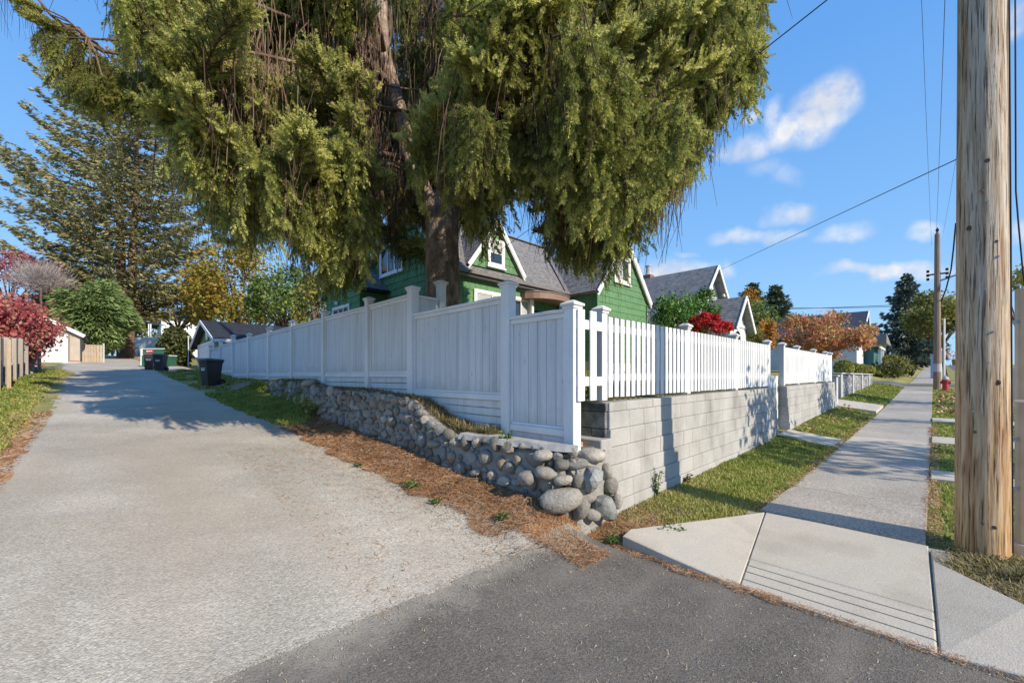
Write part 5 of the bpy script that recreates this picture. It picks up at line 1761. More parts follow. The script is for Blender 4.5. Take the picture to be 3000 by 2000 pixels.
def great_spruce():
    TB = Vector((4.66, 6.66, 1.35))
    t = thing('spruce_tree', 'huge old spruce with drooping branches and forked brown trunk behind the white board fence', 'tree', tuple(TB))
    o0 = org(t)
    # trunk with its fork
    d0 = 8.0
    low = [at(1300, 1030, d0), at(1299, 900, d0), at(1297, 800, d0), at(1296, 720, d0), at(1296, 650, d0), at(1300, 590, d0 + .1)]
    m = MB(); m.tube([TB + Vector((0, 0, -.4)), low[1], low[2], low[3], low[4], low[5]], [.42, .345, .325, .31, .32, .30], 20)
    tr = m.build('trunk', M['bark'], t, smooth=True)
    left = [at(1285, 640, d0), at(1246, 575, d0 - .1), at(1212, 500, d0 - .3), at(1190, 420, d0 - .4), at(1172, 330, d0 - .5), at(1150, 250, d0 - .5), at(1128, 170, d0 - .4), at(1118, 60, d0 - .2), at(1120, -120, d0), at(1130, -500, d0)]
    m = MB(); m.tube(left, [.24, .19, .16, .145, .135, .125, .12, .11, .1, .05], 12); m.build('stem', M['bark'], t, smooth=True)
    main = [low[4], at(1318, 560, d0 + .2), at(1345, 440, d0 + .5), at(1360, 300, d0 + .7), at(1365, 100, d0 + .8), at(1365, -200, d0 + .8), at(1365, -600, d0 + .8), at(1365, -1100, d0 + .8)]
    m = MB(); m.tube(main, [.3, .25, .23, .22, .2, .17, .12, .04], 12); m.build('stem', M['bark'], t, smooth=True)
    right = [at(1320, 600, d0 + .1), at(1390, 470, d0 - .2), at(1450, 420, d0 - .6), at(1560, 330, d0 - 1), at(1600, 150, d0 - 1.1), at(1605, 20, d0 - 1.1), at(1600, -200, d0 - 1)]
    m = MB(); m.tube(right, [.2, .17, .16, .15, .13, .12, .06], 10); m.build('stem', M['bark'], t, smooth=True)
    bare = [[(640, 138, 6.3), (560, 128, 6.1), (475, 100, 6.0), (430, 150, 5.9), (400, 160, 5.9), (340, 155, 5.8), (300, 150, 5.7), (220, 100, 5.6), (150, 45, 5.5), (105, -10, 5.4)],
            [(1395, 92, 6.8), (1520, 75, 6.6), (1680, 68, 6.4)], [(1600, 220, 6.6), (1660, 205, 6.5), (1690, 198, 6.4)],
            [(1070, 222, 6.3), (1105, 240, 6.4), (1150, 255, 7), (1230, 265, 7.6)], [(1200, 330, 6.9), (1110, 310, 6.4), (1080, 290, 6.2)],
            [(600, 243, 6.0), (660, 275, 6.0), (780, 288, 6.1)], [(620, 412, 6.2), (690, 425, 6.3), (740, 415, 6.6)]]
    for i, pl in enumerate(bare):
        m = MB(); pts = [at(*p) for p in pl]; n = len(pts)
        m.tube(pts, [max(.008, (.042 if i == 0 else .026) * (1 - .7 * k / n)) for k in range(n)], 6); m.build('bare_branch', M['limb'], t, smooth=True)
    # spray meshes
    kinds = ['curtain'] * 9 + ['tip'] * 6
    raw = [spray_mesh(100 + i, k) for i, k in enumerate(kinds)]
    meshes = [mesh_np('foliage_spray', V, F, M['needle'], linkit=False, rnd=R) for V, F, R in raw]
    # sample the crown
    r = np.random.default_rng(77)
    T0 = np.array([4.7, 6.8])
    cand = []
    N = 60000
    a = r.uniform(0, 2 * PI, N); z = r.uniform(3.9, 12.5, N)
    R = np.interp(z, [3.5, 5, 8, 10, 13], [5.0, 5.6, 5.4, 4.6, 2.6])
    rr = R * np.sqrt(r.uniform(.10, 1, N))
    X = T0[0] + rr * np.cos(a); Y = T0[1] + rr * np.sin(a)
    az = a + r.normal(size=N) * .5
    sc = r.uniform(.8, 1.35, N)
    kind = np.where(r.uniform(size=N) < .46, r.integers(9, 15, N), r.integers(0, 9, N))
    P = np.stack([X, Y, z], 1)
    od = np.stack([np.cos(az), np.sin(az), 0 * az], 1)
    istip = kind >= 9
    ok = np.ones(N, bool)
    hang = np.where(istip, .12, .88) * sc
    for (q, dz) in ((0, 0), (.75, -.25), (.75, 0.05), (.4, -1), (0, -.8)):
        pt = P + od * (q * sc)[:, None]; pt[:, 2] += np.where(dz < 0, dz * hang, np.where(istip, .2, .02))
        x, y, d = proj(pt)
        ok &= inpoly(x, y, OUTER) & (d > 3.7)
        front = d < 8.6
        ok &= ~(front & inpoly(x, y, HOLE)) & ~((d < 8.4) & inpoly(x, y, HOLE2))
    # foliage gathers in clumps with gaps between; nothing reaches over the house front
    nz = 0; r3 = np.random.default_rng(4)
    for q in range(8):
        k3 = r3.normal(size=3); k3 *= r3.uniform(.55, 1.15) * 2 * PI / 2.1 / np.linalg.norm(k3)
        nz = nz + np.sin(P @ k3 + r3.uniform(0, 6.28))
    nz = nz / 8
    dc = proj(P)[2]
    ok &= nz > np.where(dc > 7.0, -.11, np.where(istip, -.07, .0))
    ok &= (X < 8.3) | (z > 11)
    pyy = proj(P)[1]
    ok &= (pyy > -100) | (dc > 7)
    idx = np.where(ok)[0]
    # sparse spread: keep those that crowd least, seen from outside first
    chosen = []
    cell = {}
    sx, sy, sd = proj(P[idx])
    score = rr[idx] / R[idx] + .55 * (sy > -60) * (sx > 0) + .5 * (sd < 8.3) + r.uniform(0, .35, len(idx))
    order = idx[np.argsort(-score)]
    for i in order:
        k = tuple((P[i] / .52).astype(int))
        bad = False
        for dx in (-1, 0, 1):
            for dy in (-1, 0, 1):
                for dz in (-1, 0, 1):
                    for j in cell.get((k[0] + dx, k[1] + dy, k[2] + dz), ()):
                        if np.sum((P[i] - P[j]) ** 2) < .34 ** 2: bad = True
        if bad: continue
        cell.setdefault(k, []).append(i); chosen.append(i)
        if len(chosen) >= 1750: break
    chosen = np.array(chosen)
    # the long branch that reaches out to the upper left
    extra = []
    for (px, py, d, s, aa, kd) in [(120, 20, 5.4, .55, 2.3, 9), (150, 60, 5.5, .6, 2.2, 10), (190, 85, 5.5, .6, 2.6, 11), (230, 105, 5.6, .6, 2.4, 12), (270, 140, 5.7, .55, 2.2, 13),
                                   (250, 130, 5.6, .62, 2.0, 1), (290, 165, 5.7, .6, 2.4, 2), (215, 120, 5.6, .5, 2.7, 3), (310, 165, 5.7, .55, 2.1, 4), (170, 80, 5.5, .42, 2.4, 5),
                                   (345, 200, 5.8, .6, 2.2, 6), (380, 215, 5.9, .7, 2.6, 7), (410, 205, 5.9, .6, 2.0, 8), (430, 230, 5.9, .7, 2.4, 0), (460, 210, 6, .7, 2.2, 1), (265, 190, 5.6, .55, 2.2, 2), (300, 225, 5.6, .5, 2.5, 4),
                                   (140, 40, 5.45, .5, 2.9, 14), (205, 75, 5.55, .5, 1.8, 9)]:
        extra.append((np.array(at(px, py, d)), aa, s, kd))
    items = [(P[i], az[i], sc[i], kind[i]) for i in chosen] + extra
    # size on screen decides which are singled out
    pp = np.array([it[0] for it in items]); x, y, d = proj(pp)
    rank = np.array([it[2] for it in items]) / d
    vis = (y > -250) & (y < 900)
    order = np.argsort(-(rank * vis))
    first = set(order[:300].tolist())
    gpos = []; grot = []; gscl = []; gknd = []
    for i, (p, aa, s, kd) in enumerate(items):
        tilt = r.uniform(-.2, .25); e = (r.uniform(-.15, .15), tilt * .6, aa)
        if i in first:
            o = bpy.data.objects.new('foliage_spray', meshes[kd]); COL.objects.link(o); o.parent = t
            o.location = Vector(p) - o0; o.rotation_euler = Euler(e); o.scale = (s, s, s * r.uniform(.9, 1.2))
        else:
            gpos.append(np.array(p) - np.array(o0)); grot.append(e); gscl.append((s, s, s * r.uniform(.9, 1.2))); gknd.append(int(kd))
    # the rest of the foliage: one object that scatters the same sprays over its points
    src = bpy.data.collections.new('spray_sources')
    for me in meshes:
        so = bpy.data.objects.new('spray_source', me); src.objects.link(so)
    pm = bpy.data.meshes.new('foliage'); pm.from_pydata([tuple(q) for q in gpos], [], [])
    for nm, ty, data in (('rot', 'FLOAT_VECTOR', grot), ('scl', 'FLOAT_VECTOR', gscl)):
        at_ = pm.attributes.new(nm, ty, 'POINT'); at_.data.foreach_set('vector', np.array(data, np.float32).ravel())
    at_ = pm.attributes.new('knd', 'INT', 'POINT'); at_.data.foreach_set('value', np.array(gknd, np.int32))
    pm.materials.append(M['needle'])
    fo = link('foliage', pm, t, (0, 0, 0)); fo['kind'] = 'stuff'
    ng = bpy.data.node_groups.new('scatter_sprays', 'GeometryNodeTree')
    ng.interface.new_socket('Geometry', in_out='INPUT', socket_type='NodeSocketGeometry')
    ng.interface.new_socket('Geometry', in_out='OUTPUT', socket_type='NodeSocketGeometry')
    gn, gl = ng.nodes, ng.links
    gi = gn.new('NodeGroupInput'); go = gn.new('NodeGroupOutput')
    ci = gn.new('GeometryNodeCollectionInfo'); ci.inputs['Collection'].default_value = src
    ci.inputs['Separate Children'].default_value = True; ci.inputs['Reset Children'].default_value = True
    ip = gn.new('GeometryNodeInstanceOnPoints'); ip.inputs['Pick Instance'].default_value = True
    for nm, ty, sock in (('rot', 'FLOAT_VECTOR', 'Rotation'), ('scl', 'FLOAT_VECTOR', 'Scale'), ('knd', 'INT', 'Instance Index')):
        na = gn.new('GeometryNodeInputNamedAttribute'); na.data_type = ty; na.inputs['Name'].default_value = nm
        gl.new(na.outputs['Attribute'], ip.inputs[sock])
    gl.new(gi.outputs[0], ip.inputs['Points']); gl.new(ci.outputs[0], ip.inputs['Instance']); gl.new(ip.outputs[0], go.inputs[0])
    md = fo.modifiers.new('scatter', 'NODES'); md.node_group = ng
    # limbs towards groups of sprays, twigs to the nearest limb
    Q = pp.copy(); K = 62
    cen = Q[r.choice(len(Q), K, replace=False)]
    for _ in range(8):
        dd = ((Q[:, None] - cen[None]) ** 2).sum(2); lab = dd.argmin(1)
        cen = np.array([Q[lab == k].mean(0) if (lab == k).any() else cen[k] for k in range(K)])
    stems = np.array([p for p in main + left + right])
    limb_pts = []
    for k in range(K):
        c = cen[k]; w = ((stems - np.array([0, 0, .6]) - c) ** 2 * np.array([1, 1, 3])).sum(1); s0 = stems[w.argmin()]
        c = c + (c - s0) * .15
        mid = (s0 + c) / 2 + np.array([0, 0, .25])
        L = np.linalg.norm(c - s0)
        pts = [s0, (s0 * .6 + mid * .4) + np.array([0, 0, .12]), mid, (mid + c) / 2 + np.array([0, 0, .02]), c]
        MB().tube([tuple(p) for p in pts], [.03 + .012 * L, .026 + .009 * L, .03, .02, .008], 6).build('branch', M['limb'], t, smooth=True)
        for a_, b_ in zip(pts[1:-1], pts[2:]):
            limb_pts += [a_ * (1 - f) + b_ * f for f in (0, .33, .66)]
    limb_pts = np.array(limb_pts)
    tw = MB()
    for p in pp:
        q = limb_pts[((limb_pts - p) ** 2).sum(1).argmin()]
        if np.linalg.norm(q - p) < 2.2:
            tw.tube([tuple(q), tuple((q + p) / 2 + np.array([0, 0, .06])), tuple(p)], [.014, .011, .008], 4, cap=False)
    o = tw.build('twigs', M['limb'], t); o['kind'] = 'stuff'
    # dead hanging strands inside the crown
    V = []; F = []; nb = 0; made = 0
    while made < 7500:
        l = limb_pts[r.integers(len(limb_pts))]
        p = l + r.normal(size=3) * np.array([.28, .28, .1])
        rad = np.hypot(p[0] - T0[0], p[1] - T0[1])
        if rad > 4.6: continue
        L = r.uniform(.35, 1.6)
        tip = p + np.array([r.normal() * .10, r.normal() * .10, -L])
        x0, y0, d0_ = proj(p[None]); x1, y1, d1 = proj(tip[None])
        if not (inpoly(x0, y0, OUTER)[0] and inpoly(x1, y1, OUTER)[0]): continue
        if d0_[0] < 8.2 and (inpoly(x1, y1, HOLE2)[0] or (inpoly(x1, y1, HOLE)[0] and r.random() < .75)): continue
        mid = (p + tip) / 2 + np.array([r.normal() * .05, r.normal() * .05, .03])
        w = np.array([math.cos(made), math.sin(made), 0]) * r.uniform(.003, .007)
        w2 = np.array([-w[1], w[0], 0])
        V += [p - w, p + w, mid - w * .9, mid + w * .9, tip - w * .4, tip + w * .4, p - w2, p + w2, mid - w2 * .9, mid + w2 * .9, tip - w2 * .4, tip + w2 * .4]
        F += [(nb, nb + 1, nb + 3, nb + 2), (nb + 2, nb + 3, nb + 5, nb + 4), (nb + 6, nb + 7, nb + 9, nb + 8), (nb + 8, nb + 9, nb + 11, nb + 10)]; nb += 12; made += 1
    o = mesh_np('dead_twigs', np.array(V), np.array(F), M['twig'], t); o['kind'] = 'stuff'


great_spruce()
# ------------------------------------------------------------------ leaf colours
M['fir'] = leafmat('far_fir_needles', [(.10, .12, .06), (.23, .24, .11), (.40, .37, .19), (.50, .37, .21)], trans=.3, pos=[0, .35, .7, 1])
M['fir_dark'] = leafmat('dark_conifer_needles', [(.04, .065, .04), (.085, .12, .065), (.15, .18, .09)], trans=.2)
M['spruce_blue'] = leafmat('bluish_conifer_needles', [(.05, .075, .07), (.09, .12, .10), (.15, .18, .13)], trans=.15)
M['cedar'] = leafmat('soft_cedar_needles', [(.11, .17, .07), (.20, .29, .10), (.30, .40, .14), (.38, .45, .22)], trans=.25)
M['redleaf'] = leafmat('red_vine_leaves', [(.13, .05, .08), (.34, .06, .08), (.50, .10, .10), (.56, .24, .17), (.50, .33, .22)], trans=.3)
M['pinkleaf'] = leafmat('pink_red_leaves', [(.22, .06, .08), (.38, .12, .14), (.45, .2, .2)], trans=.3)
M['scarlet'] = leafmat('scarlet_leaves', [(.30, .015, .02), (.52, .03, .035), (.62, .08, .06)], trans=.35)
M['goldleaf'] = leafmat('autumn_gold_leaves', [(.12, .14, .03), (.26, .25, .05), (.42, .31, .06), (.45, .22, .06)], trans=.35)
M['greenleaf'] = leafmat('green_leaves', [(.04, .08, .025), (.09, .16, .04), (.17, .24, .06), (.30, .33, .09)], trans=.35)
M['laurel'] = leafmat('glossy_laurel_leaves', [(.025, .06, .02), (.06, .14, .03), (.12, .24, .05), (.26, .38, .11)], trans=.25, rough=.35)
M['orangeleaf'] = leafmat('orange_maple_leaves', [(.15, .19, .06), (.34, .27, .09), (.54, .28, .12), (.58, .23, .13), (.44, .15, .11)], trans=.35)
M['orange2'] = leafmat('orange_leaves', [(.35, .20, .04), (.55, .27, .04), (.6, .33, .06)], trans=.35)
M['yellowgreen'] = leafmat('yellow_green_leaves', [(.10, .13, .03), (.20, .21, .05), (.32, .29, .07), (.42, .36, .10)], trans=.35)
M['box'] = leafmat('boxwood_leaves', [(.09, .13, .03), (.22, .25, .05), (.38, .37, .08), (.5, .46, .11)], trans=.2)
M['darkbush'] = leafmat('dark_bush_leaves', [(.02, .03, .012), (.05, .065, .02), (.09, .10, .03), (.2, .22, .06)], trans=.2)
M['graytwig'] = leafmat('bare_grey_twigs', [(.2, .17, .16), (.34, .30, .29), (.42, .38, .37)], trans=.05)
M['blade'] = leafmat('grass_blades', [(.13, .19, .035), (.24, .29, .06), (.37, .37, .10), (.47, .38, .19)], trans=.3, pos=[0, .35, .7, 1])
M['dryblade'] = leafmat('dry_grass_blades', [(.16, .16, .05), (.32, .26, .13), (.42, .33, .2)], trans=.3)
M['litter'] = leafmat('fallen_needles', [(.20, .09, .045), (.42, .21, .10), (.56, .34, .18), (.60, .45, .30)], trans=.05)


def ground_at(px, py, d):
    p = at(px, py, d); return (p.x, p.y, gzs(p.x, p.y) - .05)


# ------------------------------------------------------------------ trees beyond the alley
b = at(365, 1040, 36); b = (b.x, b.y, gzs(b.x, b.y) - .1)
conifer('giant_conifer', 'giant two-stemmed conifer with upswept branches at the far end of the alley', 'tree', b, 27.5,
        [(0, 4.0), (.2, 6.8), (.35, 8.4), (.5, 7.4), (.7, 5.6), (.88, 2.8), (1, .3)], M['fir'], 31, whorl=1.1, k=8, size=.36, per=150, up=.3, trunk=.34, stems=((-.35, .2), (.75, -.5)), aspect=.3, flatw=.42, hang=.22, start=.16, gap=.08)
p = at(283, 925, 31)
t_ = thing('weeping_cedar', 'round soft green weeping cedar leaning over the beige garage', 'shrub', (p.x, p.y, gzs(p.x, p.y)))
r_ = np.random.default_rng(5); n = 15000
u = r_.normal(size=(n, 3)); u /= np.linalg.norm(u, axis=1, keepdims=True)
C = u * r_.uniform(.2, 1.03, (n, 1)) ** .5 * (1 + .16 * np.sin(u[:, :1] * 5 + 1) * np.sin(u[:, 1:2] * 4 + 2) + .12 * np.sin(u[:, 2:] * 7 + u[:, :1] * 3)) * np.array([2.5, 2.5, 2.3]) + np.array([p.x, p.y, p.z])
C[:, 2] += .25 * np.sin(C[:, 0] * 5) * .5
dirs = u * np.array([1, 1, .25]) + np.array([0, 0, -.22])
leaf_object('crown', C, .5, M['cedar'], t_, .2, 6, np.clip(r_.normal(.5, .22, n), 0, 1), dirs=dirs)
MB().tube([(p.x, p.y, gzs(p.x, p.y) - .2), (p.x, p.y, p.z)], [.16, .08], 8).build('trunk', M['limb'], t_)

b = at(185, 900, 33.5); b = (b.x, b.y, gzs(b.x, b.y))
conifer('layered_conifer', 'young layered dark green conifer with a bare pale stem above the beige garage', 'tree', b, 9.0, [(0, 2.2), (.3, 2.2), (.7, 1.7), (1, .9)], M['fir_dark'], 33, whorl=.55, k=8, size=.4, per=26, up=-.02, trunk=.13, start=.25, aspect=.2, flatw=.35)
b = at(130, 930, 36); b = (b.x, b.y, gzs(b.x, b.y))
conifer('bushy_conifer', 'low bushy dark conifer behind the red vine and grey bare shrub', 'tree', b, 5.6, [(0, 3.0), (.5, 2.6), (1, .6)], M['fir_dark'], 34, whorl=.4, k=9, size=.4, per=30, up=.0, trunk=.14, start=.1, aspect=.2)
p = at(40, 795, 30)
broadleaf('pink_tree', 'sparse pinkish red tree at the far left edge above the red vine', 'tree', (p.x - .4, p.y, gzs(p.x, p.y)), tuple(p), (2.6, 2.6, 1.5), 3200, .2, M['pinkleaf'], 41, k=26, trunk=.14, spread=.24)
p = at(120, 810, 29)
t_ = thing('bare_shrub', 'bare grey twiggy shrub between the pink tree and the layered conifer', 'shrub', (p.x, p.y, gzs(p.x, p.y)))
u = r_.normal(size=(5200, 3)); u /= np.linalg.norm(u, axis=1, keepdims=True)
C = u * r_.uniform(.15, 1, (5200, 1)) ** .7 * (1 + .3 * np.sin(u[:, :1] * 4 + 2) * np.sin(u[:, 2:] * 5) + .22 * np.sin(u[:, 1:2] * 6)) * np.array([1.7, 1.7, 1.15]) + np.array(p)
leaf_object('twigs', C, .42, M['graytwig'], t_, .03, 8, dirs=u * .7 + np.array([0, 0, .6]))
MB().tube([(p.x, p.y, gzs(p.x, p.y) - .1), tuple(p)], [.09, .05], 6).build('stem', M['limb'], t_)


# red vine over the grey fence
def red_vine():
    t = thing('red_vine', 'red and purple vine spilling over the weathered grey fence on the left', 'vine', (-2.0, 18, 2.0))
    r = np.random.default_rng(9)
    P = []
    for (px, py, d, rx, rz, n) in [(10, 935, 13.2, .85, .55, 1500), (55, 955, 14.0, .65, .5, 1300), (92, 970, 15.0, .55, .42, 1000), (118, 990, 16, .4, .34, 700), (75, 1015, 13.4, .3, .42, 700), (20, 990, 12.8, .5, .38, 600),
                                   (50, 905, 15, .7, .3, 600), (5, 900, 14, .8, .3, 500), (150, 975, 17.5, .35, .22, 160), (180, 955, 19, .3, .12, 60)]:
        c = np.array(at(px, py, d)); q = r.normal(size=(n, 3)) * np.array([rx * .42, rx * .6, rz * .5]); P.append(c + q)
    P = np.concatenate(P + [q_ + r.normal(size=q_.shape) * .12 for q_ in P])
    rn = np.clip(.5 + .28 * np.sin(P[:, 1] * 2.7) * np.sin(P[:, 2] * 4.3) + r.normal(size=len(P)) * .24, 0, 1)
    leaf_object('leaves', P, .105, M['redleaf'], t, .75, 10, rn, droop=.6)
    m = MB()
    for k in range(26):
        a = P[r.integers(len(P))]; bq = a + r.normal(size=3) * np.array([.2, .6, .15]); e = bq + np.array([0, r.normal() * .2, -r.uniform(.2, .7)])
        m.tube([tuple(a), tuple(bq), tuple(e)], [.008, .007, .004], 4, cap=False)
    m.build('stems', M['limb'], t)
    # trailing strand in front of the garage door
    C = np.array([np.array(at(178 + math.sin(k) * 4, 950 + k * 3.2, 18.5)) + r.normal(size=3) * .05 for k in range(26)])
    C2 = np.array([np.array(at(128 + math.sin(k) * 5, 985 + k * 2.6, 15.2)) + r.normal(size=3) * .05 for k in range(22)])
    leaf_object('trailing_leaves', np.concatenate([C, C2]), .13, M['darkbush'], t, .7, 11)


red_vine()
p = at(700, 850, 36)
broadleaf('gold_maple', 'autumn maple with orange-topped yellow-green crown behind the green garage', 'tree', (p.x, p.y, gzs(p.x, p.y)), (p.x, p.y, p.z - .2), (3.7, 3.7, 4.6), 9000, .30, M['goldleaf'], 51, k=60, trunk=.25, spread=.2, shell=.5)
p = at(838, 890, 31)
broadleaf('green_tree', 'dense green tree between the gold maple and the green house', 'tree', (p.x, p.y, gzs(p.x, p.y)), tuple(p), (2.4, 2.4, 2.7), 6500, .24, M['greenleaf'], 52, k=44, trunk=.2, spread=.2)
p = at(925, 895, 27)
broadleaf('yellow_green_tree', 'bright yellow-green tree touching the left corner of the green house', 'tree', (p.x, p.y, gzs(p.x, p.y)), tuple(p), (1.4, 1.4, 2.2), 3600, .2, M['yellowgreen'], 53, k=30, trunk=.14, spread=.22)
p = at(610, 900, 38)
broadleaf('amber_tree', 'small amber-leaved tree to the left of the gold maple', 'tree', (p.x, p.y, gzs(p.x, p.y)), tuple(p), (2.0, 2.0, 3.0), 3000, .28, M['goldleaf'], 54, k=26, trunk=.16, spread=.24)
p = at(512, 1030, 25)
broadleaf('dark_bush', 'dark shaggy bush beside the white fence end, behind the two blue bins', 'shrub', (p.x, p.y, gzs(p.x, p.y)), (p.x, p.y, p.z + .1), (.85, .85, 1.3), 7000, .19, M['darkbush'], 55, k=44, trunk=.08, spread=.26)
p = at(378, 918, 62)
broadleaf('orange_tree', 'small orange tree far off under the giant conifer', 'tree', (p.x, p.y, gzs(p.x, p.y)), tuple(p), (2.6, 2.6, 2.2), 1500, .4, M['orangeleaf'], 56, k=20, trunk=.15)
p = at(520, 905, 40)
broadleaf('olive_conifer_branch_tree', 'olive green low tree under the right side of the giant conifer', 'tree', (p.x, p.y, gzs(p.x, p.y)), tuple(p), (3.0, 2.4, 1.9), 3600, .34, M['fir'], 57, k=34, trunk=.2, spread=.22, aspect=.35)

# carport house, concrete wall and fence far behind
t_ = thing('carport_house', 'white house with flat dark carport beyond the far concrete wall', 'house', tuple(at(430, 1000, 58)))
a0 = at(396, 1020, 58); a1 = at(470, 1020, 58)
MB().box((at(470, 1000, 58).x, at(470, 1000, 58).y - 1, 3), (at(470, 1000, 58).x + 6, at(470, 1000, 58).y + 5, at(470, 940, 58).z)).build('wall', M['trim'], t_)
MB().box((a0.x - .8, a0.y - 1.2, at(400, 950, 58).z), (a1.x + 1.0, a0.y + 5, at(400, 942, 58).z)).build('carport_roof', M['roof_dark'], t_)
for px in (434, 440):
    q = at(px, 1000, 57.5); MB().box((q.x, q.y, 3), (q.x + .12, q.y + .12, at(400, 950, 58).z)).build('carport_post', M['trim'], t_)
t_ = thing('concrete_wall', 'grey concrete garden wall in tree shade at the far end of the alley', 'wall', tuple(at(420, 1030, 50)))
q0 = at(352, 1020, 50); q1 = at(490, 1020, 50)
MB().prism([(q0.x, q0.y, 2.5), (q1.x, q1.y, 2.5), (q1.x, q1.y, at(400, 988, 50).z), (q0.x, q0.y, at(400, 988, 50).z)], (.2, .25, 0)).build('wall_body', M['ashlar'], t_)
t_ = thing('chain_link_fence', 'low dark wire fence in front of the far concrete wall', 'fence', tuple(at(400, 1045, 47)))
m = MB()
for k in range(12):
    q = at(355 + k * 10, 1040, 47); zt = at(360, 1020, 47).z
    m.tube([(q.x, q.y, 2.6), (q.x, q.y, zt)], .03, 5)
m.build('posts', M['dark'], t_)
m = MB(); q0, q1 = at(355, 1020, 47), at(465, 1020, 47); m.tube([tuple(q0), tuple(q1)], .03, 5); m.build('top_rail', M['dark'], t_)


# ------------------------------------------------------------------ bins and dumpster
M['bin'] = pmat('dark_plastic', [(.028, .026, .03), (.045, .042, .05)], scale=5, rough=.42, spec=.5)
M['bin_brown'] = pmat('brown_plastic', [(.035, .028, .03), (.06, .048, .05)], scale=4, rough=.4, spec=.5)
M['bin_lid'] = pmat('grey_green_plastic', [(.06, .075, .075), (.09, .105, .105)], scale=4, rough=.45, spec=.5)
M['dump'] = pmat('green_steel', [(.02, .09, .05), (.035, .12, .07)], scale=4, rough=.55)
M['sticker'] = pmat('white_sticker', [(.7, .7, .7)], rough=.6)
M['rubber'] = pmat('black_rubber', [(.015, .015, .016)], rough=.7)
M['red'] = pmat('hydrant_red', [(.38, .03, .035), (.48, .05, .05)], scale=6, rough=.45, spec=.5)


def wheelie_bin(label, loc, rz, h, body, group=None):
    t = thing('wheelie_bin', label, 'bin', loc, group)
    w, dp = .235 * h, .27 * h

    def ring(s, z, dy=0): return [(-w * s, -dp * s + dy, z), (w * s, -dp * s + dy, z), (w * s, dp * s + dy, z), (-w * s, dp * s + dy, z)]
    m = MB()
    rs = [ring(.70, .02 * h), ring(.72, .06 * h), ring(.97, .80 * h), ring(1.04, .81 * h), ring(1.04, .86 * h), ring(.98, .865 * h)]
    v = [p for q in rs for p in q]; f = []
    for i in range(len(rs) - 1):
        for k in range(4): f.append((i * 4 + k, i * 4 + (k + 1) % 4, (i + 1) * 4 + (k + 1) % 4, (i + 1) * 4 + k))
    f += [(3, 2, 1, 0), (20, 21, 22, 23)]
    m.add(v, f)
    me = lambda mb, nm, mt, par: _loc(mb, nm, mt, par)
    bd = me(m, 'body', body, t)
    m = MB()
    for k in range(7):
        a = -w * 1.08 + k * w * 2.16 / 6
    lid = [(-w * 1.1, -dp * 1.16, .872 * h), (w * 1.1, -dp * 1.16, .872 * h), (w * 1.1, dp * 1.1, .872 * h), (-w * 1.1, dp * 1.1, .872 * h)]
    top = [(-w * .95, -dp * 1.0, .955 * h), (w * .95, -dp * 1.0, .955 * h), (w * .95, dp * .95, .935 * h), (-w * .95, dp * .95, .935 * h)]
    mid = [(x, y, z + .035 * h) for x, y, z in lid]
    m.add(lid + mid + top, [(3, 2, 1, 0)] + [(i, (i + 1) % 4, 4 + (i + 1) % 4, 4 + i) for i in range(4)] + [(4 + i, 4 + (i + 1) % 4, 8 + (i + 1) % 4, 8 + i) for i in range(4)] + [(8, 9, 10, 11)])
    ld = me(m, 'lid', M['bin_lid'], t)
    m = MB(); m.tube([(-w * .7, dp * 1.2, .86 * h), (w * .7, dp * 1.2, .86 * h)], .022 * h, 8); me(m, 'handle', body, t)
    for s in (-1, 1):
        m = MB(); m.tube([(s * w * .78, dp * .86, .12 * h), (s * w * 1.0, dp * .86, .12 * h)], .12 * h, 18); wl = me(m, 'wheel', M['rubber'], t)
        m = MB(); m.tube([(s * w * .99, dp * .86, .12 * h), (s * w * 1.03, dp * .86, .12 * h)], .065 * h, 14); me(m, 'hub', body, wl)
    # stickers: plain pale strips of print too small to read
    for z0, z1, x0, x1, y in [(.60, .622, -.12, .12, 0), (.53, .575, -.11, .09, 0)]:
        yy = lambda z: -(dp * (.80 + .17 * (z - .06) / .74)) - .004
        m = MB(); m.prism([(x0 * h, yy(z0), z0 * h), (x1 * h, yy(z0), z0 * h), (x1 * h, yy(z1), z1 * h), (x0 * h, yy(z1), z1 * h)], (0, -.003, 0)); me(m, 'sticker', M['sticker'], bd)
    t.rotation_euler = (0, 0, rz)
    return t


def _loc(mb, nm, mt, par):
    me = bpy.data.meshes.new(nm); me.from_pydata([tuple(v) for v in mb.v], [], mb.f); me.materials.append(mt); me.update()
    o = bpy.data.objects.new(nm, me); COL.objects.link(o); o.parent = par; return o


q = onground(618, 1130)
wheelie_bin('dark brown wheeled bin with grey-green lid standing by the white board fence', (q.x, q.y, gzs(q.x, q.y)), -.95 - .25, .87, M['bin_brown'])
q = onground(470, 1086)
wheelie_bin('right of the two blue-black wheeled bins near the dark bush', (q.x, q.y, gzs(q.x, q.y)), -.55, .83, M['bin'], 'pair of blue-black bins')
q = onground(438, 1083)
wheelie_bin('left blue-black wheeled bin of the pair, lid propped against the green dumpster', (q.x, q.y, gzs(q.x, q.y)), -.2, .83, M['bin'], 'pair of blue-black bins')


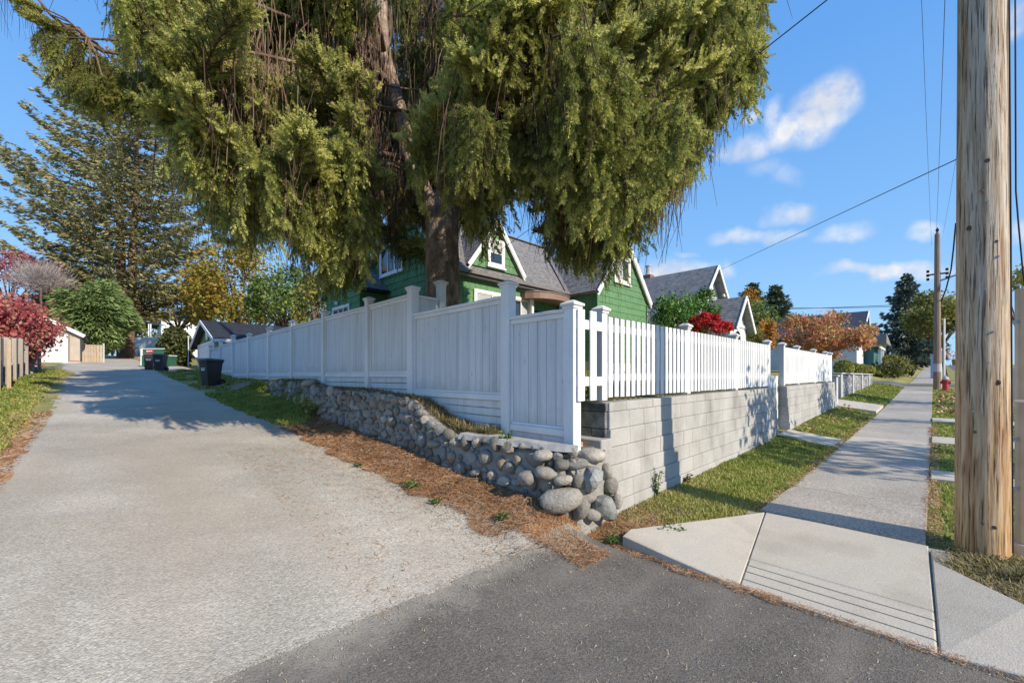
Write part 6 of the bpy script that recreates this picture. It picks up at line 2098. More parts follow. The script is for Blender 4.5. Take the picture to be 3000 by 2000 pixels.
def dumpster():
    q = onground(446, 1076); z = q.z
    D0 = q.x * CA + q.y * SA
    t = thing('dumpster', 'green steel dumpster with white edge trim and red notice behind the two bins', 'dumpster', (q.x, q.y, z))
    a, bq = at(414, 1050, D0), at(478, 1050, D0)
    zt = at(440, 1022, D0).z; zm = at(440, 1041, D0).z
    ux = (bq - a); ux.z = 0; L = ux.length; ux.normalize(); uy = Vector((-ux.y, ux.x, 0))
    def bx(u0, u1, v0, v1, z0, z1):
        o = Vector((a.x, a.y, 0))
        return MB().prism([o + ux * u0 + uy * v0 + Vector((0, 0, z0)), o + ux * u1 + uy * v0 + Vector((0, 0, z0)), o + ux * u1 + uy * v0 + Vector((0, 0, z1)), o + ux * u0 + uy * v0 + Vector((0, 0, z1))], uy * (v1 - v0))
    bx(0, L, 0, .9, z + .1, zm).build('body', M['dump'], t)
    bx(.03, L - .03, .05, .09, zm, zt).build('back_panel', M['dump'], t)
    bx(-.01, L + .01, -.02, .93, zm, zm + .04).build('rim', M['trim'], t)
    bx(-.02, L + .02, .03, .1, zt, zt + .035).build('edge_trim', M['trim'], t)
    bx(-.03, .02, -.02, .1, z + .1, zt).build('edge_trim', M['trim'], t)
    s = bx(.22, .62, .035, .048, zt - .19, zt - .04).build('notice', M['red'], t)
    for k in range(3):
        bx(.26 + k * .11, .34 + k * .11, .028, .034, zt - .15 + .01 * k, zt - .08).build('notice_print', M['sticker'], s)
    bx(.05, .2, .1, .8, z, z + .1).build('skid', M['rubber'], t); bx(L - .2, L - .05, .1, .8, z, z + .1).build('skid', M['rubber'], t)


dumpster()

# ------------------------------------------------------------------ street side planting
p = at(1985, 905, 20.5)
broadleaf('laurel_bush', 'glossy bright green laurel bush between the green house and the pale porch', 'shrub', (p.x, p.y, gzs(p.x, p.y)), (p.x, p.y, p.z - .5), (1.55, 1.1, 1.55), 5200, .17, M['laurel'], 61, k=40, trunk=.1, spread=.2, aspect=.45)
p = at(2062, 890, 21.5)
broadleaf('laurel_bush', 'taller glossy green laurel at the right, against the pale gable', 'shrub', (p.x, p.y, gzs(p.x, p.y)), (p.x, p.y, p.z - .3), (.75, .75, 1.1), 2200, .17, M['laurel'], 62, k=20, trunk=.08, spread=.22, aspect=.45)
p = at(2065, 950, 17.5)
broadleaf('red_japanese_maple', 'scarlet Japanese maple showing over the picket fence', 'tree', (p.x, p.y, gzs(p.x, p.y)), tuple(p), (.62, .62, .5), 2600, .12, M['scarlet'], 63, k=30, trunk=.05, spread=.2)
p = at(2118, 962, 18)
broadleaf('red_japanese_maple', 'smaller crimson Japanese maple right of the scarlet one, before the pale porch', 'tree', (p.x, p.y, gzs(p.x, p.y)), tuple(p), (.42, .42, .34), 1500, .11, M['scarlet'], 64, k=20, trunk=.04, spread=.22)
p = at(2210, 985, 30)
t_ = thing('clipped_hedge', 'clipped yellow-green hedge right of the pale porch', 'hedge', (p.x, p.y, gzs(p.x, p.y)))
C = np.stack([r_.uniform(-.75, .75, 3200) + p.x, r_.uniform(-.5, .5, 3200) + p.y, r_.uniform(1.5, at(2210, 963, 30).z, 3200)], 1)
leaf_object('foliage', C, .17, M['yellowgreen'], t_, .5, 65)
p = at(2245, 975, 33)
broadleaf('orange_shrub', 'bright orange autumn shrub behind the clipped hedge', 'shrub', (p.x, p.y, gzs(p.x, p.y)), (p.x, p.y, p.z - .2), (.75, .75, 1.3), 1900, .2, M['orange2'], 66, k=20, trunk=.06, spread=.26)
for (px, top, d, rad, lab, sd) in [(2205, 830, 62, 2.6, 'left of two dark conifers behind the pale porch, tinged with orange leaves', 71), (2272, 836, 64, 2.7, 'right of two dark conifers, a rounded cone above the orange maple', 72)]:
    q = at(px, 1010, d); zb = gzs(q.x, q.y); H = at(px, top, d).z - zb
    conifer('distant_conifer', lab, 'tree', (q.x, q.y, zb), H, [(0, rad * 1.1), (.5, rad), (.8, rad * .62), (1, .25)], M['fir_dark'], sd, whorl=.55, k=10, size=.55, per=16, up=.5, trunk=.25, start=.15, aspect=.35, group='distant pair of conifers')
p = at(2225, 950, 48)
broadleaf('green_shrub_tree', 'olive green tree at the foot of the two dark conifers', 'tree', (p.x, p.y, gzs(p.x, p.y)), tuple(p), (2.2, 2.2, 2.6), 2600, .32, M['greenleaf'], 73, k=26, trunk=.12)
p = at(2178 + 12, 905, 58)
broadleaf('amber_tree', 'thin amber-leaved tree in front of the left dark conifer', 'tree', (p.x, p.y, gzs(p.x, p.y)), tuple(p), (1.6, 1.6, 3.0), 700, .4, M['orange2'], 74, k=16, trunk=.1)


def maple():
    d = 27.0
    c = at(2405, 985, d)
    t = broadleaf('orange_maple', 'wide spreading Japanese maple in orange, rust and green behind the picket fence end', 'tree', (c.x, c.y, gzs(c.x, c.y)), (c.x, c.y, c.z - .1), (2.9, 2.6, 1.75), 9500, .2, M['orangeleaf'], 81, k=70, trunk=.12, spread=.13, shell=.35, zmin=-.8, flat=2.2)
    return t


maple()
# clipped boxwoods on the garden wall
for i, (px, py, d, rr) in enumerate([(2472, 1080, 19.0, .44), (2503, 1082, 21.0, .4), (2524, 1083, 23.3, .4), (2545, 1083, 25.2, .4), (2562, 1084, 27.2, .38)]):
    q = onY(px, py, 3.25)
    t_ = thing('clipped_boxwood', ['largest clipped boxwood ball, at the near end of the stone garden wall', 'second clipped boxwood ball along the stone garden wall', 'middle clipped boxwood ball of the row of five on the garden wall', 'fourth clipped boxwood ball along the stone garden wall', 'clipped boxwood ball at the far end of the stone garden wall'][i],
               'shrub', (q.x, q.y, 1.78), 'clipped boxwoods on the garden wall')
    u = r_.normal(size=(2200, 3)); u /= np.linalg.norm(u, axis=1, keepdims=True)
    C = u * r_.uniform(.8, 1, (2200, 1)) * np.array([rr, rr, rr * .95]) + np.array([q.x, q.y, 1.78 + rr * .62])
    C = C[C[:, 2] > 1.79]
    leaf_object('foliage', C, .09, M['box'], t_, .6, 90 + i)
for (px, py, d, rx, rz, mt, lab, sd, nm) in [(2610, 1050, 44, 1.7, 1.3, 'yellowgreen', 'yellow-green shrub with orange tips beyond the stone garden wall', 101, 'yellow_shrub'),
                                             (2590, 1078, 42, 1.4, .9, 'darkbush', 'dark rounded shrub at the end of the stone garden wall', 102, 'dark_shrub'),
                                             (2648, 1080, 47, .95, 1.0, 'darkbush', 'dark clipped shrub at the street corner left of the sidewalk', 103, 'dark_shrub'),
                                             (2622, 1082, 46, 1.0, .95, 'darkbush', 'dark shrub between the two others left of the far sidewalk', 104, 'dark_shrub')]:
    q = at(px, py, d)
    broadleaf(nm, lab, 'shrub', (q.x, q.y, gzs(q.x, q.y)), (q.x, q.y, gzs(q.x, q.y) + rz * .85), (rx, rx, rz), 1800, .22, M[mt], sd, k=26, trunk=0, spread=.26)
q = at(2655, 1075, 78); zb = gzs(q.x, q.y); H = at(2655, 800, 78).z - zb
conifer('tall_spruce', 'tall dark blue-green spruce beside the far sidewalk', 'tree', (q.x, q.y, zb), H, [(0, 4.3), (.15, 5.2), (.5, 4.0), (.8, 2.4), (1, .3)], M['spruce_blue'], 111, whorl=.8, k=9, size=.75, per=26, up=.05, trunk=.35, start=.06, aspect=.4, hang=.15)
p = at(2725, 935, 30)
broadleaf('street_tree', 'yellow-green street tree by the fire hydrant', 'tree', (at(2778, 1090, 31).x, at(2778, 1090, 31).y, 1.0), (p.x, p.y - .1, p.z), (2.1, 1.9, 1.95), 7000, .2, M['yellowgreen'], 121, k=44, trunk=.11, spread=.18, shell=.4)
p = at(2700, 1030, 90)
broadleaf('distant_green_tree', 'dark green tree overhanging the far end of the sidewalk', 'tree', (p.x, p.y, gzs(p.x, p.y)), (p.x, p.y, p.z + .8), (6.5, 3.5, 3.6), 2600, .7, M['darkbush'], 122, k=30, trunk=.3)
p = at(2700, 1045, 160)
broadleaf('distant_orange_tree', 'brownish orange tree where the street disappears', 'tree', (p.x, p.y, gzs(p.x, p.y)), tuple(p), (9, 9, 4), 1500, 1.0, M['orangeleaf'], 123, k=24, trunk=.3)
p = at(2990, 835, 16)
broadleaf('yellow_tree', 'yellow-green tree showing at the right edge behind the wooden pole', 'tree', (p.x, p.y, gzs(p.x, p.y)), tuple(p), (1.0, 1.0, .7), 900, .16, M['yellowgreen'], 124, k=16, trunk=.06)

p = at(330, 1005, 66)
broadleaf('dark_hedge', 'dark hedge of trees beyond the tan gate, left of the giant conifer trunk', 'hedge', (p.x, p.y, gzs(p.x, p.y)), tuple(p), (5.5, 2.5, 2.6), 1800, .6, M['darkbush'], 132, k=26, trunk=.15)
p = at(432, 985, 72)
broadleaf('dark_hedge', 'olive green tree seen through the open carport', 'hedge', (p.x, p.y, gzs(p.x, p.y)), tuple(p), (6.0, 2.5, 4.0), 2000, .6, M['yellowgreen'], 133, k=26, trunk=.15)
# far wooded skyline: one mass beyond the houses
C = []
for k in range(90):
    a = r_.uniform(.02, 1.5); R_ = r_.uniform(240, 330)
    c = np.array([R_ * math.cos(a), R_ * math.sin(a), 6]); C.append(c + r_.normal(size=(70, 3)) * np.array([14, 14, 3.2]))
C = np.concatenate(C)
o = leaf_object('distant_woods', C, 3.6, M['darkbush'], None, .8, 131); tag(o, kind='stuff')

# trees across the sidewalk whose shade dapples the wall
shade_label = ['thin street tree on the boulevard, nearest beyond the wooden pole', 'second boulevard street tree beyond the wooden pole', 'third boulevard street tree, nearer the hydrant']
for i, (x, y, h, rx, n, sd) in enumerate([(10.8, -5.4, 5.9, 2.3, 1500, 141), (17.5, -5.6, 6.4, 1.5, 800, 142), (25.5, -5.4, 6.0, 1.7, 1000, 143)]):
    broadleaf('boulevard_tree', shade_label[i], 'tree', (x, y, gzs(x, y)), (x, y, h - 1.2), (rx, rx, 1.7), n, .24, M['yellowgreen'], sd, k=26, trunk=.09, spread=.2, shell=.3)


# ------------------------------------------------------------------ poles, hydrant, wires
def wood_pole_mat():
    m = bpy.data.materials.new('weathered_pole_wood'); m.use_nodes = True
    nt = m.node_tree; N, L = nt.nodes, nt.links; b = N['Principled BSDF']; b.inputs['Roughness'].default_value = .85; b.inputs['Specular IOR Level'].default_value = .2
    g = N.new('ShaderNodeNewGeometry')
    mp = N.new('ShaderNodeMapping'); mp.inputs['Scale'].default_value = (34, 34, 1.7); L.new(g.outputs['Position'], mp.inputs[0])
    n1 = N.new('ShaderNodeTexNoise'); n1.inputs['Scale'].default_value = 1.0; n1.inputs['Detail'].default_value = 8; n1.inputs['Roughness'].default_value = .62; L.new(mp.outputs[0], n1.inputs['Vector'])
    r1 = ramp(N, [(.24, .145, .08), (.43, .325, .225), (.53, .45, .355), (.61, .56, .49)], [.28, .42, .55, .72]); L.new(n1.outputs['Fac'], r1.inputs[0])
    # lower butt: warmer orange wood
    sx = N.new('ShaderNodeSeparateXYZ'); L.new(g.outputs['Position'], sx.inputs[0])
    r2 = ramp(N, [(.19, .085, .035), (.44, .255, .115), (.56, .37, .19), (.62, .49, .325)], [.28, .42, .58, .75]); L.new(n1.outputs['Fac'], r2.inputs[0])
    mr = N.new('ShaderNodeMapRange'); mr.inputs[1].default_value = .1; mr.inputs[2].default_value = 2.6; mr.inputs[3].default_value = 1; mr.inputs[4].default_value = 0
    L.new(sx.outputs['Z'], mr.inputs[0])
    mx = N.new('ShaderNodeMix'); mx.data_type = 'RGBA'; L.new(mr.outputs[0], mx.inputs[0]); L.new(r1.outputs[0], mx.inputs[6]); L.new(r2.outputs[0], mx.inputs[7])
    # rusty streaks
    mp2 = N.new('ShaderNodeMapping'); mp2.inputs['Scale'].default_value = (9, 9, .9); L.new(g.outputs['Position'], mp2.inputs[0])
    n2 = N.new('ShaderNodeTexNoise'); n2.inputs['Scale'].default_value = 1.3; n2.inputs['Detail'].default_value = 5; L.new(mp2.outputs[0], n2.inputs['Vector'])
    m2 = N.new('ShaderNodeMapRange'); m2.inputs[1].default_value = .58; m2.inputs[2].default_value = .72; m2.inputs[4].default_value = .75; L.new(n2.outputs['Fac'], m2.inputs[0])
    mx2 = N.new('ShaderNodeMix'); mx2.data_type = 'RGBA'; L.new(m2.outputs[0], mx2.inputs[0]); L.new(mx.outputs[2], mx2.inputs[6]); mx2.inputs[7].default_value = (.27, .12, .045, 1)
    # drying cracks
    mp3 = N.new('ShaderNodeMapping'); mp3.inputs['Scale'].default_value = (80, 80, 3); L.new(g.outputs['Position'], mp3.inputs[0])
    n3 = N.new('ShaderNodeTexNoise'); n3.inputs['Scale'].default_value = 1; n3.inputs['Detail'].default_value = 4; L.new(mp3.outputs[0], n3.inputs['Vector'])
    m3 = N.new('ShaderNodeMapRange'); m3.inputs[1].default_value = .30; m3.inputs[2].default_value = .44; m3.inputs[3].default_value = .3; m3.inputs[4].default_value = 1; L.new(n3.outputs['Fac'], m3.inputs[0])
    sc = N.new('ShaderNodeVectorMath'); sc.operation = 'SCALE'; L.new(mx2.outputs[2], sc.inputs[0]); L.new(m3.outputs[0], sc.inputs['Scale'])
    L.new(sc.outputs[0], b.inputs['Base Color'])
    ad = N.new('ShaderNodeMath'); ad.operation = 'ADD'; L.new(m3.outputs[0], ad.inputs[0]); L.new(n1.outputs['Fac'], ad.inputs[1])
    bm = N.new('ShaderNodeBump'); bm.inputs['Distance'].default_value = .012; L.new(ad.outputs[0], bm.inputs['Height']); L.new(bm.outputs[0], b.inputs['Normal'])
    return m


M['pole'] = wood_pole_mat()
M['pole2'] = pmat('far_pole_wood', [(.20, .13, .09), (.34, .26, .20)], scale=3, stretch=(8, 8, .4), rough=.9)
PX, PY = 5.543, -.30
ZTOP = 10.2


def near_pole():
    t = thing('utility_pole', 'thick weathered wooden utility pole close on the right, orange at its base', 'utility pole', (PX, PY, .03))
    n = 40; zs = [-.2, .05, .4, 1, 2, 3, 4, 6, 8, ZTOP]
    m = MB(); vs = []; fs = []; rr = random.Random(3)
    ph = [rr.uniform(0, 6.28) for _ in range(6)]
    for z in zs:
        rad = .170 - .0042 * max(0, z)
        for k in range(n):
            q = 2 * PI * k / n
            w = 1 + .014 * math.sin(3 * q + ph[0] + .1 * z) + .010 * math.sin(5 * q + ph[1]) - (.035 if k in (5, 22, 31) else 0)
            vs.append((PX + rad * w * math.cos(q), PY + rad * w * math.sin(q), z))
    for i in range(len(zs) - 1):
        for k in range(n):
            fs.append((i * n + k, i * n + (k + 1) % n, (i + 1) * n + (k + 1) % n, (i + 1) * n + k))
    fs.append(tuple(range((len(zs) - 1) * n, len(zs) * n)))
    m.add(vs, fs); shaft = m.build('shaft', M['pole'], t, smooth=True)
    vdir = Vector((-PX, -PY, 0)).normalized(); rt = Vector((SA, -CA, 0))
    # bolts, staples and knots on the camera side
    for (dx, z) in [(.02, 2.35), (.06, 1.98), (.035, 1.72), (.02, 2.02), (-.05, 1.3), (.09, 2.62), (.03, 3.1)]:
        lat = Vector((-vdir.y, vdir.x, 0)) * dx
        rad = .166 - .004 * z
        c = Vector((PX, PY, z)) + vdir * math.sqrt(max(0, rad ** 2 - dx ** 2)) + lat
        MB().tube([c - vdir * .01, c + vdir * .012], .010, 8).build('bolt', M['metal'], shaft)
    for (dx, z, s) in [(-.07, 2.9, .022), (.03, 3.45, .018), (.00, 3.2, .014), (.085, 1.55, .024), (-.04, 1.12, .012), (.07, .32, .016), (.005, .34, .014), (.08, 2.75, .014)]:
        lat = Vector((-vdir.y, vdir.x, 0)) * dx
        rad = .168 - .004 * z
        c = Vector((PX, PY, z)) + vdir * math.sqrt(max(0, rad ** 2 - dx ** 2)) + lat
        MB().tube([c - vdir * .01, c + vdir * .002, c + vdir * .004], [s, s, s * .6], 10).build('knot', M['limb'], shaft)
    # ground wire stapled down the right side
    rgt = Vector((.62, -.78, 0)); 
    pts = []
    for z in np.linspace(ZTOP - .3, .1, 12):
        rad = .17 - .0042 * z
        e = Vector((-vdir.y, vdir.x, 0)) * -1
        if e.dot(rt) < 0: e = -e
        pts.append(Vector((PX, PY, z)) + e * (rad + .003) + vdir * .02)
    m = MB(); m.tube(pts, .008, 6); m.build('ground_wire', M['rubber'], t)
    # cross arm and insulators above the frame
    MB().bbox((PX - .06, PY - 1.2, 9.4), (PX + .06, PY + 1.2, 9.52), .01).build('cross_arm', M['pole2'], t)
    for y in (-1.1, -.5, .5, 1.1):
        MB().lathe((PX, PY + y, 9.52), [(.03, 0), (.05, .05), (.03, .08), (.045, .13), (.02, .17)], 8).build('insulator', M['metal'], t)
    # grey conduit beside the pole, held off by brackets
    c = thing('metal_riser', 'galvanised grey riser duct standing against the right side of the wooden pole', 'conduit', (5.45, -.62, .03))
    P0 = at(3013, 1640, 3.62)
    cx, cy = P0.x, P0.y
    MB().tube([(cx, cy, -.1), (cx, cy, at(3013, 845, 3.62).z)], .078, 20).build('duct', M['metal'], c, smooth=False)
    MB().tube([(cx, cy, -.05), (cx, cy, .14)], .105, 20).build('foot', M['ashlar'], c)
    for zz in (2.08, 1.05, .62):
        a = Vector((cx, cy, zz)); bq = Vector((PX, PY, zz)); m = MB(); beam(m, a.lerp(bq, .1), a.lerp(bq, .55), .012, .03); m.build('bracket', M['metal'], c)
    MB().tube([(cx, cy, 1.38), (cx, cy, 1.40)], .08, 20).build('band', M['trim'], c)


near_pole()


def far_pole():
    b_ = onz(2746, 1138, .85); z0 = gzs(b_.x, b_.y)
    t = thing('utility_pole', 'slim distant wooden utility pole with pale band and insulators, beside the hydrant', 'utility pole', (b_.x, b_.y, z0))
    d = b_.x * CA + b_.y * SA; zt = at(2745, 680, d).z
    top = Vector((b_.x, b_.y, zt))
    MB().tube([(b_.x, b_.y, z0 - .2), (b_.x, b_.y, z0 + 3), top - Vector((0, 0, .15)), top], [.19, .17, .125, .05], 12).build('shaft', M['pole2'], t)
    zb = at(2745, 1077, d).z
    MB().tube([(b_.x, b_.y, zb - .25), (b_.x, b_.y, zb + .25)], .185, 12).build('band', M['ashlar'], t)
    MB().tube([(b_.x + .05, b_.y - .3, z0), (b_.x + .05, b_.y - .3, z0 + 4.4)], .05, 8).build('conduit', M['trim'], t)
    za = at(2745, 805, d).z
    for s in (-.42, .42):
        for k in range(3):
            MB().tube([(b_.x, b_.y + s, za - .3 + k * .25), (b_.x, b_.y + s, za - .15 + k * .25)], .07, 8).build('insulator', M['rubber'], t)
    MB().box((b_.x - .04, b_.y - .5, za), (b_.x + .04, b_.y + .5, za + .1)).build('cross_arm', M['pole2'], t)
    m = MB(); zl = at(2745, 825, d).z; beam(m, (b_.x, b_.y, zl), (b_.x, b_.y - 2.6, zl + .9), .09, .09); m.build('lamp_arm', M['metal'], t)
    MB().tube([(b_.x, b_.y, zt), (b_.x, b_.y, zt + .12), (b_.x, b_.y, zt + .28)], [.04, .09, .02], 8).build('top_insulator', M['rubber'], t)
    return top, b_, z0


ptop, pbase, pz0 = far_pole()


def hydrant():
    q = onz(2770, 1140, .85); z = gzs(q.x, q.y)
    t = thing('fire_hydrant', 'red fire hydrant with pale cap beside the distant utility pole', 'hydrant', (q.x, q.y, z))
    MB().lathe((q.x, q.y, z), [(.2, 0), (.2, .06), (.14, .08), (.14, .55), (.18, .57), (.18, .63), (.14, .66)], 14).build('barrel', M['red'], t)
    MB().lathe((q.x, q.y, z + .66), [(.16, 0), (.15, .08), (.09, .17), (.04, .19), (.04, .25)], 14).build('bonnet', M['ashlar'], t)
    for dx, dy in ((0, -1), (0, 1), (-1, 0)):
        MB().tube([(q.x, q.y, z + .48), (q.x + dx * .22, q.y + dy * .22, z + .48)], .085, 10).build('outlet', M['red'], t)


hydrant()
q = at(2738, 1090, 44)
t_ = thing('blue_kiosk', 'tall pale blue cabinet standing by the far sidewalk behind the distant pole', 'cabinet', (q.x, q.y, gzs(q.x, q.y)))
M['paleblue'] = pmat('pale_blue_panel', [(.26, .38, .62), (.36, .48, .70)], rough=.5)
zb = gzs(q.x, q.y); zt = at(2738, 1040, 44).z
MB().bbox((q.x - .5, q.y - .55, zb), (q.x + .5, q.y + .3, zt), .03).build('body', M['paleblue'], t_)
MB().bbox((q.x - .55, q.y - .2, zb + .05), (q.x - .502, q.y + .1, zt - .1), .01).build('door', M['trim'], t_)
MB().bbox((q.x - .55, q.y - .6, zt), (q.x + .55, q.y + .35, zt + .08), .02).build('roof', M['ashlar'], t_)
q = at(2757, 1100, 27.4)
t_ = thing('sign_post', 'thin pale sign post leaning beside the distant utility pole', 'sign post', (q.x, q.y, gzs(q.x, q.y)))
MB().tube([(q.x, q.y, gzs(q.x, q.y) - .1), (q.x, q.y, at(2757, 1020, 27.4).z)], .035, 8).build('shaft', M['trim'], t_)
MB().bbox((q.x - .02, q.y - .12, at(2757, 1060, 27.4).z), (q.x + .02, q.y + .12, at(2757, 1025, 27.4).z), .005).build('sign_plate', M['blind'], t_)


def wire(label, pts, r=.012, sag=0, mat='rubber', name='overhead_wire', group='overhead wires'):
    a, b_ = Vector(pts[0]), Vector(pts[-1])
    m = MB()
    if len(pts) == 2:
        P = [a.lerp(b_, f) - Vector((0, 0, 4 * sag * f * (1 - f))) for f in np.linspace(0, 1, 25)]
    else: P = [Vector(p) for p in pts]
    m.tube(P, r, 5, cap=False)
    o = m.build(name, M[mat], None); tag(o, label, 'wire', group); return o


# service drop that sweeps across the sky to the pale house
wire('service wire sweeping down across the blue sky to the pale house gable', [at(2800, 468, 3.62), at(1945, 868, 25.5)], .0045, .0)
pa = Vector((PX, PY, 0)); pe = Vector((8.65, 11.1, 5.05))
best = min(((abs(proj((pa.lerp(pe, f)))[0] - 2460), f) for f in np.linspace(0, .6, 600)))[1]
pm = pa.lerp(pe, best); dm = pm.x * CA + pm.y * SA; zm = at(2460, 0, dm).z
z_at = (zm + .1 - pe.z * best) / (1 - best)
wire('dark service wire running from the wooden pole through the spruce to the green house', [Vector((PX, PY + .17, z_at)), pe], .007, .12)
for i, (dy, z, lab) in enumerate([(-.5, 9.69, 'upper line strung from the wooden pole towards the distant pole, outermost'), (.5, 9.69, 'upper line strung from the wooden pole towards the distant pole, inner'), (.17, 7.4, 'lower line from the wooden pole to the distant pole')]):
    wire(lab, [Vector((PX, PY + dy, z)), Vector((ptop.x, ptop.y + dy * .5, ptop.z - .2 - .6 * i))], .0045, .35)
wire('thick black cable looping from behind the wooden pole to the distant pole', [at(2800, 655, 20), at(2793, 730, 21.5), at(2786, 790, 22.8), at(2772, 845, 24.0), at(2757, 885, 26.2)], .035)
wire('cross-street line running level above the far intersection', [at(2240, 906, 46), at(2810, 884, 40)], .03, .1)
wire('second cross-street line just below the other above the intersection', [at(2320, 902, 50), at(2745, 893, 44)], .025, .12)
wire('slack cable hanging along the right side of the wooden pole', [at(2974, -60, 3.5), at(2976, 560, 3.5), at(2984, 660, 3.5), at(2996, 790, 3.5), at(3012, 900, 3.5)], .006)


# ------------------------------------------------------------------ grass, litter and weeds
def grass_patch(name, X0, X1, Y0, Y1, n, h, mat, seed, mask=None, lean=.35, w=.006, thin=None, bias=lambda x, y: 0 * x):
    r = np.random.default_rng(seed)
    x = r.uniform(X0, X1, n); y = r.uniform(Y0, Y1, n)
    if thin is not None:
        k = r.uniform(size=n) < thin(x, y); x, y = x[k], y[k]
    if mask is not None:
        k = mask(x, y); x, y = x[k], y[k]
    n = len(x); z = gz(x, y) + .004
    cl = .5 + .5 * wob(x, y, .9, seed + 1)
    hh = h * r.uniform(.4, 1.3, n) * (.6 + .8 * cl)
    a = r.uniform(0, 2 * PI, n); l = r.uniform(.1, 1, n) * lean * 2
    dx, dy = np.cos(a), np.sin(a)
    d = np.hypot(x, y); ww = w * np.clip(d / 5, .8, 4.5)
    px, py = -dy * ww, dx * ww
    base = np.stack([x, y, z - .01], 1); per = np.stack([px, py, 0 * px], 1)
    mid = base + np.stack([dx * l * hh * .35, dy * l * hh * .35, hh * .6], 1)
    tip = base + np.stack([dx * l * hh, dy * l * hh, hh * (1 - .25 * l)], 1)
    V = np.stack([base - per, base + per, mid + per * .75, mid - per * .75, tip + per * .12, tip - per * .12], 1).reshape(-1, 3)
    i = (np.arange(n) * 6)[:, None]
    F = np.concatenate([i + np.array([[0, 1, 2, 3]]), i + np.array([[3, 2, 4, 5]])])
    dry = np.clip(.42 + bias(x, y) + .30 * wob(x, y, .55, seed + 3) + .22 * wob(x, y, 2.4, seed + 4) + r.normal(size=n) * .18, 0, 1)
    o = mesh_np(name, V, F, mat, None, rnd=np.repeat(dry, 6)); o['kind'] = 'stuff'; return o


tipm = lambda x, y: (y > 2.62 - (x - 3.0) * 1.0) | (x > 4.6)
verge_mask = lambda x, y: (x > 4.05 + .5 * wob(x, y, .8, 5)) & (y > 1.36 + .02 * wob(x, y, 2, 6)) & ((x > 5.2) | (y > 2.25 - (x - 3.6) * .52)) & ~((x > 10.85) & (x < 12.05)) & (y < 2.5 + .0 * x)
grass_patch('verge_grass', 3.7, 19.3, 1.33, 2.56, 130000, .05, M['blade'], 201, verge_mask, thin=lambda x, y: np.clip((7.5 / np.clip(x, 4, 30)) ** 1.4, .12, 1) * np.clip(.75 + 1.3 * wob(x, y, .45, 77), .18, 1), bias=lambda x, y: .24 * np.clip((7.2 - x) / 2.2, 0, 1))
grass_patch('verge_grass', 22.2, 38, 1.4, 2.9, 9000, .10, M['blade'], 202, None, w=.009)
grass_patch('boulevard_grass', 5.5, 38, -2.1, .06, 90000, .055, M['blade'], 203, lambda x, y: (y < .03 + .03 * wob(x, y, 1.5, 8)) & ~((x > 8.55) & (x < 9.35)) & ~((x > 12.55) & (x < 13.75)) & ~((x > 17.4) & (x < 18.7)) & ((x > 6.05) | (y > -.12)), thin=lambda x, y: np.clip((8 / x) ** 1.6, .08, 1))
grass_patch('left_lawn_grass', -2.4, -.6, 2.5, 24, 100000, .05, M['blade'], 204, lambda x, y: (x < alleyL(y) - .22 + .10 * wob(x, y, .9, 9)), thin=lambda x, y: np.clip((8 / y) ** 1.2, .2, 1) * np.clip(.9 + 1.2 * wob(x, y, .4, 78), .25, 1), bias=lambda x, y: .3 * np.clip((x + 1.35) / .5, 0, 1))
grass_patch('alley_edge_grass', 1.6, 3.3, 8.2, 13.6, 42000, .085, M['blade'], 205, lambda x, y: (x > alleyR(y) - .1 + .12 * wob(x, y, 1.0, 10)) & (x < 3.15) & (y > 8.4 + .8 * wob(x, y, .8, 13)))
grass_patch('alley_edge_grass', 1.5, 3.4, 13.6, 24, 9000, .07, M['blade'], 206, lambda x, y: (x > alleyR(y)) & (wob(x, y, .5, 15) > .05), w=.008)
grass_patch('yard_grass', 3.6, 14, 3.0, 9.6, 26000, .11, M['blade'], 207, None, w=.01)
grass_patch('dry_grass', 2.98, 3.42, 3.6, 5.0, 5200, .14, M['dryblade'], 208, lambda x, y: x > 3.06, lean=.5)
grass_patch('dry_grass', 2.98, 3.42, 5.0, 13, 5200, .075, M['dryblade'], 209, lambda x, y: x > 3.05, lean=.6)
grass_patch('dry_grass', 4.3, 5.55, -1.2, .0, 5200, .07, M['dryblade'], 210, lambda x, y: (y < -.06 - .3 * np.clip(4.95 - x, 0, 1)) , lean=.8)
grass_patch('dry_grass', 3.5, 4.9, 1.9, 2.55, 1200, .06, M['dryblade'], 211, tipm, lean=.8)


def litter(name, n, xs, ys, ln, wd, mat, seed, mask=None, lift=.008, pile=0.02, dens=None):
    r = np.random.default_rng(seed)
    x = r.uniform(*xs, n); y = r.uniform(*ys, n)
    if dens is not None:
        k = r.uniform(size=n) < dens(x, y); x, y = x[k], y[k]
    if mask is not None:
        k = mask(x, y); x, y = x[k], y[k]
    n = len(x); a = r.uniform(0, 2 * PI, n); L_ = ln * r.uniform(.4, 1.3, n)
    z = gz(x, y) + lift + r.uniform(0, pile, n); tl = r.normal(size=n) * .25
    c = np.stack([x, y, z], 1); u = np.stack([np.cos(a), np.sin(a), tl], 1) * L_[:, None] / 2
    p = np.stack([-np.sin(a), np.cos(a), r.normal(size=n) * .4], 1) * (wd * np.clip(np.hypot(x, y) / 4.5, .8, 3))[:, None] / 2
    bend = np.stack([-np.sin(a), np.cos(a), 0 * a], 1) * (L_ * r.normal(size=n) * .15)[:, None]
    V = np.stack([c - u - p, c - u + p, c + bend + p, c + bend - p, c + u + p * .5, c + u - p * .5], 1).reshape(-1, 3)
    i = (np.arange(n) * 6)[:, None]
    F = np.concatenate([i + np.array([[0, 1, 2, 3]]), i + np.array([[3, 2, 4, 5]])])
    rn = np.clip(.5 + .3 * wob(x, y, 1.2, seed) + r.normal(size=n) * .25, 0, 1)
    o = mesh_np(name, V, F, mat, None, rnd=np.repeat(rn, 6)); o['kind'] = 'stuff'; return o


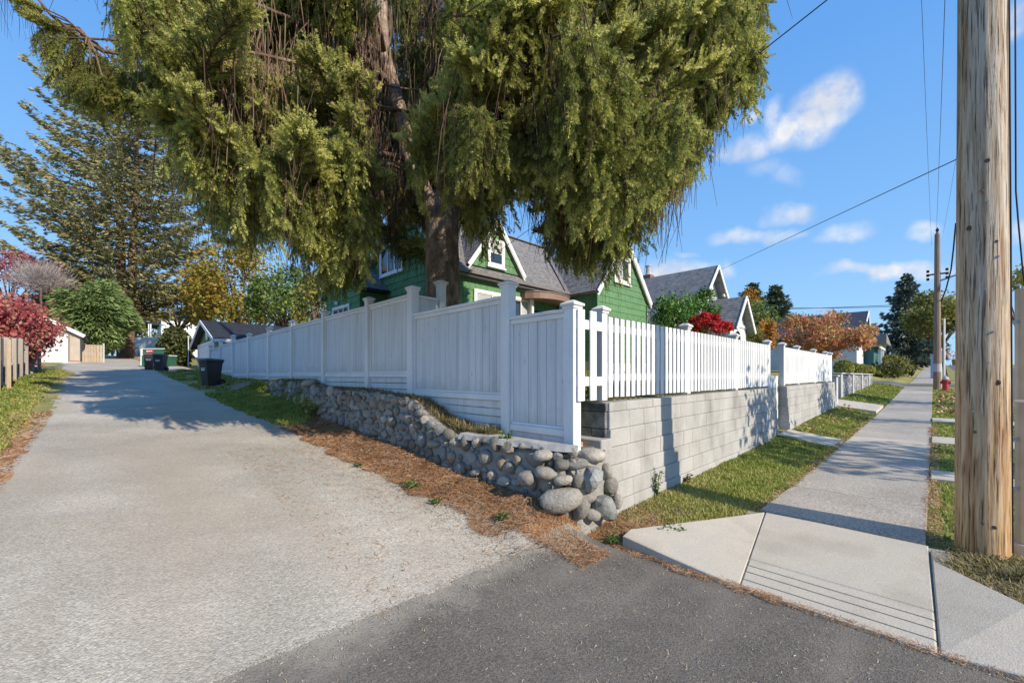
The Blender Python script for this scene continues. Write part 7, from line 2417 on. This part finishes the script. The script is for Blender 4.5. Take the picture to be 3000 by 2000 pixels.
bedmask = lambda x, y: (x > alleyR(y) - .12 + .2 * wob(x, y, .9, 31)) & (x < 3.12) & (y > 1.95) & (y < 8.8)
litter('needle_litter', 52000, (2.2, 3.12), (1.95, 8.8), .07, .0035, M['litter'], 301, bedmask, dens=lambda x, y: np.clip(1.3 - (y - 2) * .12, .35, 1))
litter('needle_litter', 9000, (2.95, 4.5), (1.7, 2.6), .07, .0035, M['litter'], 302, lambda x, y: (y > 2.62 - (x - 3.0) * .95) & (x < 4.4 + .3 * wob(x, y, 1, 3)))
litter('needle_litter', 6000, (-1.35, -.6), (2, 12), .07, .004, M['litter'], 303, lambda x, y: (x < alleyL(y) + .05) & (x > alleyL(y) - .4))
litter('needle_litter', 4000, (2.95, 3.42), (3.6, 9), .08, .0035, M['litter'], 304, None)
litter('needle_litter', 2600, (3.28, 3.47), (.75, 2.3), .06, .003, M['litter'], 305, lambda x, y: x > 3.42 - .07 * (1 + wob(x, y, 2, 4)), lift=.004)
litter('needle_litter', 2200, (3.3, 3.47), (-1, .9), .045, .003, M['litter'], 306, lambda x, y: x > 3.41 - .03 * (1 + wob(x, y, 2, 5)), lift=.004)
litter('needle_litter', 5000, (4.2, 18), (1.28, 1.46), .06, .0035, M['litter'], 313, lambda x, y: (y > 1.36 + .05 * wob(x, y, .9, 41)) & (x > 5.3), lift=.03, pile=.01, dens=lambda x, y: np.clip(7 / x, .1, 1))
litter('needle_litter', 3500, (5.4, 16), (-.06, .12), .06, .0035, M['litter'], 314, lambda x, y: y < .06 + .05 * wob(x, y, .9, 42), lift=.035, pile=.01, dens=lambda x, y: np.clip(7 / x, .1, 1))
M['fleck'] = leafmat('pale_needle_flecks', [(.22, .16, .09), (.42, .34, .22), (.55, .48, .36)], trans=0)
litter('needle_flecks', 3800, (.2, 3.42), (-.4, 2.5), .022, .0035, M['fleck'], 307, None, lift=.003, pile=.003)
litter('needle_flecks', 1500, (1.2, 2.6), (2.4, 7), .05, .004, M['litter'], 308, None, lift=.004, pile=.004)
# loose chips kicked from the alley on to the dark asphalt
M['chip'] = leafmat('loose_chips', [(.2, .18, .15), (.33, .30, .25), (.45, .41, .35)], trans=0)
litter('loose_gravel', 7000, (-.6, 3.35), (1.9, 2.5), .009, .008, M['chip'], 310, None, lift=.003, pile=.004, dens=lambda x, y: np.clip((y - 1.9) / .6, 0, 1) ** 3)
litter('loose_gravel', 2500, (2.3, 3.1), (2.2, 8), .016, .013, M['chip'], 311, None, lift=.006, pile=.004)
litter('needle_litter', 5000, (1.7, 2.7), (2.4, 8), .06, .0035, M['litter'], 312, None, lift=.006, pile=.006, dens=lambda x, y: np.clip((x - 1.7) / 1.0, 0, 1) ** 2.2)
# small fallen twigs
tm = MB(); r_2 = random.Random(8)
for k in range(170):
    y = r_2.uniform(2.3, 6.2); x = r_2.uniform(2.5, 3.1); a = r_2.uniform(0, 6.28); L_ = r_2.uniform(.05, .26)
    z = gzs(x, y) + .02
    tm.tube([(x, y, z), (x + math.cos(a) * L_ * .5, y + math.sin(a) * L_ * .5, z + r_2.uniform(.0, .05)), (x + math.cos(a + .4) * L_, y + math.sin(a + .4) * L_, z + r_2.uniform(-.005, .04))], [.004, .0035, .002], 4, cap=False)
o = tm.build('fallen_twigs', M['twig'], None); o['kind'] = 'stuff'


# weeds that stand out one by one
def weed(name, label, x, y, z, h, n, leaf, mat, seed, wide=.6, cat='weed', stems=9, aspect=.5):
    t = thing(name, label, cat, (x, y, z)); r = np.random.default_rng(seed)
    m = MB(); C = []; D = []
    for k in range(stems):
        a = r.uniform(0, 6.28); L = h * r.uniform(.5, 1.1); lean = wide * r.uniform(.2, 1) * h
        p0 = np.array([x, y, z]); p2 = p0 + np.array([math.cos(a) * lean, math.sin(a) * lean, L]); p1 = (p0 + p2) / 2 + np.array([0, 0, .12 * h])
        m.tube([tuple(p0), tuple(p1), tuple(p2)], [.004, .003, .002], 4, cap=False)
        for q in range(n // stems):
            f = r.uniform(.15, 1.05); c = p0 * (1 - f) ** 2 + 2 * p1 * f * (1 - f) + p2 * f * f
            d = r.normal(size=3); d[2] = abs(d[2]) * .4
            C.append(c + d * leaf * .4); D.append(d)
    m.build('stems', M['limb'] if 'shrub' in name else M['laurel'], t)
    leaf_object('leaves', np.array(C), leaf, mat, t, aspect, seed, dirs=np.array(D))
    return t


def gp(px, py, z=None, X=None, Y=None):
    if X is not None: p = onX(px, py, X)
    elif Y is not None: p = onY(px, py, Y)
    else: p = onz(px, py, z)
    return p


p = gp(1490, 1268, X=3.22); weed('leafy_weed', 'leafy green weed on top of the stone wall against the white boards', p.x, p.y, p.z - .16, .17, 130, .045, M['greenleaf'], 401, .55)
p = gp(1782, 1445, Y=2.42); weed('leafy_weed', 'bright green weed growing between the boulders and the block wall', p.x, p.y, p.z - .1, .16, 110, .05, M['greenleaf'], 402, .6, aspect=.3)
p = gp(1925, 1470, Y=2.42); weed('leafy_weed', 'tall leggy weed at the foot of the block wall left of the pole shadow', p.x, p.y, gzs(p.x, p.y), .34, 130, .04, M['greenleaf'], 403, .35)
p = gp(2005, 1400, Y=2.45); weed('leafy_weed', 'dark low weed at the wall foot right in the pole shadow', p.x, p.y, gzs(p.x, p.y), .14, 90, .045, M['darkbush'], 404, .8)
p = gp(1965, 1545, .1); weed('leafy_weed', 'pale green broad-leaved weed spreading at the concrete ramp edge', p.x, p.y, gzs(p.x, p.y), .09, 160, .05, M['greenleaf'], 405, 1.6, stems=14)
p = gp(1468, 1500, .32); weed('grass_tuft', 'fresh green tuft alone on the needle bed near the alley edge', p.x, p.y, gzs(p.x, p.y), .09, 120, .05, M['greenleaf'], 406, .7, aspect=.2)
p = gp(1205, 1400, .45); weed('grass_tuft', 'green weed mat on the needle bed midway along the stone wall', p.x, p.y, gzs(p.x, p.y), .08, 170, .05, M['greenleaf'], 407, 1.4, aspect=.3, stems=14)
p = gp(1280, 1440, .4); weed('grass_tuft', 'thin low green sprigs on the needle bed beside the weed mat', p.x, p.y, gzs(p.x, p.y), .05, 80, .05, M['greenleaf'], 408, 2.0, aspect=.2)
p = gp(1048, 1362, .45); weed('grass_tuft', 'small green tuft at the gravel edge of the alley', p.x, p.y, gzs(p.x, p.y), .05, 50, .05, M['greenleaf'], 409, 1.0, aspect=.25)
p = gp(915, 1205, X=2.95); weed('green_shrub', 'bright green fern-like weed where the near stone wall ends', p.x, p.y, gzs(p.x, p.y), .34, 330, .07, M['yellowgreen'], 410, .8, stems=16)
p = gp(900, 1128, X=3.25); weed('green_shrub', 'dark green weed on the low stone wall below the boards', p.x, p.y, p.z - .1, .22, 200, .06, M['greenleaf'], 411, 1.0, stems=14)
p = gp(1680, 1150, Y=3.2); weed('yard_plant', 'thin budding plant seen between the two wide corner pickets', 3.75, 3.3, 1.3, .75, 120, .04, M['yellowgreen'], 412, .2, cat='plant')
p = gp(1790, 1580, .06); weed('grass_tuft', 'ragged green tuft at the curb tip beside the dark asphalt', p.x, p.y, gzs(p.x, p.y) + .01, .08, 120, .05, M['greenleaf'], 413, 1.3, aspect=.2, stems=14)
p = gp(2985, 1680, .1); weed('grass_tuft', 'pale grass tuft by the foot of the grey riser', p.x, p.y, gzs(p.x, p.y), .12, 80, .08, M['dryblade'], 414, .8, aspect=.08)

# fallen leaves
M['orange_leaf'] = pmat('orange_fallen_leaf', [(.62, .16, .02), (.75, .24, .03)], rough=.6)
M['red_leaf'] = pmat('red_fallen_leaf', [(.4, .06, .07)], rough=.6)


def fallen_leaf(label, p, s, mat, seed):
    r = random.Random(seed); vs = [(0, 0, .01)]
    for k in range(14):
        q = k * 2 * PI / 14; rad = s * (1 if k % 2 == 0 else .45) * r.uniform(.8, 1.1)
        vs.append((rad * math.cos(q), rad * math.sin(q), .012 + r.uniform(0, s * .5)))
    me = MB(); me.add([(v[0] + p.x, v[1] + p.y, v[2] + p.z) for v in vs], [(0, 1 + k, 1 + (k + 1) % 14) for k in range(14)])
    o = me.build('fallen_leaf', mat, None); tag(o, label, 'leaf'); return o


p = onz(1748, 1532, .06); p.z = gzs(p.x, p.y) + .02; fallen_leaf('curled bright orange leaf lying below the dark corner boulder', p, .035, M['orange_leaf'], 1)
p = onz(2090, 1515, .08); p.z = gzs(p.x, p.y) + .03; fallen_leaf('small red leaf in the verge grass near the ramp', p, .03, M['red_leaf'], 2)
p = onz(1185, 1725, .02); p.z = gzs(p.x, p.y) + .005; fallen_leaf('tiny yellow-orange leaf alone on the alley gravel', p, .014, M['orange_leaf'], 3)
C = np.stack([r_.uniform(20, 32, 260), r_.uniform(-1.6, -.1, 260), np.zeros(260)], 1); C[:, 2] = gz(C[:, 0], C[:, 1]) + .06
o = leaf_object('fallen_leaves', C, .13, M['litter'], None, .7, 501)
C = np.stack([r_.uniform(12, 20, 90), r_.uniform(1.5, 2.4, 90), np.zeros(90)], 1); C[:, 2] = gz(C[:, 0], C[:, 1]) + .06
o = leaf_object('fallen_leaves', C, .1, M['litter'], None, .7, 502)
C = np.stack([r_.uniform(-2.0, -.9, 120), r_.uniform(5, 20, 120), np.zeros(120)], 1); C[:, 2] = gz(C[:, 0], C[:, 1]) + .05
o = leaf_object('fallen_leaves', C, .07, M['goldleaf'], None, .7, 503)
# white marker behind the pole and paint mark on the ramp
M['spray'] = pmat('orange_survey_paint', [(.60, .33, .13), (.52, .36, .2)], scale=30, rough=.9)
q0 = Vector((3.56, 1.93, .0)); 
scene.render.resolution_x = 1024; scene.render.resolution_y = 682
